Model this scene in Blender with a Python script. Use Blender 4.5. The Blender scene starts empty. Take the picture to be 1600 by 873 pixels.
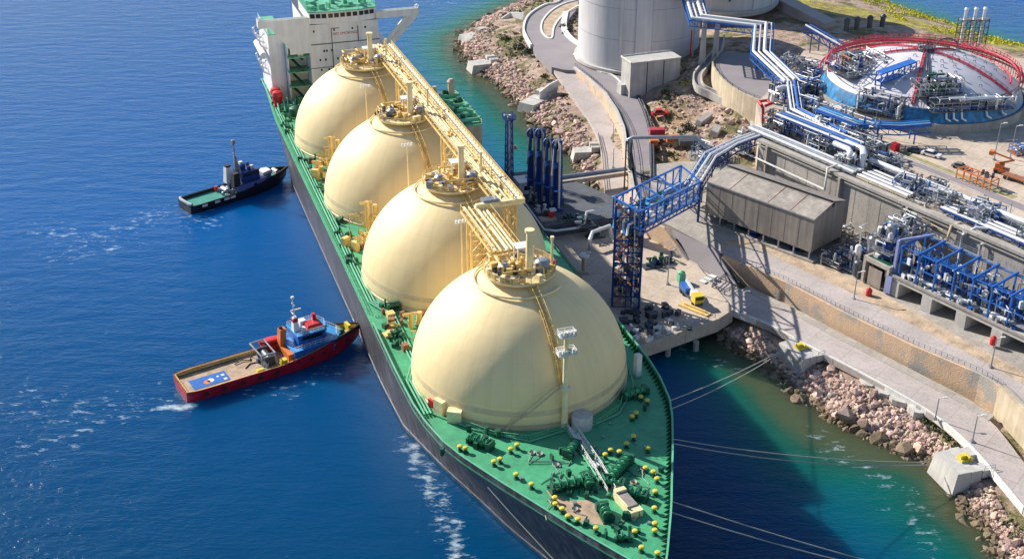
import bpy, math, random
import numpy as np
from mathutils import Vector, Matrix, noise as mnoise
R = math.radians
random.seed(7); rng = np.random.default_rng(7)
scene = bpy.context.scene
col = scene.collection

# ------------------------------------------------------------------ camera, sky, sun, exposure
CAM_F, CAM_PITCH, CAM_H = 1894.0, R(27.70), 142.0
cam_d = bpy.data.cameras.new('camera'); cam = bpy.data.objects.new('camera', cam_d); col.objects.link(cam)
cam_d.sensor_width = 36.0; cam_d.lens = CAM_F / 1600 * 36.0
cam_d.clip_start = 1.0; cam_d.clip_end = 9000.0
cam.location = (0, 0, CAM_H); cam.rotation_euler = (math.pi/2 - CAM_PITCH, 0, 0)
scene.camera = cam
SUN = Vector((-0.69, 0.50, 0.535)).normalized()
world = bpy.data.worlds.new('World'); scene.world = world; world.use_nodes = True
wn = world.node_tree; bg = wn.nodes['Background']
sky = wn.nodes.new('ShaderNodeTexSky'); sky.sky_type = 'NISHITA'; sky.sun_disc = False
sky.sun_elevation = math.asin(SUN.z); sky.sun_rotation = math.atan2(SUN.x, SUN.y)
sky.air_density = 1.0; sky.dust_density = 0.2; sky.ozone_density = 1.5
wn.links.new(sky.outputs[0], bg.inputs[0]); bg.inputs[1].default_value = 0.085
sun_d = bpy.data.lights.new('sun', 'SUN'); sun_d.energy = 4.8; sun_d.angle = R(0.5); sun_d.color = (1.0, 0.93, 0.82)
sun_o = bpy.data.objects.new('sun', sun_d); col.objects.link(sun_o)
sun_o.rotation_euler = SUN.to_track_quat('Z', 'Y').to_euler(); sun_o.location = (-200, 300, 300)
scene.view_settings.view_transform = 'Standard'; scene.view_settings.look = 'None'
scene.view_settings.exposure = 0.76; scene.view_settings.gamma = 1.0
try: scene.cycles.max_bounces = 6; scene.cycles.use_denoising = True
except Exception: pass

# ------------------------------------------------------------------ helpers
def at(px, py, z):
    """survey helper: the ground point at height z seen at a photo coordinate"""
    d = Vector(((px-800)/CAM_F, math.cos(CAM_PITCH) + (436.5-py)/CAM_F*math.sin(CAM_PITCH),
                -math.sin(CAM_PITCH) + (436.5-py)/CAM_F*math.cos(CAM_PITCH)))
    return Vector((0, 0, CAM_H)) + d*((z-CAM_H)/d.z)
def P3(pts, z=None):
    return [at(p[0], p[1], p[2] if len(p) > 2 else z) for p in pts]

def mat(name, c, rough=0.6, metal=0.0, var=0.25, scale=0.3, bump=0.0, bscale=2.0, c2=None, spec=None, streak=0.0, joint=None):
    m = bpy.data.materials.new(name); m.use_nodes = True; nt = m.node_tree; N = nt.nodes; L = nt.links
    b = N['Principled BSDF']; b.inputs['Roughness'].default_value = rough; b.inputs['Metallic'].default_value = metal
    if spec is not None: b.inputs['Specular IOR Level'].default_value = spec
    tc = N.new('ShaderNodeNewGeometry')
    nz = N.new('ShaderNodeTexNoise'); nz.inputs['Scale'].default_value = scale; nz.inputs['Detail'].default_value = 7; nz.inputs['Roughness'].default_value = 0.65
    L.new(tc.outputs['Position'], nz.inputs['Vector'])
    rp = N.new('ShaderNodeValToRGB'); rp.color_ramp.elements[0].position = 0.32; rp.color_ramp.elements[1].position = 0.68
    lo = c2 if c2 else tuple(x*(1-var) for x in c); hi = tuple(min(x*(1+var*0.6), 1) for x in c) if not c2 else c
    rp.color_ramp.elements[0].color = (*lo, 1); rp.color_ramp.elements[1].color = (*hi, 1)
    L.new(nz.outputs['Fac'], rp.inputs['Fac'])
    out = rp.outputs['Color']
    if streak:
        mp = N.new('ShaderNodeMapping'); mp.inputs['Scale'].default_value = (0.9, 0.9, 0.06); L.new(tc.outputs['Position'], mp.inputs['Vector'])
        n2 = N.new('ShaderNodeTexNoise'); n2.inputs['Scale'].default_value = 1.0; n2.inputs['Detail'].default_value = 5
        L.new(mp.outputs[0], n2.inputs['Vector'])
        r2 = N.new('ShaderNodeValToRGB'); r2.color_ramp.elements[0].position = 0.42; r2.color_ramp.elements[1].position = 0.66
        r2.color_ramp.elements[0].color = (1-streak, 1-streak, 1-streak, 1); r2.color_ramp.elements[1].color = (1, 1, 1, 1)
        L.new(n2.outputs['Fac'], r2.inputs['Fac'])
        mx = N.new('ShaderNodeMixRGB'); mx.blend_type = 'MULTIPLY'; mx.inputs['Fac'].default_value = 1
        L.new(out, mx.inputs[1]); L.new(r2.outputs[0], mx.inputs[2]); out = mx.outputs[0]
    if joint:
        mp = N.new('ShaderNodeMapping'); mp.inputs['Rotation'].default_value = (0, 0, joint[2]); L.new(tc.outputs['Position'], mp.inputs['Vector'])
        br = N.new('ShaderNodeTexBrick'); br.inputs['Scale'].default_value = 1.0; br.inputs['Brick Width'].default_value = joint[0]; br.inputs['Row Height'].default_value = joint[1]
        br.inputs['Mortar Size'].default_value = .05; br.offset = 0.0; br.inputs['Color1'].default_value = (1,1,1,1); br.inputs['Color2'].default_value = (.88,.88,.88,1); br.inputs['Mortar'].default_value = (.55,.53,.5,1)
        L.new(mp.outputs[0], br.inputs['Vector'])
        n4 = N.new('ShaderNodeTexNoise'); n4.inputs['Scale'].default_value = 1.7; n4.inputs['Detail'].default_value = 9; n4.inputs['Roughness'].default_value = .75; L.new(tc.outputs['Position'], n4.inputs['Vector'])
        r4 = N.new('ShaderNodeValToRGB'); r4.color_ramp.elements[0].position = .36; r4.color_ramp.elements[1].position = .52; r4.color_ramp.elements[0].color = (.72,.7,.68,1); r4.color_ramp.elements[1].color = (1,1,1,1); L.new(n4.outputs['Fac'], r4.inputs[0])
        for src in (br.outputs['Color'], r4.outputs[0]):
            mx = N.new('ShaderNodeMixRGB'); mx.blend_type = 'MULTIPLY'; mx.inputs['Fac'].default_value = .8; L.new(out, mx.inputs[1]); L.new(src, mx.inputs[2]); out = mx.outputs[0]
    L.new(out, b.inputs['Base Color'])
    if bump:
        n3 = N.new('ShaderNodeTexNoise'); n3.inputs['Scale'].default_value = bscale; n3.inputs['Detail'].default_value = 6
        L.new(tc.outputs['Position'], n3.inputs['Vector'])
        bp = N.new('ShaderNodeBump'); bp.inputs['Strength'].default_value = bump; bp.inputs['Distance'].default_value = 0.3
        L.new(n3.outputs['Fac'], bp.inputs['Height']); L.new(bp.outputs[0], b.inputs['Normal'])
    return m

M = dict(
 cream=mat('cream_paint', (.72, .56, .31), .42, var=.09, scale=.12),
 yellow=mat('yellow_paint', (.72, .50, .18), .55, var=.25, scale=.6),
 pale=mat('pale_yellow_paint', (.80, .66, .38), .5, var=.2, scale=.6),
 deck=mat('green_deck_paint', (.07, .41, .20), .55, var=.35, scale=.25, c2=(.045, .28, .14), streak=.15, bump=.05),
 dgreen=mat('dark_green_paint', (.012, .09, .05), .5, var=.3, scale=.8),
 mint=mat('mint_deck_paint', (.12, .42, .26), .5, var=.2, scale=.3),
 hull=mat('black_hull_paint', (.125, .12, .135), .5, var=.45, scale=.16, streak=.6, bump=.15, bscale=.5),
 white=mat('white_paint', (.76, .74, .74), .45, var=.1, scale=.25, streak=.12),
 skirt=mat('cream_skirt_paint', (.66, .52, .31), .5, var=.15, scale=.25, streak=.12),
 offwhite=mat('offwhite_paint', (.66, .66, .64), .5, var=.15, scale=.5),
 line=mat('road_paint', (.7, .69, .66), .7, var=.25, scale=.8),
 dark=mat('dark_glass', (.012, .014, .02), .15, var=.1),
 black=mat('black_rubber', (.018, .018, .02), .8, var=.3),
 red=mat('red_paint', (.52, .025, .03), .45, var=.25, scale=.5),
 crimson=mat('crimson_hull_paint', (.50, .015, .045), .42, var=.25, scale=.4, streak=.3),
 pinkred=mat('faded_red_paint', (.5, .05, .08), .5, var=.3, scale=.3),
 orange=mat('orange_paint', (.62, .17, .04), .5, var=.2),
 blue=mat('blue_steel_paint', (.022, .13, .46), .45, var=.3, scale=.5),
 dblue=mat('dark_blue_paint', (.012, .05, .22), .45, var=.3, scale=.4),
 lblue=mat('light_blue_paint', (.06, .3, .56), .5, var=.25, scale=.4),
 skyblue=mat('bright_blue_paint', (.03, .26, .62), .45, var=.25, scale=.3),
 steel=mat('grey_steel', (.34, .36, .4), .4, .55, var=.3, scale=.8),
 lag=mat('pipe_lagging', (.72, .73, .76), .35, .25, var=.12, scale=.5),
 dsteel=mat('dark_steel', (.09, .1, .12), .5, .4, var=.4, scale=.8),
 conc=mat('concrete', (.44, .405, .37), .85, var=.22, scale=.12, bump=.15, streak=.12, joint=(8,8,.62)),
 lconc=mat('light_concrete', (.52, .5, .475), .85, var=.18, scale=.2, bump=.1, streak=.15),
 tankc=mat('tank_concrete', (.60, .575, .585), .8, var=.08, scale=.06, streak=.1),
 road=mat('worn_asphalt', (.47, .415, .40), .9, var=.16, scale=.12, bump=.1, bscale=6, joint=(9,6,.7)),
 asph=mat('grey_asphalt', (.25, .225, .24), .9, var=.14, scale=.1, bump=.1, bscale=6),
 quay=mat('quay_concrete', (.58, .48, .39), .9, var=.25, scale=.09, bump=.15, streak=.1, joint=(7,7,.62)),
 stone=mat('tan_stone_wall', (.66, .44, .28), .85, var=.3, scale=.16, bump=.4, bscale=3, streak=.08, c2=(.50,.38,.28)),
 tan=mat('tan_render', (.55, .46, .33), .85, var=.2, scale=.3, streak=.2),
 earth=mat('brown_earth', (.46, .35, .25), .95, var=.4, scale=.3, bump=.5, bscale=2),
 rust=mat('rusty_steel', (.3, .12, .06), .8, var=.4, scale=1.2),
 roofg=mat('weathered_roof_sheet', (.40, .355, .31), .6, .1, var=.35, scale=.25, streak=.2),
 wallg=mat('grey_cladding', (.33, .29, .26), .6, .1, var=.2, scale=.2, streak=.25),
 shrub=mat('scrub_leaves', (.1, .115, .035), .9, var=.5, scale=.4),
 lime=mat('yellow_green_scrub', (.56, .54, .035), .9, var=.5, scale=.2),
 rope=mat('mooring_rope', (.32, .33, .3), .8, var=.2),
 bright=mat('bright_yellow_paint', (.66, .52, .05), .45, var=.15),
 teal=mat('teal_deck_paint', (.03, .25, .2), .55, var=.25, scale=.4),
 wood=mat('timber_deck', (.4, .29, .2), .8, var=.35, scale=.6),
)

def dome_paint():
    m = mat('tank_cover_paint', (.83, .65, .35), .58, var=.07, scale=.1); nt = m.node_tree; N = nt.nodes; L = nt.links; b = N['Principled BSDF']; out = b.inputs['Base Color'].links[0].from_socket
    tc = N.new('ShaderNodeTexCoord'); sp = N.new('ShaderNodeSeparateXYZ'); L.new(tc.outputs['Generated'], sp.inputs[0])
    def ma(op, a, c=None, k=None):
        n = N.new('ShaderNodeMath'); n.operation = op
        for i, v in enumerate((a, c)):
            if v is None: continue
            if isinstance(v, (int, float)): n.inputs[i].default_value = v
            else: L.new(v, n.inputs[i])
        return n.outputs[0]
    x = ma('SUBTRACT', sp.outputs[0], .5); y = ma('SUBTRACT', sp.outputs[1], .5); az = ma('ARCTAN2', y, x)
    el = ma('ARCSINE', ma('MINIMUM', sp.outputs[2], .999))
    def lines(v, freq, w):
        f = ma('FRACT', ma('MULTIPLY', v, freq)); d = ma('ABSOLUTE', ma('SUBTRACT', f, .5)); return ma('GREATER_THAN', d, .5-w)
    s1 = lines(az, 16/math.pi, .012); s2 = lines(el, 5.2, .006)
    seam = ma('MAXIMUM', s1, s2)
    cv = N.new('ShaderNodeCombineXYZ'); L.new(ma('MULTIPLY', az, 14.0), cv.inputs[0]); L.new(ma('MULTIPLY', el, 1.1), cv.inputs[1])
    n = N.new('ShaderNodeTexNoise'); n.inputs['Scale'].default_value = 1.0; n.inputs['Detail'].default_value = 6; L.new(cv.outputs[0], n.inputs['Vector'])
    r = N.new('ShaderNodeValToRGB'); r.color_ramp.elements[0].position = .5; r.color_ramp.elements[1].position = .78; r.color_ramp.elements[0].color = (1,1,1,1); r.color_ramp.elements[1].color = (.80,.74,.64,1); L.new(n.outputs['Fac'], r.inputs[0])
    m1 = N.new('ShaderNodeMixRGB'); m1.blend_type = 'MULTIPLY'; m1.inputs[0].default_value = .38; L.new(out, m1.inputs[1]); L.new(r.outputs[0], m1.inputs[2])
    m2 = N.new('ShaderNodeMixRGB'); m2.blend_type = 'MULTIPLY'; L.new(ma('MULTIPLY', seam, .12), m2.inputs[0]); L.new(m1.outputs[0], m2.inputs[1]); m2.inputs[2].default_value = (.25,.2,.15,1)
    L.new(m2.outputs[0], b.inputs['Base Color'])
    bp = N.new('ShaderNodeBump'); bp.inputs['Strength'].default_value = .12; bp.inputs['Distance'].default_value = .5
    n2 = N.new('ShaderNodeTexNoise'); n2.inputs['Scale'].default_value = .35; n2.inputs['Detail'].default_value = 3; L.new(N.new('ShaderNodeNewGeometry').outputs['Position'], n2.inputs['Vector']); L.new(n2.outputs['Fac'], bp.inputs['Height']); L.new(bp.outputs[0], b.inputs['Normal'])
    return m
M['cream'] = dome_paint()
def rusty(k, s, thr, c):
    m = M[k]; nt = m.node_tree; N = nt.nodes; L = nt.links; b = N['Principled BSDF']; src = b.inputs['Base Color'].links[0].from_socket
    g = N.new('ShaderNodeNewGeometry'); n = N.new('ShaderNodeTexNoise'); n.inputs['Scale'].default_value = s; n.inputs['Detail'].default_value = 9; n.inputs['Roughness'].default_value = .7; L.new(g.outputs['Position'], n.inputs['Vector'])
    r = N.new('ShaderNodeValToRGB'); r.color_ramp.elements[0].position = thr; r.color_ramp.elements[1].position = thr+.07; L.new(n.outputs['Fac'], r.inputs[0])
    x = N.new('ShaderNodeMixRGB'); L.new(r.outputs[0], x.inputs[0]); L.new(src, x.inputs[1]); x.inputs[2].default_value = (*c, 1); L.new(x.outputs[0], b.inputs['Base Color'])
rusty('stone', .13, .52, (.36,.33,.30)); rusty('deck', .55, .60, (.17, .13, .075)); rusty('hull', .3, .63, (.2, .12, .085)); rusty('crimson', .7, .62, (.14, .03, .03)); rusty('yellow', 1.1, .62, (.38, .2, .06)); rusty('blue', 1.0, .64, (.2, .2, .24)); rusty('lag', .9, .66, (.4, .33, .27)); rusty('wood', .8, .6, (.2, .15, .11)); rusty('white', .35, .66, (.5, .42, .36)); rusty('wallg', .5, .63, (.2, .13, .09))
EACH = set('deck_equipment foredeck_fitting valve_gear bulwark_stay valve tank_dome_cover deck_fitting deck_cleat equipment_box locker floodlight deck_gear poop_gear roof_equipment manifold_pipe manifold_valve pallet_load pile tyre_fender davit drain_pipe mat_emblem deck_house red_buoy panel_joint searchlight life_raft load bracket crane_post freeing_port window tow_rope roof_pipe downpipe deck_line fender pipe_skid column bollard windlass'.split())
class MB:
    def __init__(s): s.v = []; s.f = []; s.mi = []; s.m = 0; s.T = None; s.seg = []
    def add(s, vs, fs):
        o = len(s.v); T = s.T; s.seg.append((o, len(s.f)))
        s.v += [tuple(T @ Vector(p)) if T else tuple(p) for p in vs]
        s.f += [tuple(i+o for i in q) for q in fs]; s.mi += [s.m]*len(fs); return s
    def box(s, x0, x1, y0, y1, z0, z1):
        return s.add([(x0,y0,z0),(x1,y0,z0),(x1,y1,z0),(x0,y1,z0),(x0,y0,z1),(x1,y0,z1),(x1,y1,z1),(x0,y1,z1)],
                     [(3,2,1,0),(4,5,6,7),(0,1,5,4),(1,2,6,5),(2,3,7,6),(3,0,4,7)])
    def cbox(s, c, sx, sy, sz, rz=0.0):
        ca, sa = math.cos(rz), math.sin(rz); x, y, z = c
        q = [(-sx/2,-sy/2),(sx/2,-sy/2),(sx/2,sy/2),(-sx/2,sy/2)]
        q = [(x+a*ca-b*sa, y+a*sa+b*ca) for a, b in q]
        return s.prism(q, z, z+sz)
    def prism(s, poly, z0, z1, ztop=None):
        n = len(poly)
        a = sum(poly[i][0]*poly[(i+1)%n][1]-poly[(i+1)%n][0]*poly[i][1] for i in range(n))
        if a < 0: poly = list(poly)[::-1]
        vs = [(p[0],p[1],z0) for p in poly]+[(p[0],p[1],z1) for p in poly]
        return s.add(vs, [tuple(range(n))[::-1], tuple(range(n, 2*n))]+[(i,(i+1)%n,n+(i+1)%n,n+i) for i in range(n)])
    def frus(s, x0,x1,y0,y1,z0, X0,X1,Y0,Y1,z1):
        return s.add([(x0,y0,z0),(x1,y0,z0),(x1,y1,z0),(x0,y1,z0),(X0,Y0,z1),(X1,Y0,z1),(X1,Y1,z1),(X0,Y1,z1)],
                     [(3,2,1,0),(4,5,6,7),(0,1,5,4),(1,2,6,5),(2,3,7,6),(3,0,4,7)])
    def beam(s, p, q, w, h=None):
        h = h or w; p = Vector(p); q = Vector(q); d = q-p
        if d.length < 1e-6: return s
        d.normalize(); up = Vector((0,0,1)) if abs(d.z) < .95 else Vector((1,0,0))
        a = d.cross(up).normalized()*w/2; b = a.cross(d).normalized()*h/2
        vs = [p-a-b,p+a-b,p+a+b,p-a+b,q-a-b,q+a-b,q+a+b,q-a+b]
        return s.add(vs, [(0,1,2,3),(7,6,5,4),(0,4,5,1),(1,5,6,2),(2,6,7,3),(3,7,4,0)])
    def tube(s, p, q, r, n=8, r2=None):
        p = Vector(p); q = Vector(q); d = q-p
        if d.length < 1e-6: return s
        d.normalize(); up = Vector((0,0,1)) if abs(d.z) < .95 else Vector((1,0,0))
        a = d.cross(up).normalized(); b = a.cross(d).normalized(); r2 = r if r2 is None else r2
        A = [(a*math.cos(2*math.pi*i/n)+b*math.sin(2*math.pi*i/n)) for i in range(n)]
        vs = [p+k*r for k in A]+[q+k*r2 for k in A]
        return s.add(vs, [tuple(range(n)), tuple(range(2*n-1, n-1, -1))]+[(i,n+i,n+(i+1)%n,(i+1)%n) for i in range(n)])
    def path(s, pts, r, n=7, closed=False):
        pts = [Vector(p) for p in pts]; m = len(pts); vs = []
        for i, p in enumerate(pts):
            if closed: d = (pts[(i+1)%m]-p).normalized()+(p-pts[i-1]).normalized()
            else: d = (pts[min(i+1,m-1)]-p).normalized()+(p-pts[max(i-1,0)]).normalized()
            d.normalize(); up = Vector((0,0,1)) if abs(d.z) < .9 else Vector((1,.3,0)).normalized()
            a = d.cross(up).normalized(); b = a.cross(d).normalized()
            if 0 < i < m-1:
                c = max(0.5, (pts[i+1]-p).normalized().dot(d))
                k = 1/c
            else: k = 1
            vs += [p+(a*math.cos(2*math.pi*j/n)*k+b*math.sin(2*math.pi*j/n)*(k if abs(d.z)>.5 else 1))*r for j in range(n)]
        fs = []
        for i in range(m if closed else m-1):
            i2 = (i+1) % m
            fs += [(i*n+j, i2*n+j, i2*n+(j+1)%n, i*n+(j+1)%n) for j in range(n)]
        if not closed: fs += [tuple(range(n)), tuple(range(m*n-1, m*n-n-1, -1))]
        return s.add(vs, fs)
    def lathe(s, prof, c=(0,0,0), n=24, a0=0.0, a1=2*math.pi):
        full = abs(a1-a0-2*math.pi) < 1e-6; k = n if full else n+1; vs = []
        for r, z in prof:
            vs += [(c[0]+r*math.cos(a0+(a1-a0)*j/n), c[1]+r*math.sin(a0+(a1-a0)*j/n), c[2]+z) for j in range(k)]
        fs = []
        for i in range(len(prof)-1):
            fs += [(i*k+j, i*k+(j+1)%k, (i+1)*k+(j+1)%k, (i+1)*k+j) for j in range(n)]
        if full:
            fs += [tuple(range(k))[::-1], tuple(range((len(prof)-1)*k, len(prof)*k))]
        return s.add(vs, fs)
    def strip(s, Lp, Rp, drop=1.0, closed_ends=True):
        n = len(Lp); vs = []
        for a, b in zip(Lp, Rp): vs += [tuple(a), tuple(b), (a[0],a[1],a[2]-drop), (b[0],b[1],b[2]-drop)]
        fs = []
        for i in range(n-1):
            o = 4*i; q = o+4
            fs += [(o,o+1,q+1,q), (o,q,q+2,o+2), (o+1,o+3,q+3,q+1), (o+2,q+2,q+3,o+3)]
        fs += [(0,2,3,1), (4*n-4,4*n-3,4*n-1,4*n-2)]
        return s.add(vs, fs)
    def wall(s, pts, thick, z0s, z1s):
        """upright wall along a plan polyline with its own foot and top heights per point"""
        n = len(pts); A = []; B = []
        for i in range(n):
            p = Vector(pts[i][:2]); q = Vector(pts[min(i+1,n-1)][:2]); o = Vector(pts[max(i-1,0)][:2])
            d = (q-o).normalized(); nn = Vector((-d.y, d.x))*thick/2
            A.append(p+nn); B.append(p-nn)
        vs = []
        for i in range(n): vs += [(*A[i],z0s[i]),(*B[i],z0s[i]),(*A[i],z1s[i]),(*B[i],z1s[i])]
        fs = []
        for i in range(n-1):
            o = 4*i; q = o+4
            fs += [(o,q,q+2,o+2),(o+1,o+3,q+3,q+1),(o+2,q+2,q+3,o+3),(o,o+1,q+1,q)]
        fs += [(0,2,3,1),(4*n-4,4*n-3,4*n-1,4*n-2)]
        return s.add(vs, fs)
    def build(s, name, m, parent=None, world=False, smooth=False):
        if name in EACH and parent is not None and len(s.seg) > 1:
            sg = s.seg+[(len(s.v), len(s.f))]; out = None
            for (v0, f0), (v1, f1) in zip(sg, sg[1:]):
                q = MB(); q.v = s.v[v0:v1]; q.f = [tuple(i-v0 for i in fc) for fc in s.f[f0:f1]]; q.mi = s.mi[f0:f1]; out = q._build(name, m, parent, world, smooth)
            return out
        return s._build(name, m, parent, world, smooth)
    def _build(s, name, m, parent=None, world=False, smooth=False):
        mats = m if isinstance(m, (list, tuple)) else [m]
        me = bpy.data.meshes.new(name)
        vs = s.v
        if world and parent is not None:
            root = parent
            while root.parent: root = root.parent
            W = (Matrix.Translation(root.location) @ Matrix.Rotation(root.rotation_euler.z, 4, 'Z')).inverted()
            vs = [tuple(W @ Vector(p)) for p in vs]
        me.from_pydata(vs, [], s.f); 
        for k in mats: me.materials.append(M[k] if isinstance(k, str) else k)
        if len(mats) > 1: me.polygons.foreach_set('material_index', s.mi)
        if smooth:
            me.polygons.foreach_set('use_smooth', [True]*len(me.polygons))
            try: me.set_sharp_from_angle(angle=R(38))
            except Exception: pass
        me.update()
        o = bpy.data.objects.new(name, me); col.objects.link(o)
        if parent is not None: o.parent = parent
        return o
def thing(name, label, cat, loc=(0,0,0), rz=0.0, group=None):
    o = bpy.data.objects.new(name, None); col.objects.link(o); o.empty_display_size = 0.5
    o.location = loc; o.rotation_euler = (0, 0, rz); o['label'] = label; o['category'] = cat
    if group: o['group'] = group
    return o
def tag(o, label, cat, group=None):
    o['label'] = label; o['category'] = cat
    if group: o['group'] = group
    return o
def struct(o): o['kind'] = 'structure'; return o
def stuff(o, label, cat): o['kind'] = 'stuff'; o['label'] = label; o['category'] = cat; return o
def single(mb, name, m, label, cat, loc, rz=0.0, group=None, smooth=False):
    """a thing that is one mesh, modelled round its own base point"""
    o = mb.build(name, m, smooth=smooth); o.location = loc; o.rotation_euler = (0, 0, rz)
    return tag(o, label, cat, group)
KIDS = {}
def copy_tree(o, parent=None):
    c = o.copy(); col.objects.link(c)
    if parent is not None: c.parent = parent
    for ch in list(o.children): copy_tree(ch, c)
    return c
def smooth_line(pts, k=6):
    pts = [Vector(p) for p in pts]; out = []
    for i in range(len(pts)-1):
        p0 = pts[max(i-1,0)]; p1 = pts[i]; p2 = pts[i+1]; p3 = pts[min(i+2,len(pts)-1)]
        for j in range(k):
            t = j/k
            out.append(0.5*((2*p1)+(-p0+p2)*t+(2*p0-5*p1+4*p2-p3)*t*t+(-p0+3*p1-3*p2+p3)*t**3))
    out.append(pts[-1]); return out
def resample(pts, n):
    pts = [Vector(p) for p in pts]; d = [0.0]
    for a, b in zip(pts, pts[1:]): d.append(d[-1]+(b-a).length)
    out = []; j = 0
    for i in range(n):
        t = d[-1]*i/(n-1)
        while j < len(d)-2 and d[j+1] < t: j += 1
        u = (t-d[j])/max(d[j+1]-d[j], 1e-9); out.append(pts[j].lerp(pts[j+1], min(max(u,0),1)))
    return out
def rail(mb, pts, h=1.1, step=2.5, r=0.05, rails=2):
    """handrail along a 3D polyline: posts and rails"""
    pts = [Vector(p) for p in pts]
    for a, b in zip(pts, pts[1:]):
        L = (b-a).length; n = max(1, int(L/step))
        for k in range(rails):
            zz = Vector((0,0,h*(k+1)/rails)); mb.beam(a+zz, b+zz, r*1.6)
        for i in range(n+1):
            p = a.lerp(b, i/n); mb.beam(p, p+Vector((0,0,h)), r*1.6)
# ------------------------------------------------------------------ shoreline, sea, terrain
SHORE = [(120,700),(60,705)] + [tuple(at(*q,0)[:2]) for q in [(885,-50),(835,-8),(790,15),(745,38),(716,58),(722,88),(740,110),(772,132),(800,155),(828,185),(852,207),(880,232),(900,252),(905,272)]] + \
        [(26,322),(34,296),(42,268),(45,250)] + [tuple(at(*q,0)[:2]) for q in [(1112,512),(1126,533),(1180,566),(1235,610),(1300,655),(1370,692),(1440,722),(1480,752),(1497,795),(1545,850),(1565,880)]] + \
        [(88,140),(96,100),(150,60),(400,60),(420,330),(270,400),(222,440)] + [tuple(at(*q,0)[:2]) for q in [(1600,88),(1545,66),(1440,30),(1370,8),(1310,-14),(1240,-50)]]
SA = np.array(SHORE)
def shore_dist(X, Y):
    """signed distance to the shoreline, positive inland"""
    X = np.asarray(X, float); Y = np.asarray(Y, float); d = np.full(X.shape, 1e9); ins = np.zeros(X.shape, bool)
    for i in range(len(SA)):
        x0, y0 = SA[i]; x1, y1 = SA[(i+1) % len(SA)]; dx, dy = x1-x0, y1-y0
        t = np.clip(((X-x0)*dx+(Y-y0)*dy)/(dx*dx+dy*dy), 0, 1)
        d = np.minimum(d, np.hypot(X-x0-t*dx, Y-y0-t*dy))
        c = ((y0 > Y) != (y1 > Y)); 
        with np.errstate(divide='ignore', invalid='ignore'):
            ins ^= c & (X < dx*(Y-y0)/(dy if dy else 1e-9)+x0)
    return np.where(ins, d, -d)
def vnoise(X, Y, s, seed=0, oct=3):
    """cheap value noise on arrays"""
    r = np.random.default_rng(seed); G = r.random((64,64)); out = np.zeros(np.shape(X)); a = 1.0; tot = 0
    for o in range(oct):
        x = X*s*(2**o); y = Y*s*(2**o); xi = np.floor(x).astype(int); yi = np.floor(y).astype(int); fx = x-xi; fy = y-yi
        fx = fx*fx*(3-2*fx); fy = fy*fy*(3-2*fy)
        g = lambda a_, b_: G[a_ % 64, b_ % 64]
        out += a*(g(xi,yi)*(1-fx)*(1-fy)+g(xi+1,yi)*fx*(1-fy)+g(xi,yi+1)*(1-fx)*fy+g(xi+1,yi+1)*fx*fy); tot += a; a *= .5
    return out/tot
CP = [(850,112,6.6),(885,150,5.2),(905,172,4.6),(925,205,4.3),(942,260,4.0),(960,330,3.9),(985,395,4.0),(1060,440,4),(1130,482,4),(1250,538,4),(1330,578,4),(1400,615,4),(1460,652,4),(1510,692,4),(1560,745,4),(1600,795,4),(1700,900,4),
      (1200,470,4),(1400,575,4),(1540,655,4),(1620,760,4),
      (800,45,8.5),(830,40,8.6),(870,5,8.6),(880,60,8.6),(850,90,8.3),(930,-30,8.6),(960,40,9),(800,90,6),(770,70,6),(850,150,4.5),
      (985,170,7),(985,240,7),(1000,300,7),(1000,200,8),
      (1010,130,11.0),(1045,112,17),(1080,100,19.5),(1060,130,16.5),(1100,150,13.5),(1080,185,10),(1040,190,8.8),(1045,240,8.6),(1100,215,9.2),(1140,205,10.5),(1165,215,10),(1060,280,8.4),(1150,260,8.4),
      (1130,130,17.5),(1160,160,18.0),(1200,140,19),(1120,80,19.2),(1230,60,20),(1300,40,19.5),(1240,10,17),(1400,42,19.5),(1500,55,18.5),(1590,92,18.5),(1320,20,17),(1450,100,21),(1600,250,21),(1300,150,20),(1500,200,21),
      (1600,450,9),(1400,420,8),(1300,400,8),(1200,350,8)]
CPW = np.array([[*at(a,b,z)[:2], z] for a, b, z in CP])
def inner_z(X, Y):
    w = 0; s = 0
    for x, y, z in CPW:
        k = 1/((X-x)**2+(Y-y)**2+20)**1.6; w = w+k; s = s+k*z
    return s/w
def ground_z(X, Y, rough=True):
    X = np.asarray(X, float); Y = np.asarray(Y, float)
    d = shore_dist(X, Y); zi = inner_z(X, Y)
    sl = 0.42+0.25*vnoise(X, Y, .03, 5)
    z = np.where(d > 0, zi*(1-np.exp(-np.maximum(d,0)*sl/np.maximum(zi,1)*1.25))-.3, -.3+d*.35)
    if rough:
        k = np.clip(1.2-np.abs(d-6)/16, .15, 1)
        z = z+(vnoise(X, Y, .12, 3, 4)-.5)*2.2*k
        hill = np.exp(-(((X-69)/30)**2+((Y-380)/34)**2))
        z = z+(vnoise(X, Y, .16, 9, 4)-.5)*3.4*hill
    return z
def gz(x, y, rough=False): return float(ground_z(np.array([x]), np.array([y]), rough)[0])

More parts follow.
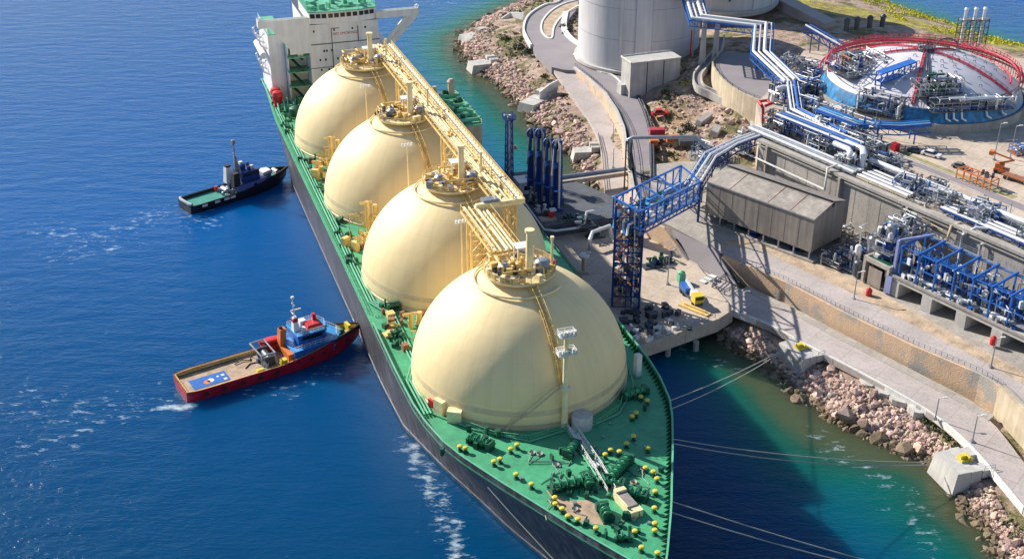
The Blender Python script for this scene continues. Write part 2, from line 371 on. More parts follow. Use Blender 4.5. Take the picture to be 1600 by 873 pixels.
def grid_mesh(name, xs, ys, Z, m, attr=None):
    nx, ny = len(xs), len(ys); XX, YY = np.meshgrid(xs, ys)
    co = np.stack([XX.ravel(), YY.ravel(), Z.ravel()], -1)
    i = np.arange(nx-1)[None,:]+np.arange(ny-1)[:,None]*nx
    F = np.stack([i, i+1, i+1+nx, i+nx], -1).reshape(-1,4)
    me = bpy.data.meshes.new(name); me.vertices.add(len(co)); me.vertices.foreach_set('co', co.ravel())
    me.loops.add(F.size); me.loops.foreach_set('vertex_index', F.ravel()); me.polygons.add(len(F))
    me.polygons.foreach_set('loop_start', np.arange(0, F.size, 4)); me.polygons.foreach_set('loop_total', np.full(len(F), 4))
    me.polygons.foreach_set('use_smooth', np.ones(len(F), bool)); me.update(calc_edges=True)
    me.materials.append(m)
    if attr is not None:
        for k, a in attr.items():
            A = me.attributes.new(k, 'FLOAT', 'POINT'); A.data.foreach_set('value', a.ravel().astype(np.float32))
    o = bpy.data.objects.new(name, me); col.objects.link(o); return o

def terrain_mat():
    m = bpy.data.materials.new('rocky_ground'); m.use_nodes = True; nt = m.node_tree; N = nt.nodes; L = nt.links; b = N['Principled BSDF']
    b.inputs['Roughness'].default_value = .92
    g = N.new('ShaderNodeNewGeometry')
    def noise(s, det=7, r=.65):
        n = N.new('ShaderNodeTexNoise'); n.inputs['Scale'].default_value = s; n.inputs['Detail'].default_value = det; n.inputs['Roughness'].default_value = r
        L.new(g.outputs['Position'], n.inputs['Vector']); return n.outputs['Fac']
    def ramp(f, stops):
        r = N.new('ShaderNodeValToRGB'); e = r.color_ramp.elements
        while len(e) < len(stops): e.new(.5)
        for k, (p, c) in enumerate(stops): e[k].position = p; e[k].color = (*c, 1)
        L.new(f, r.inputs[0]); return r.outputs[0]
    def mix(f, a, c):
        x = N.new('ShaderNodeMixRGB'); L.new(f, x.inputs[0]); L.new(a, x.inputs[1]); L.new(c, x.inputs[2]); return x.outputs[0]
    rock = ramp(noise(.35), [(.3,(.16,.11,.085)),(.48,(.36,.255,.2)),(.7,(.52,.4,.33))])
    scrub = ramp(noise(.6), [(.35,(.05,.055,.018)),(.65,(.22,.19,.085))])
    limeg = ramp(noise(.22), [(.42,(.2,.15,.06)),(.62,(.42,.39,.04))])
    c = mix(ramp(noise(.09, 5), [(.50,(0,0,0)),(.56,(1,1,1))]), rock, scrub)
    at_ = N.new('ShaderNodeAttribute'); at_.attribute_name = 'lime'
    c = mix(at_.outputs['Fac'], c, limeg)
    ae = N.new('ShaderNodeAttribute'); ae.attribute_name = 'earth'
    c = mix(ae.outputs['Fac'], c, ramp(noise(.3), [(.35,(.3,.18,.1)),(.65,(.46,.33,.2))]))
    aw = N.new('ShaderNodeAttribute'); aw.attribute_name = 'wet'
    c = mix(aw.outputs['Fac'], c, ramp(noise(.8), [(.4,(.03,.032,.02)),(.65,(.11,.1,.05))]))
    L.new(c, b.inputs['Base Color'])
    bp = N.new('ShaderNodeBump'); bp.inputs['Strength'].default_value = .9; bp.inputs['Distance'].default_value = .8
    L.new(noise(.9, 8), bp.inputs['Height']); L.new(bp.outputs[0], b.inputs['Normal'])
    return m
xs = np.arange(-40, 300.1, 1.6); ys = np.arange(70, 715, 1.9); XX, YY = np.meshgrid(xs, ys)
ZZ = ground_z(XX, YY); DD = shore_dist(XX, YY)
def blob(X, Y, pts, r):
    k = np.zeros(X.shape)
    for p in pts: k = np.maximum(k, np.exp(-((X-p[0])**2+(Y-p[1])**2)/r**2))
    return k
lm = blob(XX, YY, P3([(1255,6),(1290,10),(1325,14),(1370,20),(1410,28),(1450,35),(1490,43),(1530,50),(1570,60),(1605,68)], 15), 14)*2.0-.6
lm2 = blob(XX, YY, P3([(1170,105),(1190,118),(1195,128)], 18), 5)
em = blob(XX, YY, P3([(1035,185),(1040,215),(1040,240),(1050,260),(1075,310)], 9), 9)
terr = struct(grid_mesh('ground', xs, ys, ZZ, terrain_mat(), dict(
    lime=np.clip(np.maximum(lm*(.4+1.2*vnoise(XX,YY,.05,4)), lm2), 0, 1), earth=np.clip(em*1.6-.3, 0, 1), wet=np.clip(1.2-ZZ*1.1, 0, 1))))

# the sea: one sheet; depth tint follows the real distance to the shallow shore; nearer water is painted darker
def water_mat():
    m = bpy.data.materials.new('sea_water'); m.use_nodes = True; nt = m.node_tree; N = nt.nodes; L = nt.links; b = N['Principled BSDF']
    b.inputs['Roughness'].default_value = .16; b.inputs['Specular IOR Level'].default_value = .22; b.inputs['IOR'].default_value = 1.33
    g = N.new('ShaderNodeNewGeometry')
    a = N.new('ShaderNodeAttribute'); a.attribute_name = 'shallow'
    n = N.new('ShaderNodeTexNoise'); n.inputs['Scale'].default_value = .035; n.inputs['Detail'].default_value = 6; L.new(g.outputs['Position'], n.inputs['Vector'])
    ad = N.new('ShaderNodeMath'); ad.operation = 'MULTIPLY_ADD'; L.new(n.outputs['Fac'], ad.inputs[0]); ad.inputs[1].default_value = .22; 
    sb = N.new('ShaderNodeMath'); sb.operation = 'SUBTRACT'; L.new(a.outputs['Fac'], sb.inputs[0]); sb.inputs[1].default_value = .11; L.new(sb.outputs[0], ad.inputs[2])
    r = N.new('ShaderNodeValToRGB'); e = r.color_ramp.elements
    for k, (p, c) in enumerate([(0,(.0001,.078,.275)),(.26,(.0003,.097,.25)),(.5,(.0008,.115,.15)),(.68,(.003,.115,.09)),(.85,(.014,.085,.05)),(1,(.06,.08,.042))]):
        if k > 1: e.new(p)
        e[k].position = p; e[k].color = (*c, 1)
    L.new(ad.outputs[0], r.inputs[0])
    ad2 = N.new('ShaderNodeAttribute'); ad2.attribute_name = 'dimmed'
    md = N.new('ShaderNodeMixRGB'); L.new(ad2.outputs['Fac'], md.inputs[0]); L.new(r.outputs[0], md.inputs[1]); md.inputs[2].default_value = (.0002,.034,.082,1)
    # foam: painted by where the water is disturbed (attribute) and broken up by noise
    f = N.new('ShaderNodeAttribute'); f.attribute_name = 'foam'
    mp = N.new('ShaderNodeMapping'); mp.inputs['Scale'].default_value = (.45, 1.0, 1); L.new(g.outputs['Position'], mp.inputs['Vector'])
    n2 = N.new('ShaderNodeTexNoise'); n2.inputs['Scale'].default_value = .6; n2.inputs['Detail'].default_value = 8; n2.inputs['Roughness'].default_value = .72; L.new(mp.outputs[0], n2.inputs['Vector'])
    s2 = N.new('ShaderNodeMath'); s2.operation = 'MULTIPLY_ADD'; L.new(f.outputs['Fac'], s2.inputs[0]); s2.inputs[1].default_value = .36; L.new(n2.outputs['Fac'], s2.inputs[2])
    r2 = N.new('ShaderNodeValToRGB'); r2.color_ramp.elements[0].position = .70; r2.color_ramp.elements[1].position = .90; L.new(s2.outputs[0], r2.inputs[0])
    mx = N.new('ShaderNodeMixRGB'); L.new(r2.outputs[0], mx.inputs[0]); L.new(md.outputs[0], mx.inputs[1]); mx.inputs[2].default_value = (.42,.54,.62,1)
    L.new(mx.outputs[0], b.inputs['Base Color'])
    b.subsurface_method = 'BURLEY'; b.inputs['Subsurface Weight'].default_value = .9; b.inputs['Subsurface Radius'].default_value = (1.0, 2.6, 3.2); b.inputs['Subsurface Scale'].default_value = 3.6
    rr = N.new('ShaderNodeMath'); rr.operation = 'MULTIPLY_ADD'; L.new(r2.outputs[0], rr.inputs[0]); rr.inputs[1].default_value = .5; rr.inputs[2].default_value = .16; L.new(rr.outputs[0], b.inputs['Roughness'])
    def wav(s, st, d, sc):
        mp = N.new('ShaderNodeMapping'); mp.inputs['Scale'].default_value = sc; mp.inputs['Rotation'].default_value = (0,0,R(12)); L.new(g.outputs['Position'], mp.inputs['Vector'])
        n = N.new('ShaderNodeTexNoise'); n.inputs['Scale'].default_value = s; n.inputs['Detail'].default_value = 5; n.inputs['Roughness'].default_value = .6; L.new(mp.outputs[0], n.inputs['Vector'])
        p = N.new('ShaderNodeBump'); p.inputs['Strength'].default_value = st; p.inputs['Distance'].default_value = d; L.new(n.outputs['Fac'], p.inputs['Height']); return p
    p1 = wav(.16, .5, 1.2, (.6,1.5,1)); p2 = wav(.9, .55, .35, (.7,1.4,1)); L.new(p1.outputs[0], p2.inputs['Normal']); L.new(p2.outputs[0], b.inputs['Normal'])
    return m
wx = np.concatenate([np.array([-4000,-1500,-700,-400]), np.arange(-250, 260, 3.0), np.array([300,400,700,1500,4000])])
wy = np.concatenate([np.array([-600,-100,40]), np.arange(90, 640, 3.0), np.array([680,760,900,1300,2500,6000])])
WX, WY = np.meshgrid(wx, wy); wd = shore_dist(WX, WY)
shal = np.clip(np.exp(np.minimum(wd+2,0)/13.0), 0, 1)
nearside = np.clip((WY-225)/60, 0, 1); 
shal = np.clip(shal*1.0, 0, 1)
lag = np.exp(-(((WX-10)/60)**2+((WY-420)/110)**2))*.30*np.clip(1+wd/90, 0, 1)     # sandy shelf off the near coast
lag2 = np.exp(-(((WX-58)/19)**2+((WY-205)/44)**2))*.42
shal = np.clip(shal+lag+lag2, 0, 1)
dimmed = np.clip(np.clip((300-WY)/190,0,1)**.8*np.where(WX > 10, np.clip(1.15-shal*1.1,0,1), 1.0), 0, 1)  # near water painted darker, standing in for weaker sky reflection at steep view
foam = np.zeros(WX.shape)
def foam_line(pts, r, k):
    global foam
    pts = resample(pts, 24); foam = np.maximum(foam, blob(WX, WY, pts, r)*k)
foam_line(P3([(640,690),(660,730),(690,800),(715,873),(730,930)], 0), 3.2, .82)
foam_line(P3([(50,620),(90,650),(150,640),(215,630)], 0), 10, .46)
foam_line(P3([(60,700),(100,690),(150,655)], 0), 8, .46)
foam_line(P3([(60,360),(140,375),(260,330),(330,345)], 0), 9, .5)
foam_line(P3([(80,400),(190,385)], 0), 8, .48)
foam_line(P3([(640,0),(700,6),(760,-12)], 0), 6, .5)
foam_line(P3([(262,632),(280,634),(300,634)], 0), 2.0, 1.0)
foam_line(P3([(1050,545),(1100,560),(1150,575)], 0), 5, .5)
foam_line(P3([(1280,680),(1330,720),(1380,750),(1420,790),(1450,850)], 0), 5, .5)
foam_line(P3([(380,600),(450,610),(520,580)], 0), 7, .4)
sea = struct(grid_mesh('water', wx, wy, np.zeros(WX.shape), water_mat(), dict(shallow=shal, foam=foam, dimmed=dimmed)))
sea['label'] = 'dark blue sea turning turquoise along the rocky shore'

# ------------------------------------------------------------------ roads and terraces
def px_line(pts, z=None, k=5): return smooth_line(P3(pts, z), k)
def road(name, Lp, Rp, m, n=60, drop=1.4):
    a = resample(px_line(Lp), n); b = resample(px_line(Rp), n)
    mb = MB(); mb.strip(a, b, drop); o = struct(mb.build(name, m)); return a, b, o
LOW_L = [(862,105,8.9),(880,130,7.6),(905,165,6.2),(925,195,5.4),(937,225,5),(942,260,4.9),(950,320,4.9),(985,395,4.9),(1040,440,4.9),(1130,480,4.9),(1200,508,4.9),(1250,535,4.9),(1330,576,4.9),(1400,614,4.9),(1460,650,4.9),(1510,692,4.9),(1560,747,4.9),(1600,795,4.9),(1680,900,4.9)]
LOW_R = [(897,110,8.9),(917,132,7.6),(945,165,6.2),(962,195,5.4),(973,225,5),(979,270,4.9),(988,325,4.9),(1004,368,4.9),(1079,412,4.9),(1155,450,4.9),(1231,485,4.9),(1300,522,4.9),(1400,574,4.9),(1500,626,4.9),(1545,655,4.9),(1572,685,4.9),(1600,722,4.9),(1640,770,4.9),(1760,900,4.9)]
lowL, lowR, _ = road('shore_road', LOW_L, LOW_R, 'road', 90)
UP_L = [(897,106,9.6),(925,128,9.6),(948,150,9.6),(968,178,9.6),(982,210,9.6),(989,245,9.6),(993,290,9.6),(1008,334,9.6)]
UP_R = [(945,98,9.6),(968,116,9.6),(988,142,9.6),(1003,170,9.6),(1013,205,9.6),(1015,245,9.6),(1018,290,9.6),(1046,325,9.6)]
upL, upR, _ = road('ramp_road', UP_L, UP_R, 'asph', 40, 6)
mb = MB()
plaza = [(930,-60),(880,-2),(850,9),(826,25),(818,45),(823,60),(838,80),(862,105),(880,109),(897,110),(950,130),(990,146),(975,130),(960,118),(968,103),(960,92),(910,75),(886,57),(882,38),(900,16),(945,-60)]
mb.prism([p[:2] for p in P3(plaza, 9.6)], 7, 9.594); struct(mb.build('loop_road', 'asph'))
kb = MB()
def kerb(pts, z, w=.7, h=.35):
    p = px_line(pts, z, 5); kb.wall(p, w, [z-1.2]*len(p), [z+h]*len(p))
kerb([(930,-60),(880,-2),(850,9),(826,25),(818,45),(823,60),(830,72)], 9.6, .8, .6)
kerb([(905,0),(882,6),(862,17),(848,33),(846,48),(853,58),(862,60),(866,42),(880,24),(905,9)], 9.6)
kerb([(884,20),(881,40),(887,56),(912,74),(962,91)], 9.6, 2.2, .5)
kerb([(896,85),(912,97),(935,112),(960,120),(985,148)], 9.6, .5)
kerb([(896,85),(930,92),(968,102)], 9.6, .5)
kerb([(1040,430),(1130,479),(1200,507),(1250,534),(1330,575),(1400,613),(1460,649),(1510,691),(1560,746),(1600,794)], 4.9, .4, .3)
struct(kb.build('kerb', 'line'))
for nm, pts, c in [('traffic_island',[(903,2),(882,8),(863,19),(850,34),(849,47),(855,56),(861,56),(864,42),(878,25),(903,12)],'earth'),('traffic_island',[(901,88),(967,104),(967,108),(958,117),(936,111),(915,98)],'pinkred')]:
    mb = MB(); mb.prism([p[:2] for p in P3(pts, 9.8)], 9, 9.8); struct(mb.build(nm, c))
# plant yard (one terrace sheet, solid underneath)
F = [(1012,335,9.6),(1046,352,9.5),(1118,391,8.8),(1165,412,8.6),(1231,441,8.6),(1330,492,9.0),(1430,540,9.5),(1536,585,10),(1566,604,10),(1640,690,10)]
Fw = resample(P3(F), 40)
Bw = resample([Vector((36,322,9.6)),Vector((52,326,9.6)),Vector((68,318,9.5)),Vector((80,300,9.4)),Vector((120,240,9.4)),Vector((150,190,9.4))], 40)
mb = MB(); mb.strip(Fw, Bw, 6); struct(mb.build('plant_yard', 'conc'))
# upper road surface along the wall top and the bare strip beside the plant
E1 = [(1125,384,8.85),(1180,384,8.75),(1250,420,8.8),(1340,462,9.15),(1450,520,9.65),(1550,572,10.05),(1610,607,10.05),(1700,700,10.05)]
F1 = [(1120,391,8.85),(1165,412,8.66),(1231,441,8.66),(1330,492,9.06),(1430,540,9.56),(1536,585,10.05),(1566,604,10.05),(1640,690,10.05)]
a = resample(P3(F1), 40); b = resample(P3(E1), 40)
mb = MB(); mb.strip(a, b, .3); struct(mb.build('plant_road', 'road'))
E2 = [(1135,376,8.8),(1200,372,8.8),(1260,405,8.85),(1345,440,9.2),(1450,500,9.7),(1560,560,10.1),(1620,590,10.1),(1720,690,10.1)]
c = resample(P3(E2), 40); mb = MB(); mb.strip([v+Vector((0,0,.02)) for v in b], [v+Vector((0,0,.12)) for v in c], .5); struct(mb.build('verge', 'earth'))
# ramp between the walls
mb = MB(); mb.strip(P3([(1082,414,5.0),(1050,358,9.56)]), P3([(1152,446,5.0),(1122,392,8.9)]), 2.5); struct(mb.build('ramp', 'asph'))
# high terrace behind the tall concrete wall
TB = [Vector((68.6,307.5)),Vector((113.5,240)),Vector((160,170)),Vector((330,170)),Vector((330,330)),Vector((205,378)),Vector((150,386)),Vector((97,392)),Vector((88,372)),Vector((72,340))]
mb = MB(); mb.prism([tuple(p) for p in TB], 5, 22.0); struct(mb.build('high_terrace', 'quay'))
# ------------------------------------------------------------------ the gas carrier (local axes: x to its landward side, y aft, z up)
SHIP_YAW = R(18.63); SO = Vector((1.3, 196.0, 0)); DK = 20.0; PITCH_T = 43.0; RT = 20.35; TC = DK+.6
SX, SY = Vector((math.cos(SHIP_YAW), math.sin(SHIP_YAW), 0)), Vector((-math.sin(SHIP_YAW), math.cos(SHIP_YAW), 0))
def shipw(t, s, z): return SO+SX*t+SY*s+Vector((0,0,z))
ship = thing('gas_carrier', 'huge gas carrier with four cream dome tanks, green deck and dark hull', 'ship', SO, SHIP_YAW)
def interp(x, tab): return float(np.interp(x, [a for a, b in tab], [b for a, b in tab]))
HBD = [(-61.5,.0),(-61,.9),(-60,1.9),(-58,3.1),(-55,4.7),(-48.4,8.3),(-43,10.9),(-34.5,15.1),(-30,17.2),(-25,19.5),(-20,21.3),(-13,22.7),(-7,23.3),(5,23.6),(150,23.6),(175,22.4),(193,20.4),(205,18)]
HBW = [(-53,.0),(-50,.6),(-40,3.4),(-30,6.6),(-21.7,9.6),(-13,12.0),(-.5,15.9),(7,17.8),(16,20.0),(33,20.6),(150,20.6),(175,17),(193,11),(205,7)]
OFF = .75
def half(s, z):
    f = max(0, min(1, z/DK))
    # stem rake: the station is squeezed so the stem runs from s=-53 at the water to -61.5 at deck
    return interp(s, HBW)*(1-f**1.4)+interp(s, HBD)*f**1.4
stations = [-61.45,-60.9,-60,-58.5,-57,-55,-53,-50,-46.5,-43,-39,-34.5,-30,-25,-20,-16,-13,-10,-7,-3,1,5,10,16,24,33,60,90,120,150,163,175,185,193,200,205]
ZL = [-2,0,2,4,7,10,13,16,18,20]
mb = MB(); nz_ = len(ZL)
for sgn in (-1, 1):
    base = len(mb.v); vs = []
    for s in stations:
        for z in ZL:
            ss = s
            vs.append((OFF+sgn*half(s, z), ss, z))
    fs = []
    for i in range(len(stations)-1):
        for j in range(nz_-1):
            a = i*nz_+j; q = (a, a+nz_, a+nz_+1, a+1); fs.append(q if sgn > 0 else q[::-1])
    mb.add(vs, fs)
b_ = [(OFF+k*half(205, z), 205, z) for z in ZL for k in (-1, 1)]
mb.add(b_, [(2*j, 2*j+1, 2*j+3, 2*j+2) for j in range(nz_-1)])
hull = mb.build('hull', 'hull', ship, smooth=True)
mb = MB()                                                  # draught band just above the water
for sgn in (-1, 1):
    pts = [(OFF+sgn*(half(s, .9)+.04), s, .9) for s in stations if s > -52]
    for a, c in zip(pts, pts[1:]): mb.beam(a, c, .12, .35)
mb.build('waterline_band', 'steel', hull)
mb = MB()
L_ = [(OFF-half(s, 20), s, DK) for s in stations]; R_ = [(OFF+half(s, 20), s, DK) for s in stations]
mb.strip(L_, R_, .3); deck = mb.build('deck', 'deck', ship)
mb = MB(); mb.prism([(-7.9,-36.6),(-7.6,-41.6),(-5.6,-45.8),(-2.2,-48.0),(-1.6,-43.5),(-2.2,-41.2),(-5,-40.6)], DK, DK+.004); mb.build('worn_patch', 'rust' if 0 else 'wood', deck)
mb = MB()                                                  # bulwark with its stays
rim = [(OFF-half(s,20)+.12, s, DK) for s in stations if s < 30][::-1]+[(OFF+half(s,20)-.12, s, DK) for s in stations if s < 30]
rim = resample(rim, 150)
mb.wall(rim, .18, [DK-.3]*150, [DK+1.15]*150)
bul = mb.build('bulwark', 'hull', ship)
mb = MB(); mb.wall([p+Vector((.14 if p.x < OFF else -.14, .05, 0)) for p in rim], .06, [DK]*150, [DK+1.12]*150); mb.build('bulwark_lining', 'deck', bul)
mb = MB(); mb.wall(rim, .3, [DK+1.15]*150, [DK+1.27]*150); mb.build('bulwark_cap', 'mint', bul)
mb = MB()
for i in range(2, 148):
    p = rim[i]; q = Vector((OFF*.5, p.y+ (6 if p.y < -40 else 0), DK)); d = (q-p); d.z = 0; d.normalize()
    if p.x > 2: mb.add([p+d*.1, p+d*1.2, p+d*.1+Vector((0,0,1.1)), p+d*.1+Vector((.12,.12,0)), p+d*1.2+Vector((.12,.12,0)), p+d*.1+Vector((.12,.12,1.1))], [(0,1,2),(5,4,3),(0,3,4,1),(1,4,5,2),(2,5,3,0)])
mb.build('bulwark_stay', 'dgreen', bul)
for sgn in (-1, 1):                                        # side rails aft of the bulwark
    mb = MB(); pts = [(OFF+sgn*(half(s,20)-.2), s, DK) for s in [30,60,90,120,150,163,175,185,193]]
    rail(mb, pts, 1.1, 2.2, .05); mb.build('side_rail', 'mint', ship)
# --- tanks
def dome_pt(i, az, el, dr=0.0):
    r = RT+dr
    return Vector((r*math.cos(el)*math.cos(az), PITCH_T*i+r*math.cos(el)*math.sin(az), TC+r*math.sin(el)))
def dome_z(x, y, i): return TC+math.sqrt(max(RT*RT-x*x-(y-PITCH_T*i)**2, 1))
def stair(i, az, e0, e1, parent, m='yellow', w=.55):
    mb = MB(); n = 26
    ax = Vector((-math.sin(az), math.cos(az), 0))
    P = [dome_pt(i, az, e0+(e1-e0)*k/n, .35) for k in range(n+1)]
    O = [dome_pt(i, az, e0+(e1-e0)*k/n, 1.35) for k in range(n+1)]
    for sg in (-1, 1):
        mb.path([p+ax*w*sg for p in P], .1, 4); mb.path([p+ax*w*sg for p in O], .06, 4)
        for k in range(0, n+1, 2): mb.beam(P[k]+ax*w*sg, O[k]+ax*w*sg, .08)
    for k in range(n): 
        for u in (0, .33, .66):
            p = P[k].lerp(P[k+1], u); mb.beam(p-ax*w, p+ax*w, .22, .06)
    return mb.build('stairway', m, parent)
for i in range(4):
    rs = random.Random(40+i); y0 = PITCH_T*i
    mb = MB(); prof = [(RT*math.cos(a), TC+RT*math.sin(a)) for a in np.linspace(0, math.pi/2*.995, 34)]
    mb.lathe(prof, (0, y0, 0), 112); dome = mb.build('tank_dome', 'cream', ship, smooth=True)
    mb = MB(); mb.lathe([(RT+.25, DK),(RT+.25, DK+.4),(RT+.02, DK+.5),(RT*math.cos(.14)+.05, TC+RT*math.sin(.14)),(RT*math.cos(.155)-.02, TC+RT*math.sin(.155))], (0, y0, 0), 112)
    mb.build('skirt', 'skirt', dome, smooth=True)
    stair(i, -math.pi/2+.06+.02*i, R(20 if i == 0 else 8), R(74), dome)
    # summit deck
    zt = TC+RT+.35
    mb = MB(); mb.lathe([(6.4, zt-.5),(6.7, zt-.1),(6.7, zt+.12),(0.1, zt+.12)], (0, y0, 0), 28)
    plat = mb.build('summit_deck', 'pale', ship)
    mb = MB(); pts = [(6.55*math.cos(a), y0+6.55*math.sin(a), zt+.1) for a in np.linspace(0, 2*math.pi, 25)]
    rail(mb, pts, 1.1, 1.2, .06, 3)
    mb.build('guard_rail', 'yellow', plat)
    mb = MB(); mb.path([(5.9*math.cos(a), y0+5.9*math.sin(a), zt-.35) for a in np.linspace(0, 2*math.pi, 33)[:-1]], .28, 6, True)
    mb.path([(8.3*math.cos(a), y0+8.3*math.sin(a), dome_z(8.3,y0,i)+.45) for a in np.linspace(math.pi*.7, math.pi*1.75, 20)], .22, 6)
    mb.build('ring_pipe', 'pale', plat, smooth=True)
    mb = MB()                                            # vent column leaning over the summit
    mb.tube((1.2,y0-2.2,zt), (1.2,y0-2.2,zt+8.2), .75, 12, .62); mb.tube((1.2,y0-2.2,zt+8.2), (1.2,y0-2.2,zt+8.7), .9, 12)
    mb.tube((1.2,y0-2.2,zt+.1), (1.2,y0-2.2,zt+.6), 1.2, 12)
    mb.build('vent_column', 'pale', plat, smooth=True)
    mb = MB(); mb.tube((5.6,y0-1.9,zt), (5.6,y0-1.9,zt+6.0), .26, 8); mb.tube((5.6,y0-1.9,zt+6.0), (5.6,y0-1.9,zt+6.5), .38, 8); mb.build('vent_pipe', 'pale', plat, smooth=True)
    mb = MB(); mb.box(.2,3.4,y0+1.6,y0+4.2,zt+3.0,zt+3.25)
    for a in (.4,3.2):
        for b in (1.8,4.0): mb.beam((a,y0+b,zt),(a,y0+b,zt+3.2),.25)
    mb.build('canopy', 'offwhite', plat)
    mb = MB(); mb.lathe([(1.1,zt+.1),(1.35,zt+1.2),(1.35,zt+2.0),(.9,zt+2.5),(.3,zt+2.6)], (3.6,y0-2.3,0), 14); mb.lathe([(1.0,zt+.1),(1.0,zt+1.6),(.5,zt+2)], (-3.2,y0-.6,0), 12); mb.build('tank_dome_cover', 'steel', plat, smooth=True)
    mb = MB()
    for k in range(26):
        a = rs.uniform(0, 6.28); r = rs.uniform(1.2, 6.6); x, y = r*math.cos(a), y0+r*math.sin(a); h = rs.uniform(.5, 2.4)
        if rs.random() < .5: mb.cbox((x,y,zt+.1), rs.uniform(.4,1.5), rs.uniform(.4,1.2), h*.7, rs.uniform(0,3))
        else: mb.tube((x,y,zt+.1),(x,y,zt+h), rs.uniform(.15,.45), 7)
    for k in range(15):
        a = rs.uniform(0, 6.28); r = rs.uniform(1, 6.4); a2 = a+rs.uniform(.3,1.4); h = rs.uniform(.6,2.4)
        p = (r*math.cos(a), y0+r*math.sin(a)); q = (r*math.cos(a2), y0+r*math.sin(a2))
        mb.path([(p[0],p[1],zt+.1),(p[0],p[1],zt+h),(q[0],p[1],zt+h),(q[0],q[1],zt+h),(q[0],q[1],zt+.1)], rs.uniform(.1,.24), 5)
    mb.build('valve_gear', 'yellow', plat)
    mb = MB()
    for k in range(14):
        a = rs.uniform(0, 6.28); r = rs.uniform(2.5, 6.4); x, y = r*math.cos(a), y0+r*math.sin(a)
        mb.cbox((x,y,zt+.1), rs.uniform(.5,1.2), rs.uniform(.5,1.2), rs.uniform(.5,1.5), rs.uniform(0,3))
    mb.build('equipment_box', 'steel' if i % 2 else 'dsteel', plat)
    mb = MB()
    for k in range(4):
        a = rs.uniform(2.5, 5.5); x, y = 6.0*math.cos(a), y0+6.0*math.sin(a); mb.cbox((x,y,zt+.1), 1.0, .8, 1.2, a)
    mb.build('locker', 'pale', plat)
    if i == 0:
        mb = MB(); mb.cbox((6.0,y0-1.4,zt+.1),1.1,.8,1.3,.5); mb.build('hose_box', 'red', plat)
# --- pipe trunk over the tank tops
def trunk(name, s0, s1, xs_, z, plank, step=4.0):
    mb = MB(); x0, x1 = min(xs_)-.9, max(xs_)+.9
    n = int((s1-s0)/step)
    for k in range(n+1):
        y = s0+(s1-s0)*k/n; mb.beam((x0,y,z-.55),((plank[1] if plank else x1),y,z-.55),.3,.4); mb.beam((x0,y,z-.4),(x0,y,z+.9),.12); mb.beam((x1,y,z-.4),(x1,y,z+.9),.12)
    for x in (x0, x1): mb.beam((x,s0,z-.55),(x,s1,z-.55),.24,.4); mb.beam((x,s0,z+.9),(x,s1,z+.9),.09)
    t = mb.build(name, 'yellow', ship)
    mb = MB()
    for j, x in enumerate(xs_):
        r = [.3,.2,.34,.18,.26][j % 5]; mb.tube((x,s0-.6,z-.1),(x,s1+.6,z-.1),r,8)
        for k in range(n):
            if (k*7+j*3) % 5 == 0: mb.tube((x,s0+step*k+1,z-.1),(x,s0+step*k+1.5,z-.1),r*1.5,8)
    mb.build('cargo_pipe', 'pale', t, smooth=True)
    if plank:
        mb = MB(); mb.box(plank[0],plank[1],s0,s1,z-.3,z-.05); wk = mb.build('walkway', 'pale', t)
        mb = MB()
        for q in range(int((s1-s0)/1.5)): mb.box(plank[0]+.15,plank[1]-.15,s0+1.5*q,s0+1.5*q+.22,z-.05,z+.03)
        mb.build('grating_bar', 'yellow', wk)
        mb = MB(); mb.tube((plank[0]+.7,s0,z+.2),(plank[0]+.7,s1,z+.2),.22,7); mb.tube((plank[1]-.6,s0,z+.15),(plank[1]-.6,s1,z+.15),.16,7); mb.build('service_pipe', 'offwhite', wk, smooth=True)
        mb = MB(); rail(mb, [(plank[1]-.1,s0,z-.05),(plank[1]-.1,s1,z-.05)], 1.1, 2, .06); rail(mb, [(plank[0]+.1,s0,z-.05),(plank[0]+.1,s1,z-.05)], 1.1, 2, .06); mb.build('walkway_rail', 'yellow', t)
    return t
ZT = 43.3
t1 = trunk('pipe_trunk', 25.0, 137.0, [4.5,5.1,5.8,6.5], ZT, (7.2,9.4))
mb = MB(); mb.box(-.6,9.6,24.4,25.2,ZT-.8,ZT+.35); mb.box(9.4,9.65,25,137,ZT-.9,ZT+.3); mb.build('end_beam', 'pale', t1)
mb = MB(); rs = random.Random(5)
for k in range(46):
    y = rs.uniform(26,136); x = rs.uniform(3.8,6.8); mb.cbox((x,y,ZT), rs.uniform(.2,.7), rs.uniform(.3,1.1), rs.uniform(.3,.8), 0)
mb.build('valve', 'yellow', t1)
t2 = trunk('pipe_trunk', 6.0, 25.6, [-2.6,-1.6,-.3,.5,1.3], ZT-.6, None, 4.6)
mb = MB(); mb.cbox((2.6,25.8,ZT-.6),3.2,1.8,1.4,0); mb.build('valve_box', 'steel', t2)
for (xa, xb, ys_) in ((3.8,7.0,(64.5,)),(3.8,7.0,(107.5,)),(-3.0,1.6,(21.5,)),(7.4,9.2,(30.0,))):   # trestle towers in the gaps between the tanks
    for y in ys_:
        mb = MB(); zb = DK
        for x in (xa, xb):
            for dy in (-1.3, 1.3): mb.beam((x,y+dy,zb),(x,y+dy,ZT-.8),.35)
        for k in range(5):
            z0_, z1_ = zb+(ZT-zb-1)*k/5, zb+(ZT-zb-1)*(k+1)/5
            for dy in (-1.3, 1.3): mb.beam((xa,y+dy,z0_),(xb,y+dy,z1_),.2); mb.beam((xb,y+dy,z0_),(xa,y+dy,z1_),.2); mb.beam((xa,y+dy,z1_),(xb,y+dy,z1_),.2)
            for x in (xa, xb): mb.beam((x,y-1.3,z0_),(x,y+1.3,z1_),.16)
        mb.build('trestle_tower', 'yellow', ship)
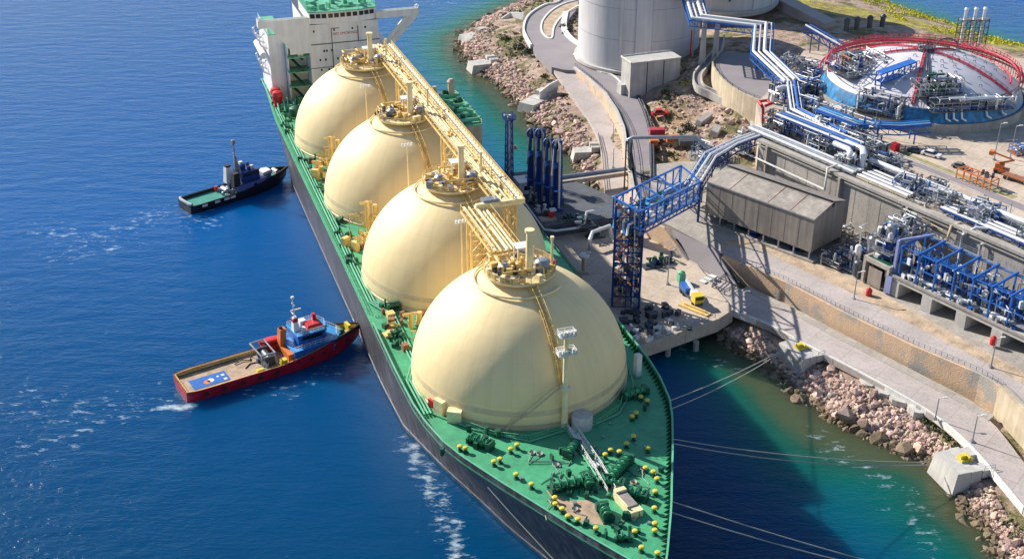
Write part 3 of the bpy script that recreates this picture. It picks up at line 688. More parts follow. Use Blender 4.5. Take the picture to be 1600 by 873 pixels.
for i in range(3):                                        # lamp masts in the gaps
    y = 21.5+43*i; mb = MB(); mb.tube((-4.6,y,DK),(-4.6,y,DK+22),.2,8,.13); mb.build('lamp_mast', 'pale', ship)
    l = [o for o in ship.children if o.name.startswith('lamp_mast')][-1]
    mb = MB(); mb.box(-5.8,-3.4,y-.2,y+.2,DK+21.6,DK+21.8)
    for k in range(4): mb.cbox((-5.6+k*.7,y,DK+21.8),.4,.5,.5)
    mb.build('floodlight', 'offwhite', l)
# --- port side vent towers and deck gear between the tanks
for j, (x, y) in enumerate(((-15.5,64.5),(-15.5,107.5),(-16.5,21.5))):
    rs = random.Random(90+j); k_ = 1 if j < 2 else .35
    mb = MB(); mb.tube((x+1,y,DK),(x+1,y,DK+9.5*k_),.5,10); mb.tube((x-.6,y,DK+9.2*k_),(x+2.2,y,DK+9.2*k_),.35,8)
    mb.tube((x+3,y+1,DK),(x+3,y+1,DK+8*k_),.7,10,.55); mb.tube((x+6,y-.5,DK),(x+4.4,y-.5,DK+6.5*k_),.5,10)
    for k in range(16 if j < 2 else 6):
        a, b = x+rs.uniform(-4,7), y+rs.uniform(-5,5); h = rs.uniform(1,6)*k_
        mb.path([(a,b,DK),(a,b,DK+h),(a+rs.uniform(-2,2),b,DK+h),(a+1,b+rs.uniform(-2,2),DK+h*.6)], rs.uniform(.12,.3), 5)
    for k in range(12 if j < 2 else 5): mb.cbox((x+rs.uniform(-5,6),y+rs.uniform(-6,6),DK), rs.uniform(.6,1.8), rs.uniform(.6,1.8), rs.uniform(.6,3)*k_, rs.uniform(0,3))
    vt = mb.build('vent_tower', 'yellow', ship)
    mb = MB()
    for k in range(9): mb.cbox((x+rs.uniform(-5,4),y+rs.uniform(-8,8),DK), rs.uniform(.5,1.4), rs.uniform(.5,1.4), rs.uniform(.5,1.6), rs.uniform(0,3))
    mb.build('deck_gear', 'rust', vt)
mb = MB(); rs = random.Random(3)                          # service pipes along the port deck edge
for j, x in enumerate((-21.4,-20.8,-20.2)):
    pts = [(x,188,DK+.5),(x,70,DK+.5),(x,34,DK+.5),(x+2.6,28,DK+.5),(x+2.6,8,DK+.5),(x,2,DK+.5),(x+.3,-10,DK+.5)]
    mb.path(pts, .17, 6)
    for y in range(-8, 186, 6): mb.beam((x+(2.6 if 8 < y < 28 else .1),y,DK),(x+(2.6 if 8 < y < 28 else .1),y,DK+.5),.16)
mb.build('deck_pipe', 'mint', ship)
mb = MB()
for k in range(90):
    y = rs.uniform(-4,188); x = rs.uniform(-21.5,-18.2); d = math.hypot(x, y-43*round(max(0,min(3,y/43)))); 
    if d < 21.5: continue
    mb.cbox((x,y,DK), rs.uniform(.4,1.3), rs.uniform(.4,1.6), rs.uniform(.4,1.5), rs.uniform(0,3))
    if rs.random() < .4: mb.tube((x+.8,y,DK),(x+.8,y,DK+rs.uniform(1,2.4)),.2,6)
mb.build('deck_fitting', 'dgreen', ship)
for j, (x, y) in enumerate(((-18.2,44.5),(-17.0,30),(-20.3,160.5),(-20.3,163.8))):
    mb = MB()
    if j < 2:
        mb.cbox((x,y,DK),2.2,1.6,.5); mb.tube((x-1,y,DK+1.2),(x+1,y,DK+1.2),.7,10); mb.cbox((x+1.2,y,DK),.5,1.4,1.6); mb.cbox((x-1.2,y,DK),.5,1.4,1.6); mb.build('small_winch', 'orange' if j == 0 else 'dgreen', ship)
    else:
        mb.lathe([(.2,DK+2.2),(1.3,DK+2.6),(1.75,DK+3.8),(1.3,DK+5.0),(.2,DK+5.4)], (x,y,0), 14); mb.lathe([(1.2,DK),(1.2,DK+2.4)], (x,y,0), 10); mb.build('red_buoy', 'red', ship, smooth=True)
# --- cargo manifold on the landward side
mb = MB(); mb.box(17.5,25.4,104,129,DK,29.2); man = mb.build('manifold_house', 'tan', ship)
mb = MB(); mb.box(17.4,25.5,103.9,129.1,29.2,29.45); mb.build('manifold_deck', 'mint', man)
mb = MB(); rs = random.Random(8)
for k in range(6): y = 106+4*k; mb.tube((18,y,30.2),(25.6,y,30.2),.55,10); mb.tube((25.2,y,30.2),(25.6,y,30.2),.85,10)
for k in range(20): mb.cbox((rs.uniform(18,25),rs.uniform(105,128),29.4), rs.uniform(.5,2), rs.uniform(.5,2), rs.uniform(.5,2.4), rs.uniform(0,3))
mb.build('manifold_pipe', 'mint', man)
mb = MB()
for k in range(14): mb.cbox((rs.uniform(18,25),rs.uniform(105,128),29.4), rs.uniform(.4,1.4), rs.uniform(.4,1.4), rs.uniform(.6,2.6), rs.uniform(0,3))
mb.build('manifold_valve', 'dgreen', man)
mb = MB(); mb.tube((23.4,126.5,29.3),(23.4,126.5,33.6),.9,10); mb.lathe([(.9,33.6),(1.2,34.2),(.5,35)], (23.4,126.5,0), 10); mb.tube((19,128,29.3),(19,128,32.8),.6,8); mb.build('crane_post', 'tan', man, smooth=True)
mb = MB(); rail(mb, [(25.3,104.2,29.45),(25.3,128.9,29.45),(17.8,128.9,29.45)], 1.1, 2, .06); mb.build('manifold_rail', 'pale', man)
# --- foredeck
def bollard_mesh():
    mb = MB(); mb.lathe([(.5,0),(.5,.1),(.3,.16),(.28,.75)], (0,0,0), 10); mb.m = 1; mb.lathe([(.28,.75),(.46,.82),(.48,1.0),(.36,1.15),(.1,1.2)], (0,0,0), 10); return mb
b0 = None
for (x, y) in [(-8.7,-24.4),(-10,-35.5),(-7.6,-40),(-8.1,-41.5),(-7.5,-43),(-7.3,-45),(-6.1,-46.2),(-4.2,-49.1),(1.2,-51.7),(4.9,-51),(4.2,-52.5),(6.4,-47.5),(8.3,-43.7),(10,-40.7),(10.2,-38.8),(9.4,-37.4),(12.1,-32.4),(4.5,-31.8),(5.9,-30.8),(7.1,-31.8),(-18.1,-21.8),(-17.3,-22.5),(-10.1,-25.2),(-13.9,-27.7),(-12.7,-27.3),(-11.5,-32.2),(14.5,-22.0),(13.4,-22.8),(17.4,-17.5),(18.0,-19.0),(9.2,-30.0),(.6,-55.5),(2.4,-57.4),(11.2,-28.4)]:
    if b0 is None: b0 = bollard_mesh().build('mooring_bollard', ['dgreen','bright'], ship, smooth=True); o = b0
    else: o = b0.copy(); col.objects.link(o); o.parent = ship
    o.location = (x, y, DK)
def winch(x, y, rz, n, sc=1.0, name='mooring_winch'):
    T = Matrix.Translation((x,y,DK)) @ Matrix.Rotation(rz,4,'Z') @ Matrix.Scale(sc*.76,4); L = n*1.5+1.6
    mb = MB(); mb.T = T; mb.box(-L/2,L/2,-1.0,1.0,0,.3)
    for k in range(n+1): 
        xx = -L/2+.5+k*1.5; mb.box(xx-.14,xx+.14,-.85,.85,.3,2.2)
    mb.box(L/2-1.2,L/2-.2,-1.2,1.2,.3,2.0); mb.box(-L/2,-L/2+.5,-1.3,-.4,.3,1.6)
    w = mb.build(name, 'dgreen', ship)
    mb = MB(); mb.T = T
    for k in range(n):
        xx = -L/2+1.25+k*1.5; mb.tube((xx-.5,0,1.3),(xx+.5,0,1.3),.62,12); mb.tube((xx-.56,0,1.3),(xx-.48,0,1.3),1.05,14); mb.tube((xx+.48,0,1.3),(xx+.56,0,1.3),1.05,14)
    mb.build('drum', 'deck', w, smooth=True)
    return w
for a in ((-14.3,-21.6,-.9,3,1.05),(-3.6,-37.2,.05,5,1.15),(-1.0,-37.8,1.4,2,1.1),(5.2,-36.2,.72,5,1.15),(3.0,-39.5,-.6,2,1.0),(-.2,-28.4,.8,3,1.0),(-1.4,-45.8,1.5,2,1.1),(5.4,-43.4,-.8,2,1.0),(16.9,-15.9,.2,4,1.0),(-.9,-52.2,-.3,2,.8)): winch(*a)
rs = random.Random(77); mb = MB()
for k in range(70):
    cx, cy = rs.choice([(-4,-37),(5.5,-36),(-1,-29),(2,-40),(-15,-21),(17,-16),(0,-50)]); x, y = cx+rs.gauss(0,2.4), cy+rs.gauss(0,1.6)
    mb.cbox((x,y,DK), rs.uniform(.3,1), rs.uniform(.3,1), rs.uniform(.3,1.5), rs.uniform(0,3))
for k in range(26):
    cx, cy = rs.choice([(-4,-37),(5.5,-36),(0,-34)]); x, y = cx+rs.gauss(0,2.4), cy+rs.gauss(0,1.6); mb.tube((x,y,DK),(x+rs.uniform(-2,2),y+rs.uniform(-2,2),DK+.3),.12,5)
mb.build('foredeck_fitting', 'dgreen', ship)
rs = random.Random(79)
for k in range(12):                                       # rope coils and hawsers lying on the foredeck
    mb = MB(); x, y = rs.uniform(-11,10), rs.uniform(-48,-25)
    if abs(x-OFF) > half(y,20)-3: continue
    mb.path([(x+(.3+.1*(q//8))*math.cos(q*.785),y+(.3+.1*(q//8))*math.sin(q*.785),DK+.1+.06*(q//8)) for q in range(30)]+[(x+rs.uniform(-3,3),y-2,DK+.1),(x+rs.uniform(-5,5),y-4,DK+.1)], .07, 4); mb.build('rope_coil', 'rope' if k % 3 else 'tan', ship)
mb = MB(); rs = random.Random(78)
for k in range(40):
    x, y = rs.uniform(-13,13), rs.uniform(-50,-22)
    if abs(x-OFF) < half(y,20)-2: mb.cbox((x,y,DK), rs.uniform(.2,.6), rs.uniform(.2,.9), rs.uniform(.2,.6), rs.uniform(0,3))
mb.build('deck_cleat', 'steel', ship)
mb = MB(); mb.T = Matrix.Translation((2.9,-44.6,DK)) @ Matrix.Rotation(.12,4,'Z') @ Matrix.Scale(.74,4); mb.box(-1.15,1.15,-2.6,2.4,0,2.0); c = mb.build('deck_hatch', 'wallg', ship)
mb = MB(); mb.T = Matrix.Translation((2.9,-44.6,DK)) @ Matrix.Rotation(.12,4,'Z') @ Matrix.Scale(.74,4); mb.box(-1.3,1.3,2.4,3.6,0,2.5); mb.box(-1.45,-1.15,-2.6,2.4,0,2.1); mb.box(-1.5,1.5,-4.4,-2.6,0,1.7); mb.build('hatch_coaming', 'pale', c)
mb = MB(); mb.lathe([(1.9,DK),(1.9,DK+2.3),(1.75,DK+2.5),(.1,DK+2.55)], (4.3,-21.6,0), 22); mb.build('round_store', 'lconc', ship, smooth=False)
mb = MB(); mb.cbox((20.3,-9.4,DK),1.1,1.1,4.6,.2); mb.build('vent_post', 'offwhite', ship)
mb = MB(); mb.cbox((-18.0,-9.6,DK),1.6,2.2,2.8,.5); mb.cbox((-16.4,-13.0,DK),2.6,1.6,2.4,-.5); mb.build('deck_house', 'pale', ship)
mb = MB(); mb.cbox((-18.8,-7.2,DK),1.2,1.4,1.6,.5); mb.build('fire_locker', 'red', ship)
mb = MB()
for sg in (-.7,.7): rail(mb, [(2.2+sg,-21.5,DK+.25),(2.2+sg,-34,DK+.25),(1.8+sg,-41,DK+.25)], 1.0, 1.2, .07)
mb.box(1.5,2.9,-34,-21.5,DK+.12,DK+.25); mb.build('gangway', 'offwhite', ship)
mb = MB(); rail(mb, [(-15.5,-14.5,DK),(-11.5,-19.5,DK),(-6,-22.8,DK),(1.4,-21.6,DK)], 1.1, 1.2, .06); rail(mb, [(3.2,-22,DK),(6.5,-22.4,DK),(12.6,-19,DK),(17,-12.2,DK)], 1.1, 1.2, .06)
mb.path([(-21,-8,DK+.3),(-14,-17,DK+.3),(-6,-23.4,DK+.3),(1.2,-22.2,DK+.3),(1.2,-36,DK+.3)], .15, 5); mb.path([(1.2,-24,DK+.3),(12,-20.4,DK+.3),(18,-13,DK+.3),(21,-2,DK+.3)], .15, 5)
mb.build('foredeck_rail', 'mint', ship)
mb = MB(); mb.tube((1.3,-20.9,DK),(1.3,-20.9,DK+19.3),.62,12,.42); mast = mb.build('foremast', 'pale', ship, smooth=True)
mb = MB()
for z, w in ((DK+15.0,1.6),(DK+18.6,1.4)):
    if z > DK+16: mb.build('crosstree', 'offwhite', mast); mb = MB()
    mb.box(1.3-w,1.3+w,-21.8,-20.0,z,z+.15); rail(mb, [(1.3-w,-21.8,z+.1),(1.3+w,-21.8,z+.1),(1.3+w,-20,z+.1),(1.3-w,-20,z+.1),(1.3-w,-21.8,z+.1)], .9, 1, .06)
    for k in range(5): mb.cbox((1.3-w+.4+k*.6,-21.3,z+.15),.4,.4,.9)
mb.build('crosstree', 'offwhite', mast)
mb = MB(); mb.box(.5,2.1,-21.6,-20.2,DK+8.2,DK+8.4); mb.build('mast_step', 'offwhite', mast)
mb = MB(); mb.path([(1.1,-20.3,DK+8.3),(-1.5,-20.7,DK+7.0),(-4.8,-20.4,DK+4.2),(-8.4,-19.2,DK+1.2),(-9.3,-19.3,DK)], .16, 5); mb.path([(1.1,-20.3,DK+9.3),(-1.5,-20.7,DK+8.0),(-4.8,-20.4,DK+5.2),(-8.4,-19.2,DK+2.2)], .08, 5); mb.build('mast_ladder', 'tan', mast)
# --- accommodation block
mb = MB(); mb.box(-10,10.5,158,186,DK,44.6); acc = mb.build('accommodation', 'white', ship)
mb = MB(); mb.box(-10.2,10.7,157.8,186.2,44.6,44.85); mb.box(-10.15,10.65,157.86,158,38.6,38.85); mb.box(-10.15,10.65,157.86,158,31.6,31.75); mb.build('deck_line', 'dsteel', acc)
def win_row(zs, xs_, w, h, name='window'):
    for x in xs_:
        mb = MB(); mb.box(x-w/2,x+w/2,157.93,158.05,zs-h/2,zs+h/2); mb.build(name, 'dark', acc)
for z, xs_ in ((42.6,(-8.5,-2.6,2.8,6.6)),(36.6,(-5.9,-5.1,-3.6,3.4,8.0)),(34.0,(-7.2,-5.6,-2.0,.4,1.2,3.4)),(31.0,(-7.0,-4.8,-2.8,-.8,-.1,2.2,5,6)),(28.0,(-8,-6,-3,0))): win_row(z, xs_, .5, .6)
mb = MB()
for x, z0_, z1_ in ((-3.4,24,43.0),(4.4,38.8,43.2)): mb.box(x-.1,x+.1,157.84,157.99,z0_,z1_)
mb.box(-3.4,-1,157.84,157.99,43,43.15); mb.build('drain_pipe', 'dsteel', acc)
fc = bpy.data.curves.new('warning_lettering', 'FONT'); fc.body = 'NO SMOKING'; fc.size = 1.15; fc.extrude = .015; fc.align_x = 'CENTER'; fc.materials.append(M['red'])
fo = bpy.data.objects.new('warning_lettering', fc); col.objects.link(fo); fo.parent = acc; fo.location = (.6,157.96,41.0); fo.rotation_euler = (math.pi/2,0,0)
bpy.context.view_layer.update(); _me = bpy.data.meshes.new_from_object(fo.evaluated_get(bpy.context.evaluated_depsgraph_get()))
_lo = bpy.data.objects.new('warning_lettering', _me); col.objects.link(_lo); _lo.parent = acc; _lo.location = fo.location; _lo.rotation_euler = fo.rotation_euler; bpy.data.objects.remove(fo); _lo.name = 'warning_lettering'
mb = MB(); mb.prism([(-9.6,159.2),(-9.6,158.0),(-4.4,156.9),(4.6,156.9),(9.9,158.0),(9.9,159.2),(9.9,176),(-9.6,176)], 44.85, 48.2); wh = mb.build('wheelhouse', 'white', ship)
for k, (x, y, rz) in enumerate([(-8.6,157.70,-.21),(-7.0,157.38,-.21),(-5.4,157.03,-.21),(-3.5,156.85,0),(-1.8,156.85,0),(0,156.85,0),(1.8,156.85,0),(3.6,156.85,0),(5.5,157.03,.2),(7.1,157.35,.2),(8.7,157.7,.2)]):
    mb = MB(); mb.T = Matrix.Translation((x,y,0)) @ Matrix.Rotation(rz,4,'Z'); mb.box(-.66,.66,-.06,.12,46.5,47.7); mb.build('bridge_window', 'dark', wh)
mb = MB(); mb.prism([(-10,159.2),(-10,157.7),(-4.5,156.5),(4.7,156.5),(10.3,157.7),(10.3,159.2),(10.3,176.4),(-10,176.4)], 48.2, 48.5); mb.build('wheelhouse_roof', 'mint', wh)
mb = MB(); rs = random.Random(21)
rail(mb, [(-9.8,176,48.5),(-9.8,158.4,48.5),(-4.5,156.8,48.5),(4.7,156.8,48.5),(10.1,158.4,48.5),(10.1,176,48.5)], 1.1, 1.6, .06)
for k in range(26): mb.cbox((rs.uniform(-9,9.5),rs.uniform(159,175),48.5), rs.uniform(.4,2.2), rs.uniform(.4,2.2), rs.uniform(.3,1.8), rs.uniform(0,1))
mb.build('roof_equipment', 'mint', wh)
mb = MB(); mb.tube((0,168,48.5),(0,168,60),.6,10,.35); mb.box(-2.4,2.4,167.8,168.2,54,54.3); mb.box(-1.8,1.8,167.6,168.4,57,57.4); mb.build('radar_mast', 'white', wh)
for sg, xi, xo in ((-1,-9.6,-24.2),(1,9.9,22.9)):
    mb = MB(); ya, yb = 157.6, 161.0
    mb.box(min(xi,xo),max(xi,xo),ya,yb,44.85,45.1)
    mb.box(min(xi,xo),max(xi,xo),ya,ya+.2,45.1,46.9); mb.box(min(xi,xo),max(xi,xo),yb-.2,yb,45.1,46.4); mb.box(min(xo,xo-sg*.2),max(xo,xo-sg*.2),ya,yb,45.1,46.9)
    xm = xi+(xo-xi)*.42; xq = xi+(xo-xi)*.78
    if sg < 0: mb.add([(xq,ya,44.85),(xi,ya,44.85),(xi,ya,36.5),(xm,ya,36.5),(xm,ya,38.0),(xq,ya+.3,44.85),(xi,ya+.3,44.85),(xi,ya+.3,36.5),(xm,ya+.3,36.5),(xm,ya+.3,38.0)], [(0,4,3,2,1),(5,6,7,8,9),(0,5,9,4),(4,9,8,3),(3,8,7,2),(2,7,6,1),(1,6,5,0)])
    else:
        mb.beam((xq,159,44.8),(xi+1.8,159,36.2),.6,1.2); mb.beam((xq+2,159,44.8),(xi+2.2,159,34.4),.6,1.6)
    w = mb.build('bridge_wing', 'white', ship)
    mb = MB(); mb.box(min(xi,xo)+.3,max(xi,xo)-.3,ya+.22,yb-.22,45.1,45.12); mb.build('wing_deck', 'mint', w)
    mb = MB(); rail(mb, [(xi,ya+.1,46.9),(xo,ya+.1,46.9),(xo,yb-.1,46.9)], .5, 1.6, .05, 1); mb.cbox((xo-sg*.7,ya+.8,46.9),.6,.6,.9); mb.build('wing_rail', 'white', w)
mb = MB(); mb.box(-16.2,-15.8,162,166,DK,38.0); mb.build('side_screen', 'white', ship)
mb = MB(); mb.box(10.5,14.5,166,180,DK,36); mb.build('side_house', 'white', ship)
mb = MB(); mb.box(-16.2,-10,166,178,DK,38.0); sh_ = mb.build('side_house', 'white', ship)
for z in (26.0,30.4,34.8,38.0):
    mb = MB(); mb.box(-16.3,-10.02,160.0,166,z-.2,z); b = mb.build('balcony', 'mint', sh_)
    mb = MB(); rail(mb, [(-16.2,160.1,z),(-10.1,160.1,z)], 1.0, 1.2, .06); mb.beam((-16,166,z),(-12,160.5,z-4.2),.9,.15); mb.build('balcony_stair', 'dgreen', b)
mb = MB(); mb.cbox((-13.2,163,38),2.2,2.6,1.8); mb.cbox((-12.4,162,34.8),1.6,1.6,1.5); mb.build('life_raft', 'offwhite', sh_)
mb = MB(); mb.box(-20.8,-16.3,166,186,DK,40.4); bh = mb.build('boat_house', 'white', ship)
mb = MB(); mb.box(-20.9,-16.35,165.9,186,40.4,40.6); mb.build('boat_deck', 'mint', bh)
mb = MB(); rail(mb, [(-20.7,166.1,40.6),(-20.7,186,40.6)], 1.1, 1.6, .06)
for y in (168,174,180):
    mb.path([(-20.9,y,36),(-22.8,y,37),(-23.2,y,39),(-21.6,y,40.5)], .28, 6); mb.path([(-20.9,y,28),(-22.6,y,29),(-23,y,31),(-21.6,y,32.5)], .28, 6)
mb.build('davit', 'white', bh)
mb = MB(); mb.tube((-22.4,166.8,34.2),(-22.4,181,34.2),1.0,10); mb.build('lifeboat', 'offwhite', bh, smooth=True)
mb = MB(); rs = random.Random(31)
for k in range(9): x = -21+rs.uniform(0,9); mb.tube((x,152.5+rs.uniform(-1,8),DK),(x+.2,158,DK+rs.uniform(1,4)),.25,6)
for k in range(10): mb.cbox((rs.uniform(-21,-11),rs.uniform(152,164),DK), rs.uniform(.5,1.6), rs.uniform(.5,2.4), rs.uniform(.5,2.6), rs.uniform(0,1))
mb.build('poop_gear', 'mint', ship)
mb = MB(); mb.lathe([(1.5,DK),(1.7,DK+1),(1.7,DK+2.4),(.8,DK+2.9),(.1,DK+3)], (-16.6,152.2,0), 14); mb.build('green_drum', 'dgreen', ship, smooth=True)
# ------------------------------------------------------------------ tugs
def tug(name, label, loc, rz, L, B, colh, coldeck, inner, z_after, z_fore):
    t = thing(name, label, 'tug', loc, rz)
    def hb(x):
        u = x/L
        if u < .06: return B/2*(.86+.14*u/.06)
        if u < .55: return B/2
        return B/2*max(0, 1-((u-.55)/.45)**2.3)
    def sheer(x): u = max(0, (x/L-.5)/.5); return z_after+(z_fore-z_after)*min(1, u*1.5)
    xs_ = np.concatenate([np.linspace(0, L*.6, 14), np.linspace(L*.63, L, 18)])
    mb = MB(); n = len(xs_); lev = [(-1,.78),(.6,.9),(1.6,.97),(None,1.0)]
    for sg in (-1, 1):
        vs = [(x-(0 if z is None else (.12*L*(x/L)**6)*(1-k)*3), sg*hb(x)*k, sheer(x)+.9 if z is None else z) for x in xs_ for z, k in lev]
        fs = []
        for i in range(n-1):
            for j in range(3):
                q = (i*4+j, i*4+4+j, i*4+5+j, i*4+1+j); fs.append(q if sg > 0 else q[::-1])
        mb.add(vs, fs)
    mb.add([(0,sg*hb(0)*k, sheer(0)+.9 if z is None else z) for z, k in lev for sg in (-1,1)], [(2*j,2*j+1,2*j+3,2*j+2) for j in range(3)])
    hull_ = mb.build('hull', colh, t, smooth=True)
    mb = MB(); mb.strip([(x,hb(x)-.3,sheer(x)) for x in xs_],[(x,-hb(x)+.3,sheer(x)) for x in xs_],.2); dk = mb.build('deck', coldeck, t)
    mb = MB()
    for sg in (-1, 1): mb.wall([(x,sg*(hb(x)-.32)) for x in xs_[:-1]], .14, [sheer(x)-.1 for x in xs_[:-1]], [sheer(x)+.85 for x in xs_[:-1]])
    mb.wall([(.35,-hb(0)+.3),(.35,hb(0)-.3)], .14, [z_after]*2, [z_after+.85]*2)
    mb.build('bulwark', inner, t)
    mb = MB(); P = [(x+.1,hb(x)+.1,sheer(x)+.75) for x in xs_ if x > L*.8]; P += [(p[0],-p[1],p[2]) for p in P[::-1]]; mb.path(P, .42, 7); mb.build('bow_fender', 'black', t, smooth=True)
    return t, hb, sheer
tr, hb, sh = tug('red_tug', 'crimson tug with a blue deckhouse and a long timber after deck', (-70.6,217.7,0), R(32.4), 42.5, 10.2, 'crimson', 'wood', 'yellow', 1.9, 3.6)
mb = MB(); mb.box(2.2,10.2,-2.9,1.2,1.9,1.98); matb = mb.build('deck_mat', 'blue', tr)
mb = MB(); mb.lathe([(.75,1.985),(.75,1.99)], (6.4,-1.0,0), 14); mb.box(9.0,9.7,-2.4,-1.7,1.98,1.99); mb.box(9.0,9.7,-.6,.1,1.98,1.99); mb.lathe([(.3,1.985),(.3,1.99)], (8.2,-.3,0), 10); mb.build('mat_emblem', 'white', matb)
mb = MB(); mb.lathe([(.75,1.985),(.75,1.99)], (5.5,-1.3,0), 12); mb.build('mat_emblem', 'orange', matb)
rs = random.Random(61); mb = MB()
mb.path([(1,3.6,2.3),(14,4.0,2.3)], .16, 6); mb.path([(13,2.2,2.1),(15,2.8,2.2),(16.5,2.0,2.1),(17,3,2.1)], .12, 5); mb.path([(14.5,-.5,2.0),(16,.8,2.0),(17.6,.6,2.0)], .12, 5); mb.build('tow_rope', 'black', tr)
mb = MB()
for y in (-3.2,3.4): mb.path([(17.4,y,1.9),(17.4,y,5.4),(20.6,y,5.4),(20.6,y,1.9)], .18, 6)
mb.path([(17.4,-3.2,5.4),(17.4,3.4,5.4)], .18, 6); mb.path([(20.6,-3.2,5.4),(20.6,3.4,5.4)], .18, 6); mb.build('tow_arch', 'steel', tr, smooth=True)
mb = MB(); mb.box(18,21.4,-2.4,2.4,1.9,2.3); mb.tube((19.6,-1.9,3.3),(19.6,1.9,3.3),.95,14); mb.box(18.4,20.8,-2.5,-2.1,2.3,4.3); mb.box(18.4,20.8,2.1,2.5,2.3,4.3); mb.build('towing_winch', 'dsteel', tr)
mb = MB()
for k in range(10): mb.cbox((rs.uniform(16.5,22),rs.uniform(-3.6,3.6),1.9), rs.uniform(.4,1.2), rs.uniform(.4,1.2), rs.uniform(.4,1.6), rs.uniform(0,3))
mb.box(16.0,18.0,-4.4,-3.4,1.9,2.6); mb.build('deck_fitting', 'steel', tr)
mb = MB(); mb.cbox((16.6,-3.9,1.9),1.6,.8,1.0); mb.cbox((22.2,-3.6,1.9),1.4,1.2,1.5); mb.build('locker', 'bright', tr)
mb = MB(); mb.lathe([(.1,0),(.8,.2),(1.1,1.0),(.95,1.4),(.2,1.5)], (0,0,0), 14); mb.v = [(22.3+p[0]*2.6,4.0+p[1]*1.0,3.4+p[2]) for p in mb.v]; rb = mb.build('rescue_boat', 'red', tr, smooth=True)
mb = MB(); mb.box(20.2,24.4,2.7,4.9,1.9,3.5); mb.build('boat_cradle', 'red', tr)
mb = MB(); mb.box(23.4,24.6,-3.6,3.2,1.9,4.6); mb.frus(23.4,24.8,.9,2.9,4.6,23.8,25.2,1.1,2.7,9.0); mb.build('funnel', 'orange', tr)
mb = MB(); mb.tube((24.4,2.0,9),(24.2,2.0,10.4),.4,9); mb.build('funnel_pipe', 'black', tr)
mb = MB(); mb.prism([(24.6,-4.4),(24.6,4.4),(34.6,3.6),(36.4,1.6),(36.4,-1.6),(34.6,-3.6)], 2.4, 5.4); hs = mb.build('deckhouse', 'blue', tr)
mb = MB(); mb.box(24.4,29.0,-4.75,-2.6,3.4,3.55); mb.prism([(24.3,-4.6),(24.3,4.6),(35,3.9),(36.8,1.8),(36.8,-1.8),(35,-3.9)], 5.4, 5.55); mb.build('boat_deck', 'skyblue', hs)
mb = MB(); mb.prism([(26.2,-3.0),(26.2,3.0),(32.4,2.8),(33.6,1.4),(33.6,-1.4),(32.4,-2.8)], 5.55, 8.6); wh_ = mb.build('wheelhouse', 'blue', tr)
mb = MB(); mb.box(27.2,31.8,-3.08,-2.9,7.2,8.1); mb.box(27.2,31.8,2.8,3.06,7.2,8.1); mb.box(33.55,33.68,-1.3,1.3,7.2,8.1); mb.build('window', 'dark', wh_)
for y in (-1,1):
    mb = MB(); mb.add([(32.5,y*2.82,7.2),(33.6,y*1.48,7.2),(33.6,y*1.48,8.1),(32.5,y*2.82,8.1),(32.56,y*2.88,7.2),(33.68,y*1.5,7.2),(33.68,y*1.5,8.1),(32.56,y*2.88,8.1)], [(0,1,2,3),(4,5,6,7),(0,4,7,3),(1,5,6,2),(3,2,6,7),(0,1,5,4)]); mb.build('window', 'dark', wh_)
mb = MB(); mb.prism([(26,-3.2),(26,3.2),(32.6,3.0),(34,1.5),(34,-1.5),(32.6,-3.0)], 8.6, 8.8); mb.build('roof', 'skyblue', wh_)
mb = MB(); mb.frus(29,33,-1.8,1.6,8.8,29.4,32.6,-1.4,1.2,9.8); mb.cbox((31.8,1.0,9.8),.8,.8,1.6); mb.build('fire_monitor', 'red', wh_)
mb = MB(); mb.cbox((29.2,1.6,8.8),1.4,1.4,1.3); mb.cbox((28.2,-1.2,8.8),1.0,1.0,1.0); mb.build('searchlight', 'white', wh_)
mb = MB(); mb.frus(26.2,27.8,-.9,.9,8.8,26.5,27.3,-.4,.4,13.5); mb.tube((26.9,0,13.4),(26.9,0,19.5),.16,7); mb.beam((26.9,-1.3,14.2),(26.9,1.3,14.2),.2); mb.beam((26.2,0,15.6),(28.6,0,15.6),.25,.4); mb.beam((26.9,-.8,17.5),(26.9,.8,17.5),.15); mb.cbox((26.9,0,19.4),.6,.6,.5); mb.build('mast', 'white', tr)
mb = MB(); mb.cbox((26.9,0,12.2),1.2,1.2,1.0); mb.build('mast_light', 'crimson', tr)
mb = MB(); mb.cbox((39.4,0,3.6),.7,2.2,1.8); mb.tube((39.4,-1.4,4.6),(39.4,1.4,4.6),.3,8); mb.build('tow_bitt', 'bright', tr)
mb = MB(); mb.tube((37.4,-1.2,4.3),(37.4,1.2,4.3),.7,12); mb.box(36.6,38.2,-1.5,1.5,3.5,3.8); mb.build('anchor_winch', 'dgreen', tr)
for k in range(5):
    mb = MB(); x = 25+3.2*k; mb.box(x-.4,x+.4,-hb(x)-.06,-hb(x)+.2,2.2,2.6); mb.build('freeing_port', 'black', tr)
tb, hb, sh = tug('black_tug', 'black tug with a dark blue house and a teal after deck', (-92.2,312.0,0), R(42.0), 33.8, 8.6, mat('black_tug_paint', (.02,.021,.03), .45, var=.3, streak=.3), 'teal', 'black', 1.7, 3.2)
mb = MB(); mb.path([(.6,3.4,2.8),(.2,2.4,2.8),(.2,-2.4,2.8),(.6,-3.4,2.8)], .45, 7); mb.build('stern_fender', 'steel', tb, smooth=True)
mb = MB()
for x in (4,8,11,13): mb.cbox((x,-4.3,1.6),1.6,.25,.7)
mb.build('tyre_fender', 'offwhite', tb)
mb = MB(); rs = random.Random(66)
for k in range(22): mb.cbox((rs.uniform(11.5,16),rs.uniform(-3.4,3.2),1.7), rs.uniform(.3,1.2), rs.uniform(.3,1.2), rs.uniform(.4,2), rs.uniform(0,3))
mb.tube((13,-1.4,2.8),(13,1.4,2.8),.8,12); mb.build('towing_winch', 'steel', tb)
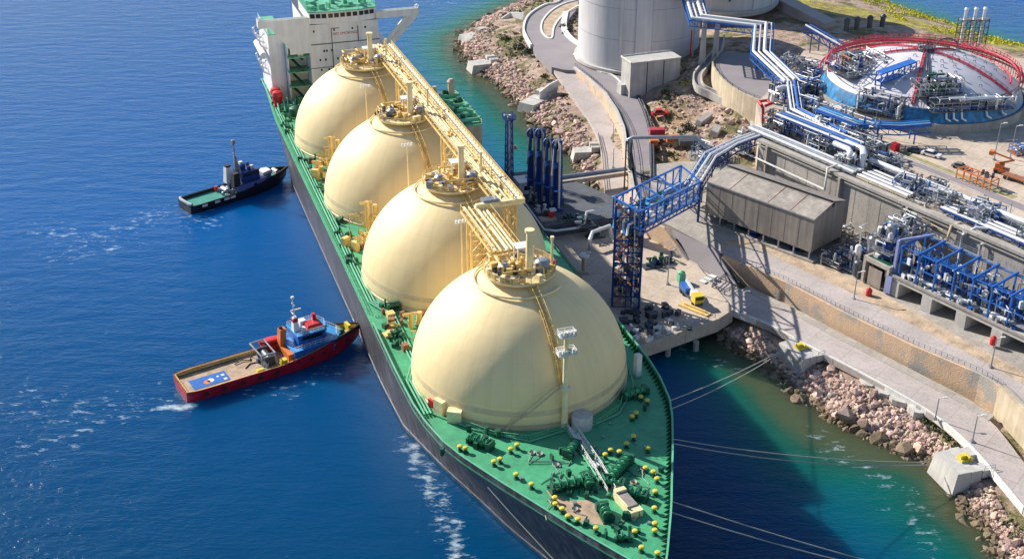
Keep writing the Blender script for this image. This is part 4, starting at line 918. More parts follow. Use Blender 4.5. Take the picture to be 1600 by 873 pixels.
mb = MB(); mb.cbox((11.8,3.0,1.7),.9,.9,1.5); mb.build('locker', 'red', tb)
mb = MB(); mb.prism([(15.8,-3.6),(15.8,3.6),(24.2,3.4),(27.4,1.8),(27.4,-1.8),(24.2,-3.4)], 1.7, 4.3); hs = mb.build('deckhouse', mat('tug_lilac_blue', (.12,.16,.42), .5), tb)
mb = MB(); mb.prism([(15.6,-3.75),(15.6,3.75),(24.3,3.55),(27.6,1.9),(27.6,-1.9),(24.3,-3.55)], 4.3, 4.45); mb.build('boat_deck', 'dblue', hs)
mb = MB(); mb.cbox((21,-3.56,2.2),.7,.12,1.5); mb.build('door', 'dark', hs)
mb = MB(); mb.box(17.6,23.2,-2.6,2.6,4.45,7.2); w_ = mb.build('wheelhouse', 'dblue', tb)
mb = MB(); mb.box(17.9,22.9,-2.68,-2.5,6.0,6.8); mb.box(23.1,23.28,-2.3,2.3,6.0,6.8); mb.build('window', 'dark', w_)
mb = MB(); mb.box(17.4,23.5,-2.8,2.8,7.2,7.4); mb.cbox((19,0,7.4),1.6,1.6,1.6); mb.cbox((21.4,1,7.4),.9,.9,1.3); mb.cbox((20.6,-1.4,7.4),.8,.8,1); mb.build('roof', 'dblue', w_)
mb = MB(); mb.cbox((19.2,.6,9.0),1.0,1.0,.6); mb.cbox((21.6,-1.2,7.4),.8,.8,1.0); mb.build('searchlight', 'white', w_)
mb = MB(); mb.frus(14.4,16.6,1.3,3.2,3.8,14.9,16.6,1.5,3.0,8.4); mb.build('funnel', 'white', tb)
mb = MB(); mb.box(15.0,16.5,1.6,2.9,8.4,8.9); mb.frus(14.4,16.6,-3.0,-1.3,3.8,14.9,16.6,-2.8,-1.5,7.8); mb.build('funnel_cap', 'black', tb)
mb = MB(); mb.frus(16.6,18,-.6,.6,7.2,16.9,17.5,-.3,.3,12); mb.tube((17.2,0,12),(17.2,0,17),.22,7); mb.beam((17.2,-1.2,12.6),(17.2,1.2,12.6),.2); mb.cbox((17.2,0,15.6),1.0,1.0,1.2); mb.build('mast', 'steel', tb)
mb = MB(); mb.prism([(24.6,-2.0),(24.6,2.2),(27.8,1.2),(27.8,-1.2)], 4.45, 5.3); mb.build('foredeck_casing', 'white', tb)
mb = MB(); mb.tube((30,-1.2,3.9),(30,1.2,3.9),.7,12); mb.box(29.2,30.8,-1.6,1.6,3.0,3.4); mb.build('anchor_winch', 'steel', tb)

for o_ in tr.children:
    if o_.name.split('.')[0] in ('deckhouse','wheelhouse','funnel'): o_.scale.z = .86
    if o_.name.split('.')[0] in ('mast','mast_light','funnel_pipe'): o_.scale.z = .8
mb = MB(); rail(mb, [(24.5,-4.3,4.8),(35,-3.6,4.8),(36.6,0,4.8),(35,3.6,4.8),(24.5,4.3,4.8)], 1.0, 1.3, .05); rail(mb, [(26.2,-3,7.5),(32.6,-2.8,7.5),(33.8,0,7.5),(32.6,2.8,7.5),(26.2,3,7.5)], .9, 1.2, .05); mb.build('guard_rail', 'white', tr)
mb = MB()
for x in (4,8,12,16,20): mb.lathe([(.2,-.12),(.5,-.16),(.5,.16),(.2,.12)], (0,0,0), 10)
mb.v = [(4+4*(i//40)+p[0], -5.25+p[2], 1.5+p[1]) for i, p in enumerate(mb.v)]; mb.build('tyre_fender', 'black', tr)

# ------------------------------------------------------------------ mooring blocks on the shore and the ropes
def block(label, a, b, c, z, yellow=True, ramp=True):
    """concrete mooring block: a is its seaward corner pair, c the landward end"""
    A, B_, C_ = at(*a,1.0), at(*b,1.0), at(*c,4.9)
    m = (A+B_)/2; d = (C_-m); d.z = 0; Ld = d.length; rz = math.atan2(d.y,d.x); W = (B_-A).length*(1.35 if yellow else .95)
    t = thing('mooring_block', label, 'mooring block', (m.x,m.y,0), rz, 'concrete mooring blocks along the shore')
    mb = MB(); mb.frus(0,Ld*.45,-W/2,W/2,-.8,.9,Ld*.45,-W/2+.4,W/2-.4,4.8 if yellow else 3.2); mb.box(Ld*.45,Ld*.7,-W/2+.2,W/2-.2,-.5,4.9 if yellow else 3.3); mb.build('block', 'lconc', t)
    mb = MB(); mb.box(Ld*.7,Ld,-W*.5,-W*.2,3.2,4.85); mb.box(Ld*.7,Ld,W*.1,W*.42,3.2,4.85); mb.box(Ld*.7,Ld,-W*.2,W*.1,2.6,3.6); mb.build('access_steps', 'lconc', t)
    if yellow:
        mb = MB(); x = Ld*.55; mb.cbox((x,0,4.9),2.4,1.8,.5,0); mb.cbox((x-.6,0,5.4),1.1,.8,.7); mb.tube((x+.4,-.9,5.5),(x+.4,.9,5.5),.42,8); mb.build('mooring_hook', 'bright', t)
    mb = MB(); rail(mb, [(Ld*.72,-W*.5,4.85),(Ld*.98,-W*.5,4.85)], 1.0, 1.2, .05); mb.build('handrail', 'steel', t)
    return t
block('concrete mooring block with a yellow hook where two green ropes land', (1213,562), (1243,584), (1268,538), 4)
block('concrete mooring block with a yellow hook and long slab beside the bottom right road', (1455,735), (1480,765), (1535,712), 4)
block('bare concrete mooring block in the rocks below the scrub slope', (812,168), (828,178), (858,138), 4, False)
block('white concrete mooring block beside the shore road by the loading arms', (886,240), (898,250), (935,225), 4, False)
block('pale concrete mooring block on the shore below the looping road', (722,105), (742,112), (775,88), 4, False)
block('concrete mooring block at the farthest rocky point', (718,62), (728,72), (765,44), 4, False)
def rope(a, b, sag, label, n=18, r=.10):
    mb = MB(); a = Vector(a); b = Vector(b)
    o = a.copy(); pts = [a.lerp(b, k/n)-o-Vector((0,0,sag*4*(k/n)*(1-k/n))) for k in range(n+1)]
    mb.path(pts, r, 5); ob = mb.build('mooring_rope', 'rope'); ob.location = o; tag(ob, label, 'rope', 'mooring ropes of the gas carrier'); return ob
hook = at(1222,549,4.6); bowR = lambda s, dz=.6: shipw(OFF+half(s,20)-.1, s, DK+dz)
rope(bowR(-20), hook+Vector((0,.4,0)), .6, 'upper of the two ropes running to the hook block')
rope(bowR(-22.5), hook+Vector((-.5,-.6,0)), .9, 'lower of the two ropes running to the hook block')
e = at(1452,722,4.2)
rope(bowR(-31), e, 1.2, 'upper of two low ropes from the bow over the teal water')
rope(bowR(-32.2), e+Vector((-.6,-.8,0)), 1.6, 'lower of two low ropes from the bow over the teal water')
rope(bowR(-46.5), at(1420,892,5), .5, 'upper of the two ropes leaving the frame at the bottom')
rope(bowR(-49), at(1388,892,5), .6, 'lower of the two ropes leaving the frame at the bottom')
mb = MB(); a = shipw(-11.5,-36,14); rope(shipw(OFF-half(-31,20)-.1,-31,DK-1.5), shipw(-1.2,-60.5,6), .6, 'rope hanging along the dark port bow of the ship')

# ------------------------------------------------------------------ jetty
def jpoly(pts): return [tuple(shipw(t, s, 0)[:2]) for t, s in pts]
jt = thing('jetty', 'concrete jetty head beside the ship with a raised loading deck', 'jetty', shipw(48,60,0), SHIP_YAW)
mb = MB(); mb.prism(jpoly([(35,22),(57.5,27.5),(63,30.5),(66,62),(61,80),(36,80)]), 2.2, 5.6); mb.build('low_deck', 'quay', jt, world=True)
mb = MB(); mb.prism(jpoly([(34.6,80),(60.5,80),(59,92),(50.5,112),(47,117),(34.6,117)]), 5.4, 8.6); mb.build('loading_deck', mat('shade_darkened_deck', (.10,.11,.13), .8, var=.3, scale=.4, joint=(5,5,.33)), jt, world=True)  # deck colour darkened to carry the tank shadow lying across it
mb = MB()
for s in range(25, 116, 8):
    for t in (37, 44, 51, 57):
        if t < 36+ (27 if s > 40 else 18): mb.tube(shipw(t,s,-2), shipw(t,s,2.3 if s < 80 else 5.5), .7, 9)
jo = mb.build('pile', 'conc', jt, world=True)
for s in (40,62,84,104):
    mb = MB(); mb.T = Matrix.Translation(shipw(33.8,s,0)) @ Matrix.Rotation(SHIP_YAW,4,'Z'); mb.box(-.6,.3,-2,2,1.5,7.5); mb.box(.3,1.4,-1,1,3,5); mb.build('fender', 'black', jt, world=True)
mb = MB(); mb.prism(jpoly([(40.5,84),(52,81.5),(56,90),(47,100),(40,98)]), 8.604, 8.612) if 0 else None
mb = MB(); rail(mb, [shipw(34.9,80.3,8.6),shipw(60.2,80.3,8.6),shipw(58.8,92,8.6)], 1.1, 2, .05); rail(mb, [shipw(35.3,23,5.6),shipw(57,28,5.6)], 1.0, 2, .05); mb.build('handrail', 'steel', jt, world=True)
mb = MB(); mb.path([shipw(34.4,96,9),shipw(34.4,80,8),shipw(37,78.4,8),shipw(44.5,78.4,8),shipw(45.5,78.6,12),shipw(58,79.5,12)], .32, 8); mb.path([shipw(43,70,5.6),shipw(43,70,8.4),shipw(44.5,72,9.4),shipw(50,74,9.4),shipw(51,74,5.6)], .45, 8); mb.build('loading_pipe', 'lag', jt, world=True, smooth=True)
rs = random.Random(12); mb = MB()
for k in range(16): p = shipw(rs.uniform(36,44),rs.uniform(82,98),8.6); mb.cbox(p, rs.uniform(.5,2), rs.uniform(.5,2), rs.uniform(.4,2.2), rs.uniform(0,3))
for k in range(30): p = shipw(rs.uniform(36,50),rs.uniform(25,38),5.6); mb.cbox(p, rs.uniform(.4,2), rs.uniform(.4,2), rs.uniform(.3,1.5), rs.uniform(0,3))
mb.build('deck_equipment', 'dsteel', jt, world=True)
mb = MB()
for k in range(16): p = shipw(rs.uniform(36,47),rs.uniform(23,33),5.6); mb.cbox(p, rs.uniform(.4,1.6), rs.uniform(.4,1.6), rs.uniform(.3,.9), rs.uniform(0,3))
mb.build('pallet_load', 'offwhite', jt, world=True)
# loading arms
for j, (t, s) in enumerate([(37.6,98.5),(38.8,95.4),(40.0,92.3),(41.2,89.2)]):
    o = thing('loading_arm', ['dark blue loading arm farthest from the gantry, folded upright','second dark blue loading arm from the far end of the row','third dark blue loading arm from the far end of the row','dark blue loading arm nearest the gantry with a pale pipe'][j], 'loading arm', shipw(t,s,8.6), SHIP_YAW, 'folded loading arms')
    h = 20.0+1.0*math.sin(j*2)
    mb = MB(); mb.tube((0,0,0),(0,0,h-7),.85,12,.7); mb.box(-1.2,1.2,-1.2,1.2,0,.5); mb.build('riser', 'dblue', o, smooth=True)
    mb = MB(); mb.beam((.9,-.4,2),(.6,-.4,h),.7,.9); mb.beam((-.9,.4,3),(-.5,.4,h-1.5),.6,.8); mb.tube((-1.2,0,h-7),(1.2,0,h-7),.9,12); mb.build('boom', 'dblue', o)
    mb = MB(); mb.path([(.2,-1.0,1),(.2,-1.0,h-1),(0,-.2,h+.6),(-.6,.4,h-1),(-1.2,.5,h*.5)], .3, 8); mb.build('product_pipe', 'lag' if j == 3 else 'steel', o, smooth=True)
    mb = MB(); mb.lathe([(.2,-.25),(1.5,-.2),(1.5,.2),(.2,.25)], (0,0,0), 16); mb.v = [(p[0]+.1,p[2]+.9,p[1]+h-1.5) for p in mb.v]; mb.cbox((-.4,1.2,h-9),1.2,1.0,2.6); mb.build('counterweight', 'dblue', o)
    mb = MB()
    for k in range(6): mb.beam((.9,.5,2+k*2.6),(.9,-1.0,4.2+k*2.6),.12)
    rail(mb, [(1.3,-1.3,6),(1.3,1.3,6),(-1.3,1.3,6)], 1, 1, .05); mb.box(-1.3,1.3,-1.3,1.3,5.8,6); mb.build('ladder', 'blue', o)
o = thing('monitor_tower', 'tall slim blue tower with a railed top beside the loading arms', 'tower', shipw(36.6,115.2,8.6), SHIP_YAW)
mb = MB()
for a in (-.9,.9):
    for b in (-.9,.9): mb.beam((a,b,0),(a*.8,b*.8,17),.28)
for k in range(8):
    z0_ = k*2.1
    for a in (-.85,.85): mb.beam((a,-.85,z0_),(a,.85,z0_+2.1),.14); mb.beam((-.85,a,z0_),(.85,a,z0_+2.1),.14)
mb.build('lattice', 'dblue', o)
mb = MB(); mb.tube((0,0,0),(0,0,17),.38,8); mb.build('riser', 'lag', o, smooth=True)
mb = MB(); mb.box(-1.5,1.5,-1.5,1.5,17,17.2); rail(mb, [(-1.5,-1.5,17.2),(1.5,-1.5,17.2),(1.5,1.5,17.2),(-1.5,1.5,17.2),(-1.5,-1.5,17.2)], 1.3, 1, .07, 3); mb.build('platform', 'dblue', o)
mb = MB(); mb.cbox((0,0,17.2),.9,.9,1); mb.tube((0,0,18),(-1.6,-.6,18.6),.25,8); mb.build('monitor_nozzle', 'offwhite', o)
mb = MB(); mb.cbox((1.6,0,8),1.2,1.2,.2); mb.cbox((1.8,0,8.2),.5,.5,.8); mb.build('junction_box', 'orange', o)
o = thing('control_cabin', 'small white cabin behind the blue loading arms', 'cabin', shipw(37.2,104.0,8.6), SHIP_YAW)
mb = MB(); mb.box(-2.2,2.4,-2.4,2.4,0,3.4); mb.build('wall', 'white', o); mb = MB(); mb.box(-2.4,2.6,-2.6,2.6,3.4,3.6); mb.cbox((1.2,.5,3.6),1.2,1.2,.7); mb.build('roof', 'white', o)
mb = MB(); mb.box(-.8,.8,-2.46,-2.38,1.2,2.4); mb.build('window', 'dark', o)
rs = random.Random(13)
for j in range(9):
    p = shipw(rs.uniform(35.6,37.6),rs.uniform(85,101),8.6); q = [None]
    mb = MB(); h = rs.uniform(1.6,4); mb.lathe([(.3,0),(.6,.2),(.6,h*.6),(.3,h*.75),(.3,h),(.5,h+.1),(.5,h+.3)], (0,0,0), 10); mb.beam((-.9,0,h*.5),(.9,0,h*.5),.25); mb.tube((0,-.9,h*.3),(0,.9,h*.3),.22,8)
    single(mb, 'valve_stack', ['steel','lag','offwhite','dsteel'][j%4], 'grey flanged valve stack at the foot of the loading arms', 'valve', p, rs.uniform(0,3), 'valve stacks by the loading arms', True)
o = thing('fire_monitor', 'cream fire monitor post on the shaded jetty edge', 'fire monitor', shipw(37.0,59,5.6), 0)
mb = MB(); mb.tube((0,0,0),(0,0,4.2),.5,10); mb.box(-1.2,1.2,-1.2,1.2,0,.4); mb.build('post', 'tan', o, smooth=True)
mb = MB(); mb.lathe([(1.3,4.2),(1.4,4.6),(.9,5.0),(.3,5.2)], (0,0,0), 12); mb.tube((0,0,4.8),(1.5,-.4,5.6),.3,8); mb.build('nozzle', 'offwhite', o, smooth=True)
mb = MB(); mb.box(-2.2,2.2,-1.4,1.4,0,.5); o = thing('hose_reel', 'red and white hose reel on the loading deck corner', 'hose reel', shipw(36.9,84.5,8.6), SHIP_YAW)
mb.build('skid', 'quay', o); mb = MB(); mb.tube((1.0,-.5,1.4),(1.0,.5,1.4),.9,12); mb.build('drum', 'red', o); mb = MB(); mb.box(.5,2.2,-.7,.7,2.3,2.8); mb.build('cover', 'white', o)
# gantry tower and bridge
TA, TB_ = at(998,481,5.6), at(956,479,5.6); ty = (TB_-TA); W_ = ty.length; ty.normalize(); H_ = 25.6; D_ = 5.0
gt = thing('gangway_tower', 'tall dark blue gangway tower on the jetty packed with stairs and pipes', 'tower', TA, math.atan2(-ty.x, ty.y))
mb = MB()
for x in (0,D_):
    for y in (0,W_*.5,W_): mb.beam((x,y,0),(x,y,H_),.5 if y != W_*.5 else .3)
for k in range(9):
    z = k*H_/9
    for y in (0,W_): mb.beam((0,y,z),(D_,y,z+H_/9),.18); mb.beam((0,y,z),(D_,y,z),.25)
    for x in (0,D_): mb.beam((x,0,z),(x,W_,z),.25); mb.beam((x,0,z),(x,W_*.5,z+H_/9),.16)
mb.build('frame', 'dblue', gt)
rs = random.Random(19); mb = MB()
for k in range(12):
    z = k*H_/12; y0_, y1_ = (W_*.6, W_*.98) if k % 2 else (W_*.98, W_*.6)
    for dx in (-.4,.4): mb.beam((.8+dx,y0_,z),(.8+dx,y1_,z+H_/12),.12,.3)
    mb.box(.2,1.6,W_*.52,W_*.6,z,z+.1)
    for u in np.linspace(0,1,7): mb.beam((.8-.45,y0_+(y1_-y0_)*u,z+H_/12*u),(.8+.45,y0_+(y1_-y0_)*u,z+H_/12*u),.25,.06)
mb.build('stair', mat('salmon_primer', (.45,.22,.17), .7, var=.4), gt)
for k in range(9):
    mb = MB(); z = (k+1)*H_/10; mb.box(.2,D_-.2,.3,W_*.48,z,z+.12); mb.build('floor_grating', 'rust' if k % 2 else 'dsteel', gt)
mats_ = ['lag','steel','dblue','offwhite','rust','dsteel','dblue','dgreen']
for k in range(10):
    mb = MB(); y = rs.uniform(.4,W_*.95); x = rs.uniform(-.1,D_); mb.path([(x,y,0),(x,y,rs.uniform(8,24)),(x-.4,y+.6,25)], rs.uniform(.12,.28), 6); mb.build('riser_pipe', mats_[k % 4], gt)
for k in range(80):
    mb = MB(); z = rs.randrange(0,9)*H_/10+.4; mb.cbox((rs.uniform(0,D_-.3),rs.uniform(.3,W_*.97),z), rs.uniform(.3,1.1), rs.uniform(.3,1.1), rs.uniform(.4,1.8), rs.uniform(0,3)); mb.build('equipment_box', mats_[rs.randrange(8)], gt)
NR, NL, FR, FL = at(1000,331,31.4), at(959,309,31.4), at(1095,284,20.4), at(1064,259,20.4)
br = thing('gangway_bridge', 'blue lattice bridge carrying pipes from the gangway tower to the shore', 'bridge', Vector((NR.x,NR.y,5.6)), 0)
def bp(u, v, dz=0.0): return NR.lerp(FR,u).lerp(NL.lerp(FL,u),v)+Vector((0,0,dz))
mb = MB(); nb = 8; DP = 4.6
for v in (0,1):
    for dz, w in ((0,.42),(-DP,.42),(-DP-1.2,.3)): mb.beam(bp(0,v,dz), bp(1,v,dz), w)
    for k in range(nb+1): mb.beam(bp(k/nb,v,-DP), bp(k/nb,v,0), .34)
    for k in range(2*nb): mb.beam(bp(k/2/nb,v,-DP-(1.2 if k%2 else 0)), bp((k+1)/2/nb,v,-DP-(0 if k%2 else 1.2)), .16)
    for k in (0,2,5,7): mb.beam(bp(k/nb,v,-DP), bp((k+1)/nb,v,0), .2)
for k in range(nb+1):
    mb.beam(bp(k/nb,0,-DP), bp(k/nb,1,-DP), .3)
    if k in (0,3,5,8): mb.beam(bp(k/nb,0), bp(k/nb,1), .34)
mb.beam(bp(0,0), bp(3/nb,1), .2); mb.beam(bp(1,1), bp(5/nb,0), .2)
mb.build('truss', 'blue', br, world=True)
mb = MB()
for v in (0,1):
    q = bp(1,v); mb.beam(Vector((q.x,q.y,8.5)), q, .6); mb.beam(bp(.9,v,-DP-1.2), Vector((q.x,q.y,11)), .25)
q0, q1 = bp(1,0), bp(1,1); mb.beam(Vector((q0.x,q0.y,14)), Vector((q1.x,q1.y,14)), .3); mb.build('shore_leg', 'dblue', br, world=True)
mb = MB(); mb.strip([bp(k/6,.06,-DP+.05) for k in range(7)], [bp(k/6,.24,-DP+.05) for k in range(7)], .15); mb.build('walkway', 'steel', br, world=True)
mb = MB(); mb.strip([bp(.72,.3,-DP+.3),bp(.97,.3,-DP+.3)], [bp(.72,.95,-DP+.3),bp(.97,.95,-DP+.3)], .2); mb.build('end_deck', 'offwhite', br, world=True)
for k, v in enumerate((.34,.43,.52,.62,.74,.86)):
    mb = MB(); mb.path([bp(-.04,v,-DP-2),bp(-.02,v,-DP+.4),bp(1.02,v,-DP+.4),bp(1.08,v,-DP-2)], [.3,.22,.34,.2,.4,.25][k], 7); mb.build('cargo_pipe', ['lag','blue','lag','steel','dblue','lblue'][k], br, world=True, smooth=True)
for k in range(24):
    mb = MB(); mb.cbox(bp(rs.uniform(.03,.7),rs.uniform(.3,.92),-DP+.1), rs.uniform(.4,1.8), rs.uniform(.4,1.6), rs.uniform(.4,2.2), rs.uniform(0,3)); mb.build('equipment_box', ['steel','blue','lblue','dgreen','lag'][k%5], br, world=True)
# crane truck on the jetty
o = thing('crane_truck', 'yellow and blue crane truck parked on the sunlit jetty', 'truck', at(1081,468,5.6), math.atan2(*(at(1090,478,5.6)-at(1066,452,5.6)).yx))
mb = MB(); mb.box(-5,3.4,-1.15,1.15,.7,1.2); mb.build('chassis', 'dsteel', o)
mb = MB(); mb.box(1.8,4.0,-1.2,1.2,1.0,2.9); cab = mb.build('cab', 'bright', o); mb = MB(); mb.box(3.96,4.05,-1.0,1.0,1.9,2.7); mb.build('windscreen', 'dark', cab)
mb = MB(); mb.box(-5,-1.2,-1.2,1.2,1.2,2.4); mb.build('load_bed', 'blue', o); mb = MB(); mb.beam((.6,.3,2.2),(-4.2,.3,3.1),.5,.6); mb.cbox((.6,.2,1.2),1.4,1.6,1.4); mb.build('crane_boom', 'offwhite', o)
for x in (-4,-2.6,2.8):
    for y in (-1.1,1.1): mb = MB(); mb.tube((x,y-.15,.5),(x,y+.15,.5),.5,12); mb.build('wheel', 'black', o)
mb = MB(); mb.box(-4,4,-.9,.9,.0,.35); mb.tube((-3,.2,.6),(3,.2,.6),.25,8); single(mb, 'pipe_skid', 'yellow', 'long yellow pipe lying on a skid beside the crane truck', 'pipe', at(1085,484,5.6), -.75)
mb = MB(); mb.cbox((0,0,0),1.6,1.6,2.2,.3); mb.lathe([(.9,2.2),(.9,2.6),(.2,3)], (0,0,0), 10); single(mb, 'pump_unit', 'mint', 'pale green pump unit in the shade behind the crane truck', 'pump', at(1064,440,5.6))
def lamp(name, base, h, label, arm=1.2, rz=0, m='steel', group='lamp posts along the roads and yards'):
    o = thing(name, label, 'lamp post', base, rz, group)
    mb = MB(); mb.tube((0,0,0),(0,0,h),.16,8,.09); mb.cbox((0,0,0),.7,.7,.35); mb.build('pole', m, o)
    mb = MB(); mb.beam((0,0,h),(arm,0,h+.25),.12); mb.cbox((arm,0,h+.15),.9,.35,.2); mb.build('lamp_head', 'offwhite', o); return o
lamp('lamp_post', at(1043,444,5.6), 9, 'pale lamp post in the shade at the back of the jetty')
# fenced frame by the wall end
o = thing('fence', 'rectangular dark fence frame on the quay below the wall end', 'fence', at(1140,450,5), 0)
mb = MB(); pts = P3([(1112,452),(1132,460),(1156,447),(1140,428),(1112,452)], 5.0); rail(mb, pts, 1.2, 2, .09); mb.build('rails', 'dsteel', o, world=True)
for j, (x, y) in enumerate([(1098,444),(1106,440),(1113,436)]):
    mb = MB(); mb.cbox((0,0,0),1.8,1.3,.9); single(mb, 'crate', 'offwhite', 'white crate in the row on the shaded quay', 'crate', at(x,y,5.0), -.75, 'white crates on the quay')
# pipe crossing the shore road
o = thing('pipe_crossing', 'grey lagged pipe crossing the shore road on tall bends', 'pipe', at(985,310,5), 0)
q = Vector((32.2,316.0,0)); mb = MB(); mb.path([(12.4,313.8,9.4),(33.0,321.0,9.2),(33.4,319.4,10),(33.4,317.6,11),(32.4,316.6,19.6),(33.6,316.4,20.4),(51,316.8,20.4),(57,312,16)], .55, 9); mb.build('pipe', 'steel', o, world=True, smooth=True)
mb = MB(); mb.strip([(12,314.4,9),(33,322,9)], [(12.8,311.6,9),(33.8,319.2,9)], 1.2); mb.build('bridge_slab', 'quay', o, world=True)
mb = MB()
for x, y, zb in ((14,314.2,-1),(22,317,-1),(33.4,316.6,5),(31.8,316.2,5)): mb.beam((x,y,zb),(x,y,19.4 if x in (33.4,31.8) else 8),.4)
for k in range(6): mb.beam((33.4,316.6,6+2.2*k),(31.8,316.2,8.2+2.2*k),.14)
mb.build('trestle', 'dsteel', o, world=True)
o = thing('pump_skid', 'small blue and white pump set beside the pale slab near the arms', 'pump', at(905,308,4.6), .3)
mb = MB(); mb.box(-2,2,-1.4,1.4,0,.4); mb.build('base', 'quay', o); mb = MB(); mb.tube((-1.5,0,1.3),(.4,0,1.3),.7,12); mb.cbox((1.2,0,.4),1.2,1.2,2.2); mb.build('motor', 'blue', o); mb = MB(); mb.tube((1.2,0,2.4),(1.2,0,4.2),.25,8); mb.box(-1.8,-.4,-1.2,1.2,2.6,2.8); mb.build('canopy', 'white', o)
mb = MB(); mb.prism([(-2.6,-3.4),(2.4,-3.2),(2.6,3.6),(-2.4,3.2)],0,.35); single(mb, 'bund', 'tan', 'ochre concrete slab between rocks and the shore road', 'slab', at(926,318,4.3))

rs = random.Random(44)
for k, (px, py, lab) in enumerate(((1018,416,'dark valve skid behind the foot of the gangway tower'),(1036,410,'dark blue pump row by the tan wall foot'),(930,370,'dark pipework in the shade left of the gangway tower'),(915,352,'green grey pipes on the shaded loading deck'),(895,345,'dark pump set on the loading deck near the arms'))):
    p = at(px,py,5.6 if k != 4 and k != 3 else 8.6); t = thing('pump_set', lab, 'pump set', p, SHIP_YAW)
    mb = MB(); mb.box(-2.4,2.4,-1.4,1.4,0,.3); mb.build('base', 'dsteel', t)
    for q in range(9):
        mb = MB(); x, y = rs.uniform(-2,2), rs.uniform(-1.1,1.1); h = rs.uniform(.8,2.6)
        if q % 2: mb.tube((x,y,.3),(x,y,h),rs.uniform(.2,.5),9)
        else: mb.path([(x,y,.3),(x,y,h),(x+rs.uniform(-1.6,1.6),y,h),(x+1,y+.8,.3)], rs.uniform(.12,.25), 6)
        mb.build('pipe' if q % 2 == 0 else 'pump', ['dblue','dsteel','dgreen','steel'][rs.randrange(4)], t, smooth=True)
# ------------------------------------------------------------------ walls and the plant
PA = math.atan2(-.834, .552); PO = Vector((68.6, 307.5, 0))
def pf(x, y, z=0.0): return PO+Vector((.552*x+.834*y, -.834*x+.552*y, z))
o = thing('retaining_wall', 'tan stone retaining wall between the shore road and the ramp road', 'wall', at(985,325,4.9), 0)
ft = [(897,110),(917,132),(945,165),(962,195),(973,225),(979,270),(988,325),(1004,368),(1038,388),(1079,412)]
fz = [8.9,7.6,6.2,5.4,5,4.9,4.9,4.9,4.9,4.9]
base = [at(*p,z) for p, z in zip(ft, fz)]; tops = [9.9,10.1,10.3,10.3,10.3,10.3,10.3,10.5,10.6,5.3]
n = 50; b2 = resample([Vector((p.x,p.y,t)) for p, t in zip(base, tops)], n)
mb = MB(); mb.wall(b2, .8, [3.4]*n, [p.z for p in b2]); w = mb.build('wall', 'stone', o, world=True)
mb = MB(); mb.wall(b2[:-8], 1.0, [p.z for p in b2[:-8]], [p.z+.25 for p in b2[:-8]]); mb.build('coping', 'lconc', o, world=True)
o = thing('retaining_wall', 'long tan panelled retaining wall above the shore road', 'wall', at(1330,520,4.9), 0)
ft = [(1155,450),(1172,457),(1231,487),(1300,524),(1330,540),(1400,575),(1500,626),(1545,654)]
base = [at(*p,4.9) for p in ft]; tops = [5.1,8.2,8.5,8.8,9.0,9.4,9.9,10.1]
tops = [5.2,8.9,8.9,9.1,9.2,9.6,10.1,10.3]
# the wall stands under the terrace edge: foot on the road, head at the plant road
Fp = P3([(1120,393,8.8),(1165,413,8.6),(1231,442,8.6),(1330,493,9.0),(1430,541,9.5),(1536,586,10),(1566,605,10)])
n = 60; b2 = resample(Fp, n); hd = [p.z+.35 for p in b2]; hd[0] = 5.4; hd[1] = 7.4
mb = MB(); mb.wall([p+Vector((-.3,-.3,0)) for p in b2], .7, [3.4]*n, hd); mb.build('wall', 'stone', o, world=True)
mb = MB()
for k in range(2, n, 6):
    p = b2[k]+Vector((-.62,-.62,0)); mb.cbox((p.x+.12,p.y+.12,3.6), .14,.14, p.z-3.6, .6)
mb.build('panel_joint', 'conc', o, world=True)
mb = MB(); rail(mb, [p+Vector((0,0,.35)) for p in b2[3:]], 1.0, 2.4, .04); mb.build('wall_rail', 'steel', o, world=True)
mb = MB(); fb = resample(P3([(1160,452,4.9),(1231,486,4.9),(1300,523,4.9),(1400,575,4.9),(1500,627,4.9),(1545,656,4.9)]), 30)
mb.strip([p+Vector((-.2,-.2,.12)) for p in fb], [p+Vector((1.6,1.4,.12)) for p in fb], .4); mb.build('foot_channel', 'conc', o, world=True)
o = thing('retaining_wall', 'cream rendered wall at the bend of the road, right edge', 'wall', at(1580,690,4.9), 0)
b2 = resample(P3([(1566,605,10),(1600,640,10),(1660,705,10)]), 14); mb = MB(); mb.wall([p+Vector((-.4,-.1,0)) for p in b2], .8, [3.4]*14, [p.z+.5 for p in b2]); mb.build('wall', 'tan', o, world=True)
mb = MB(); mb.wall([p+Vector((.3,0,0)) for p in b2], .5, [9.9]*14, [10.9]*14); mb.build('coping', 'conc', o, world=True)
mb = MB(); b3 = resample(P3([(1103,367,9),(1090,340,9.5),(1120,330,9.5),(1135,322,9.5)]), 12); mb.path([p+Vector((0,0,.3)) for p in b3], .35, 6)
# tall concrete wall with counterforts
o = thing('concrete_wall', 'tall grey concrete wall carrying the pipe terrace above the shed', 'wall', pf(40,0,9), PA)
mb = MB(); mb.box(-42,85,-.5,-.002,-1,13.2); mb.build('wall', 'conc', o)
mb = MB(); mb.box(-42,85,-1.3,.6,13.2,13.9); mb.box(-42,85,-1.1,-.5,12.3,12.6); mb.build('parapet', 'conc', o)
for k, x in enumerate((-38,-12,9.5,26,44)):
    mb = MB(); mb.box(x-.35,x+.35,-1.6,-.5,-1,13.2); mb.build('counterfort', 'conc', o)
for k in range(15):
    x = -40+8.2*k; mb = MB(); mb.box(x-.06,x+.06,-.54,-.5,-1,12.3); mb.build('wall_joint', 'wallg', o)
o = thing('wall_pipe', 'pink-white pipe running along the wall behind the shed roof', 'pipe', pf(10,-2,18), PA)
mb = MB(); mb.path([(-24,.2,0),(14,.2,-.4),(14,.2,5.5),(15,2.6,6.4)], .26, 8); mb.build('pipe', 'offwhite', o, smooth=True)
mb = MB()
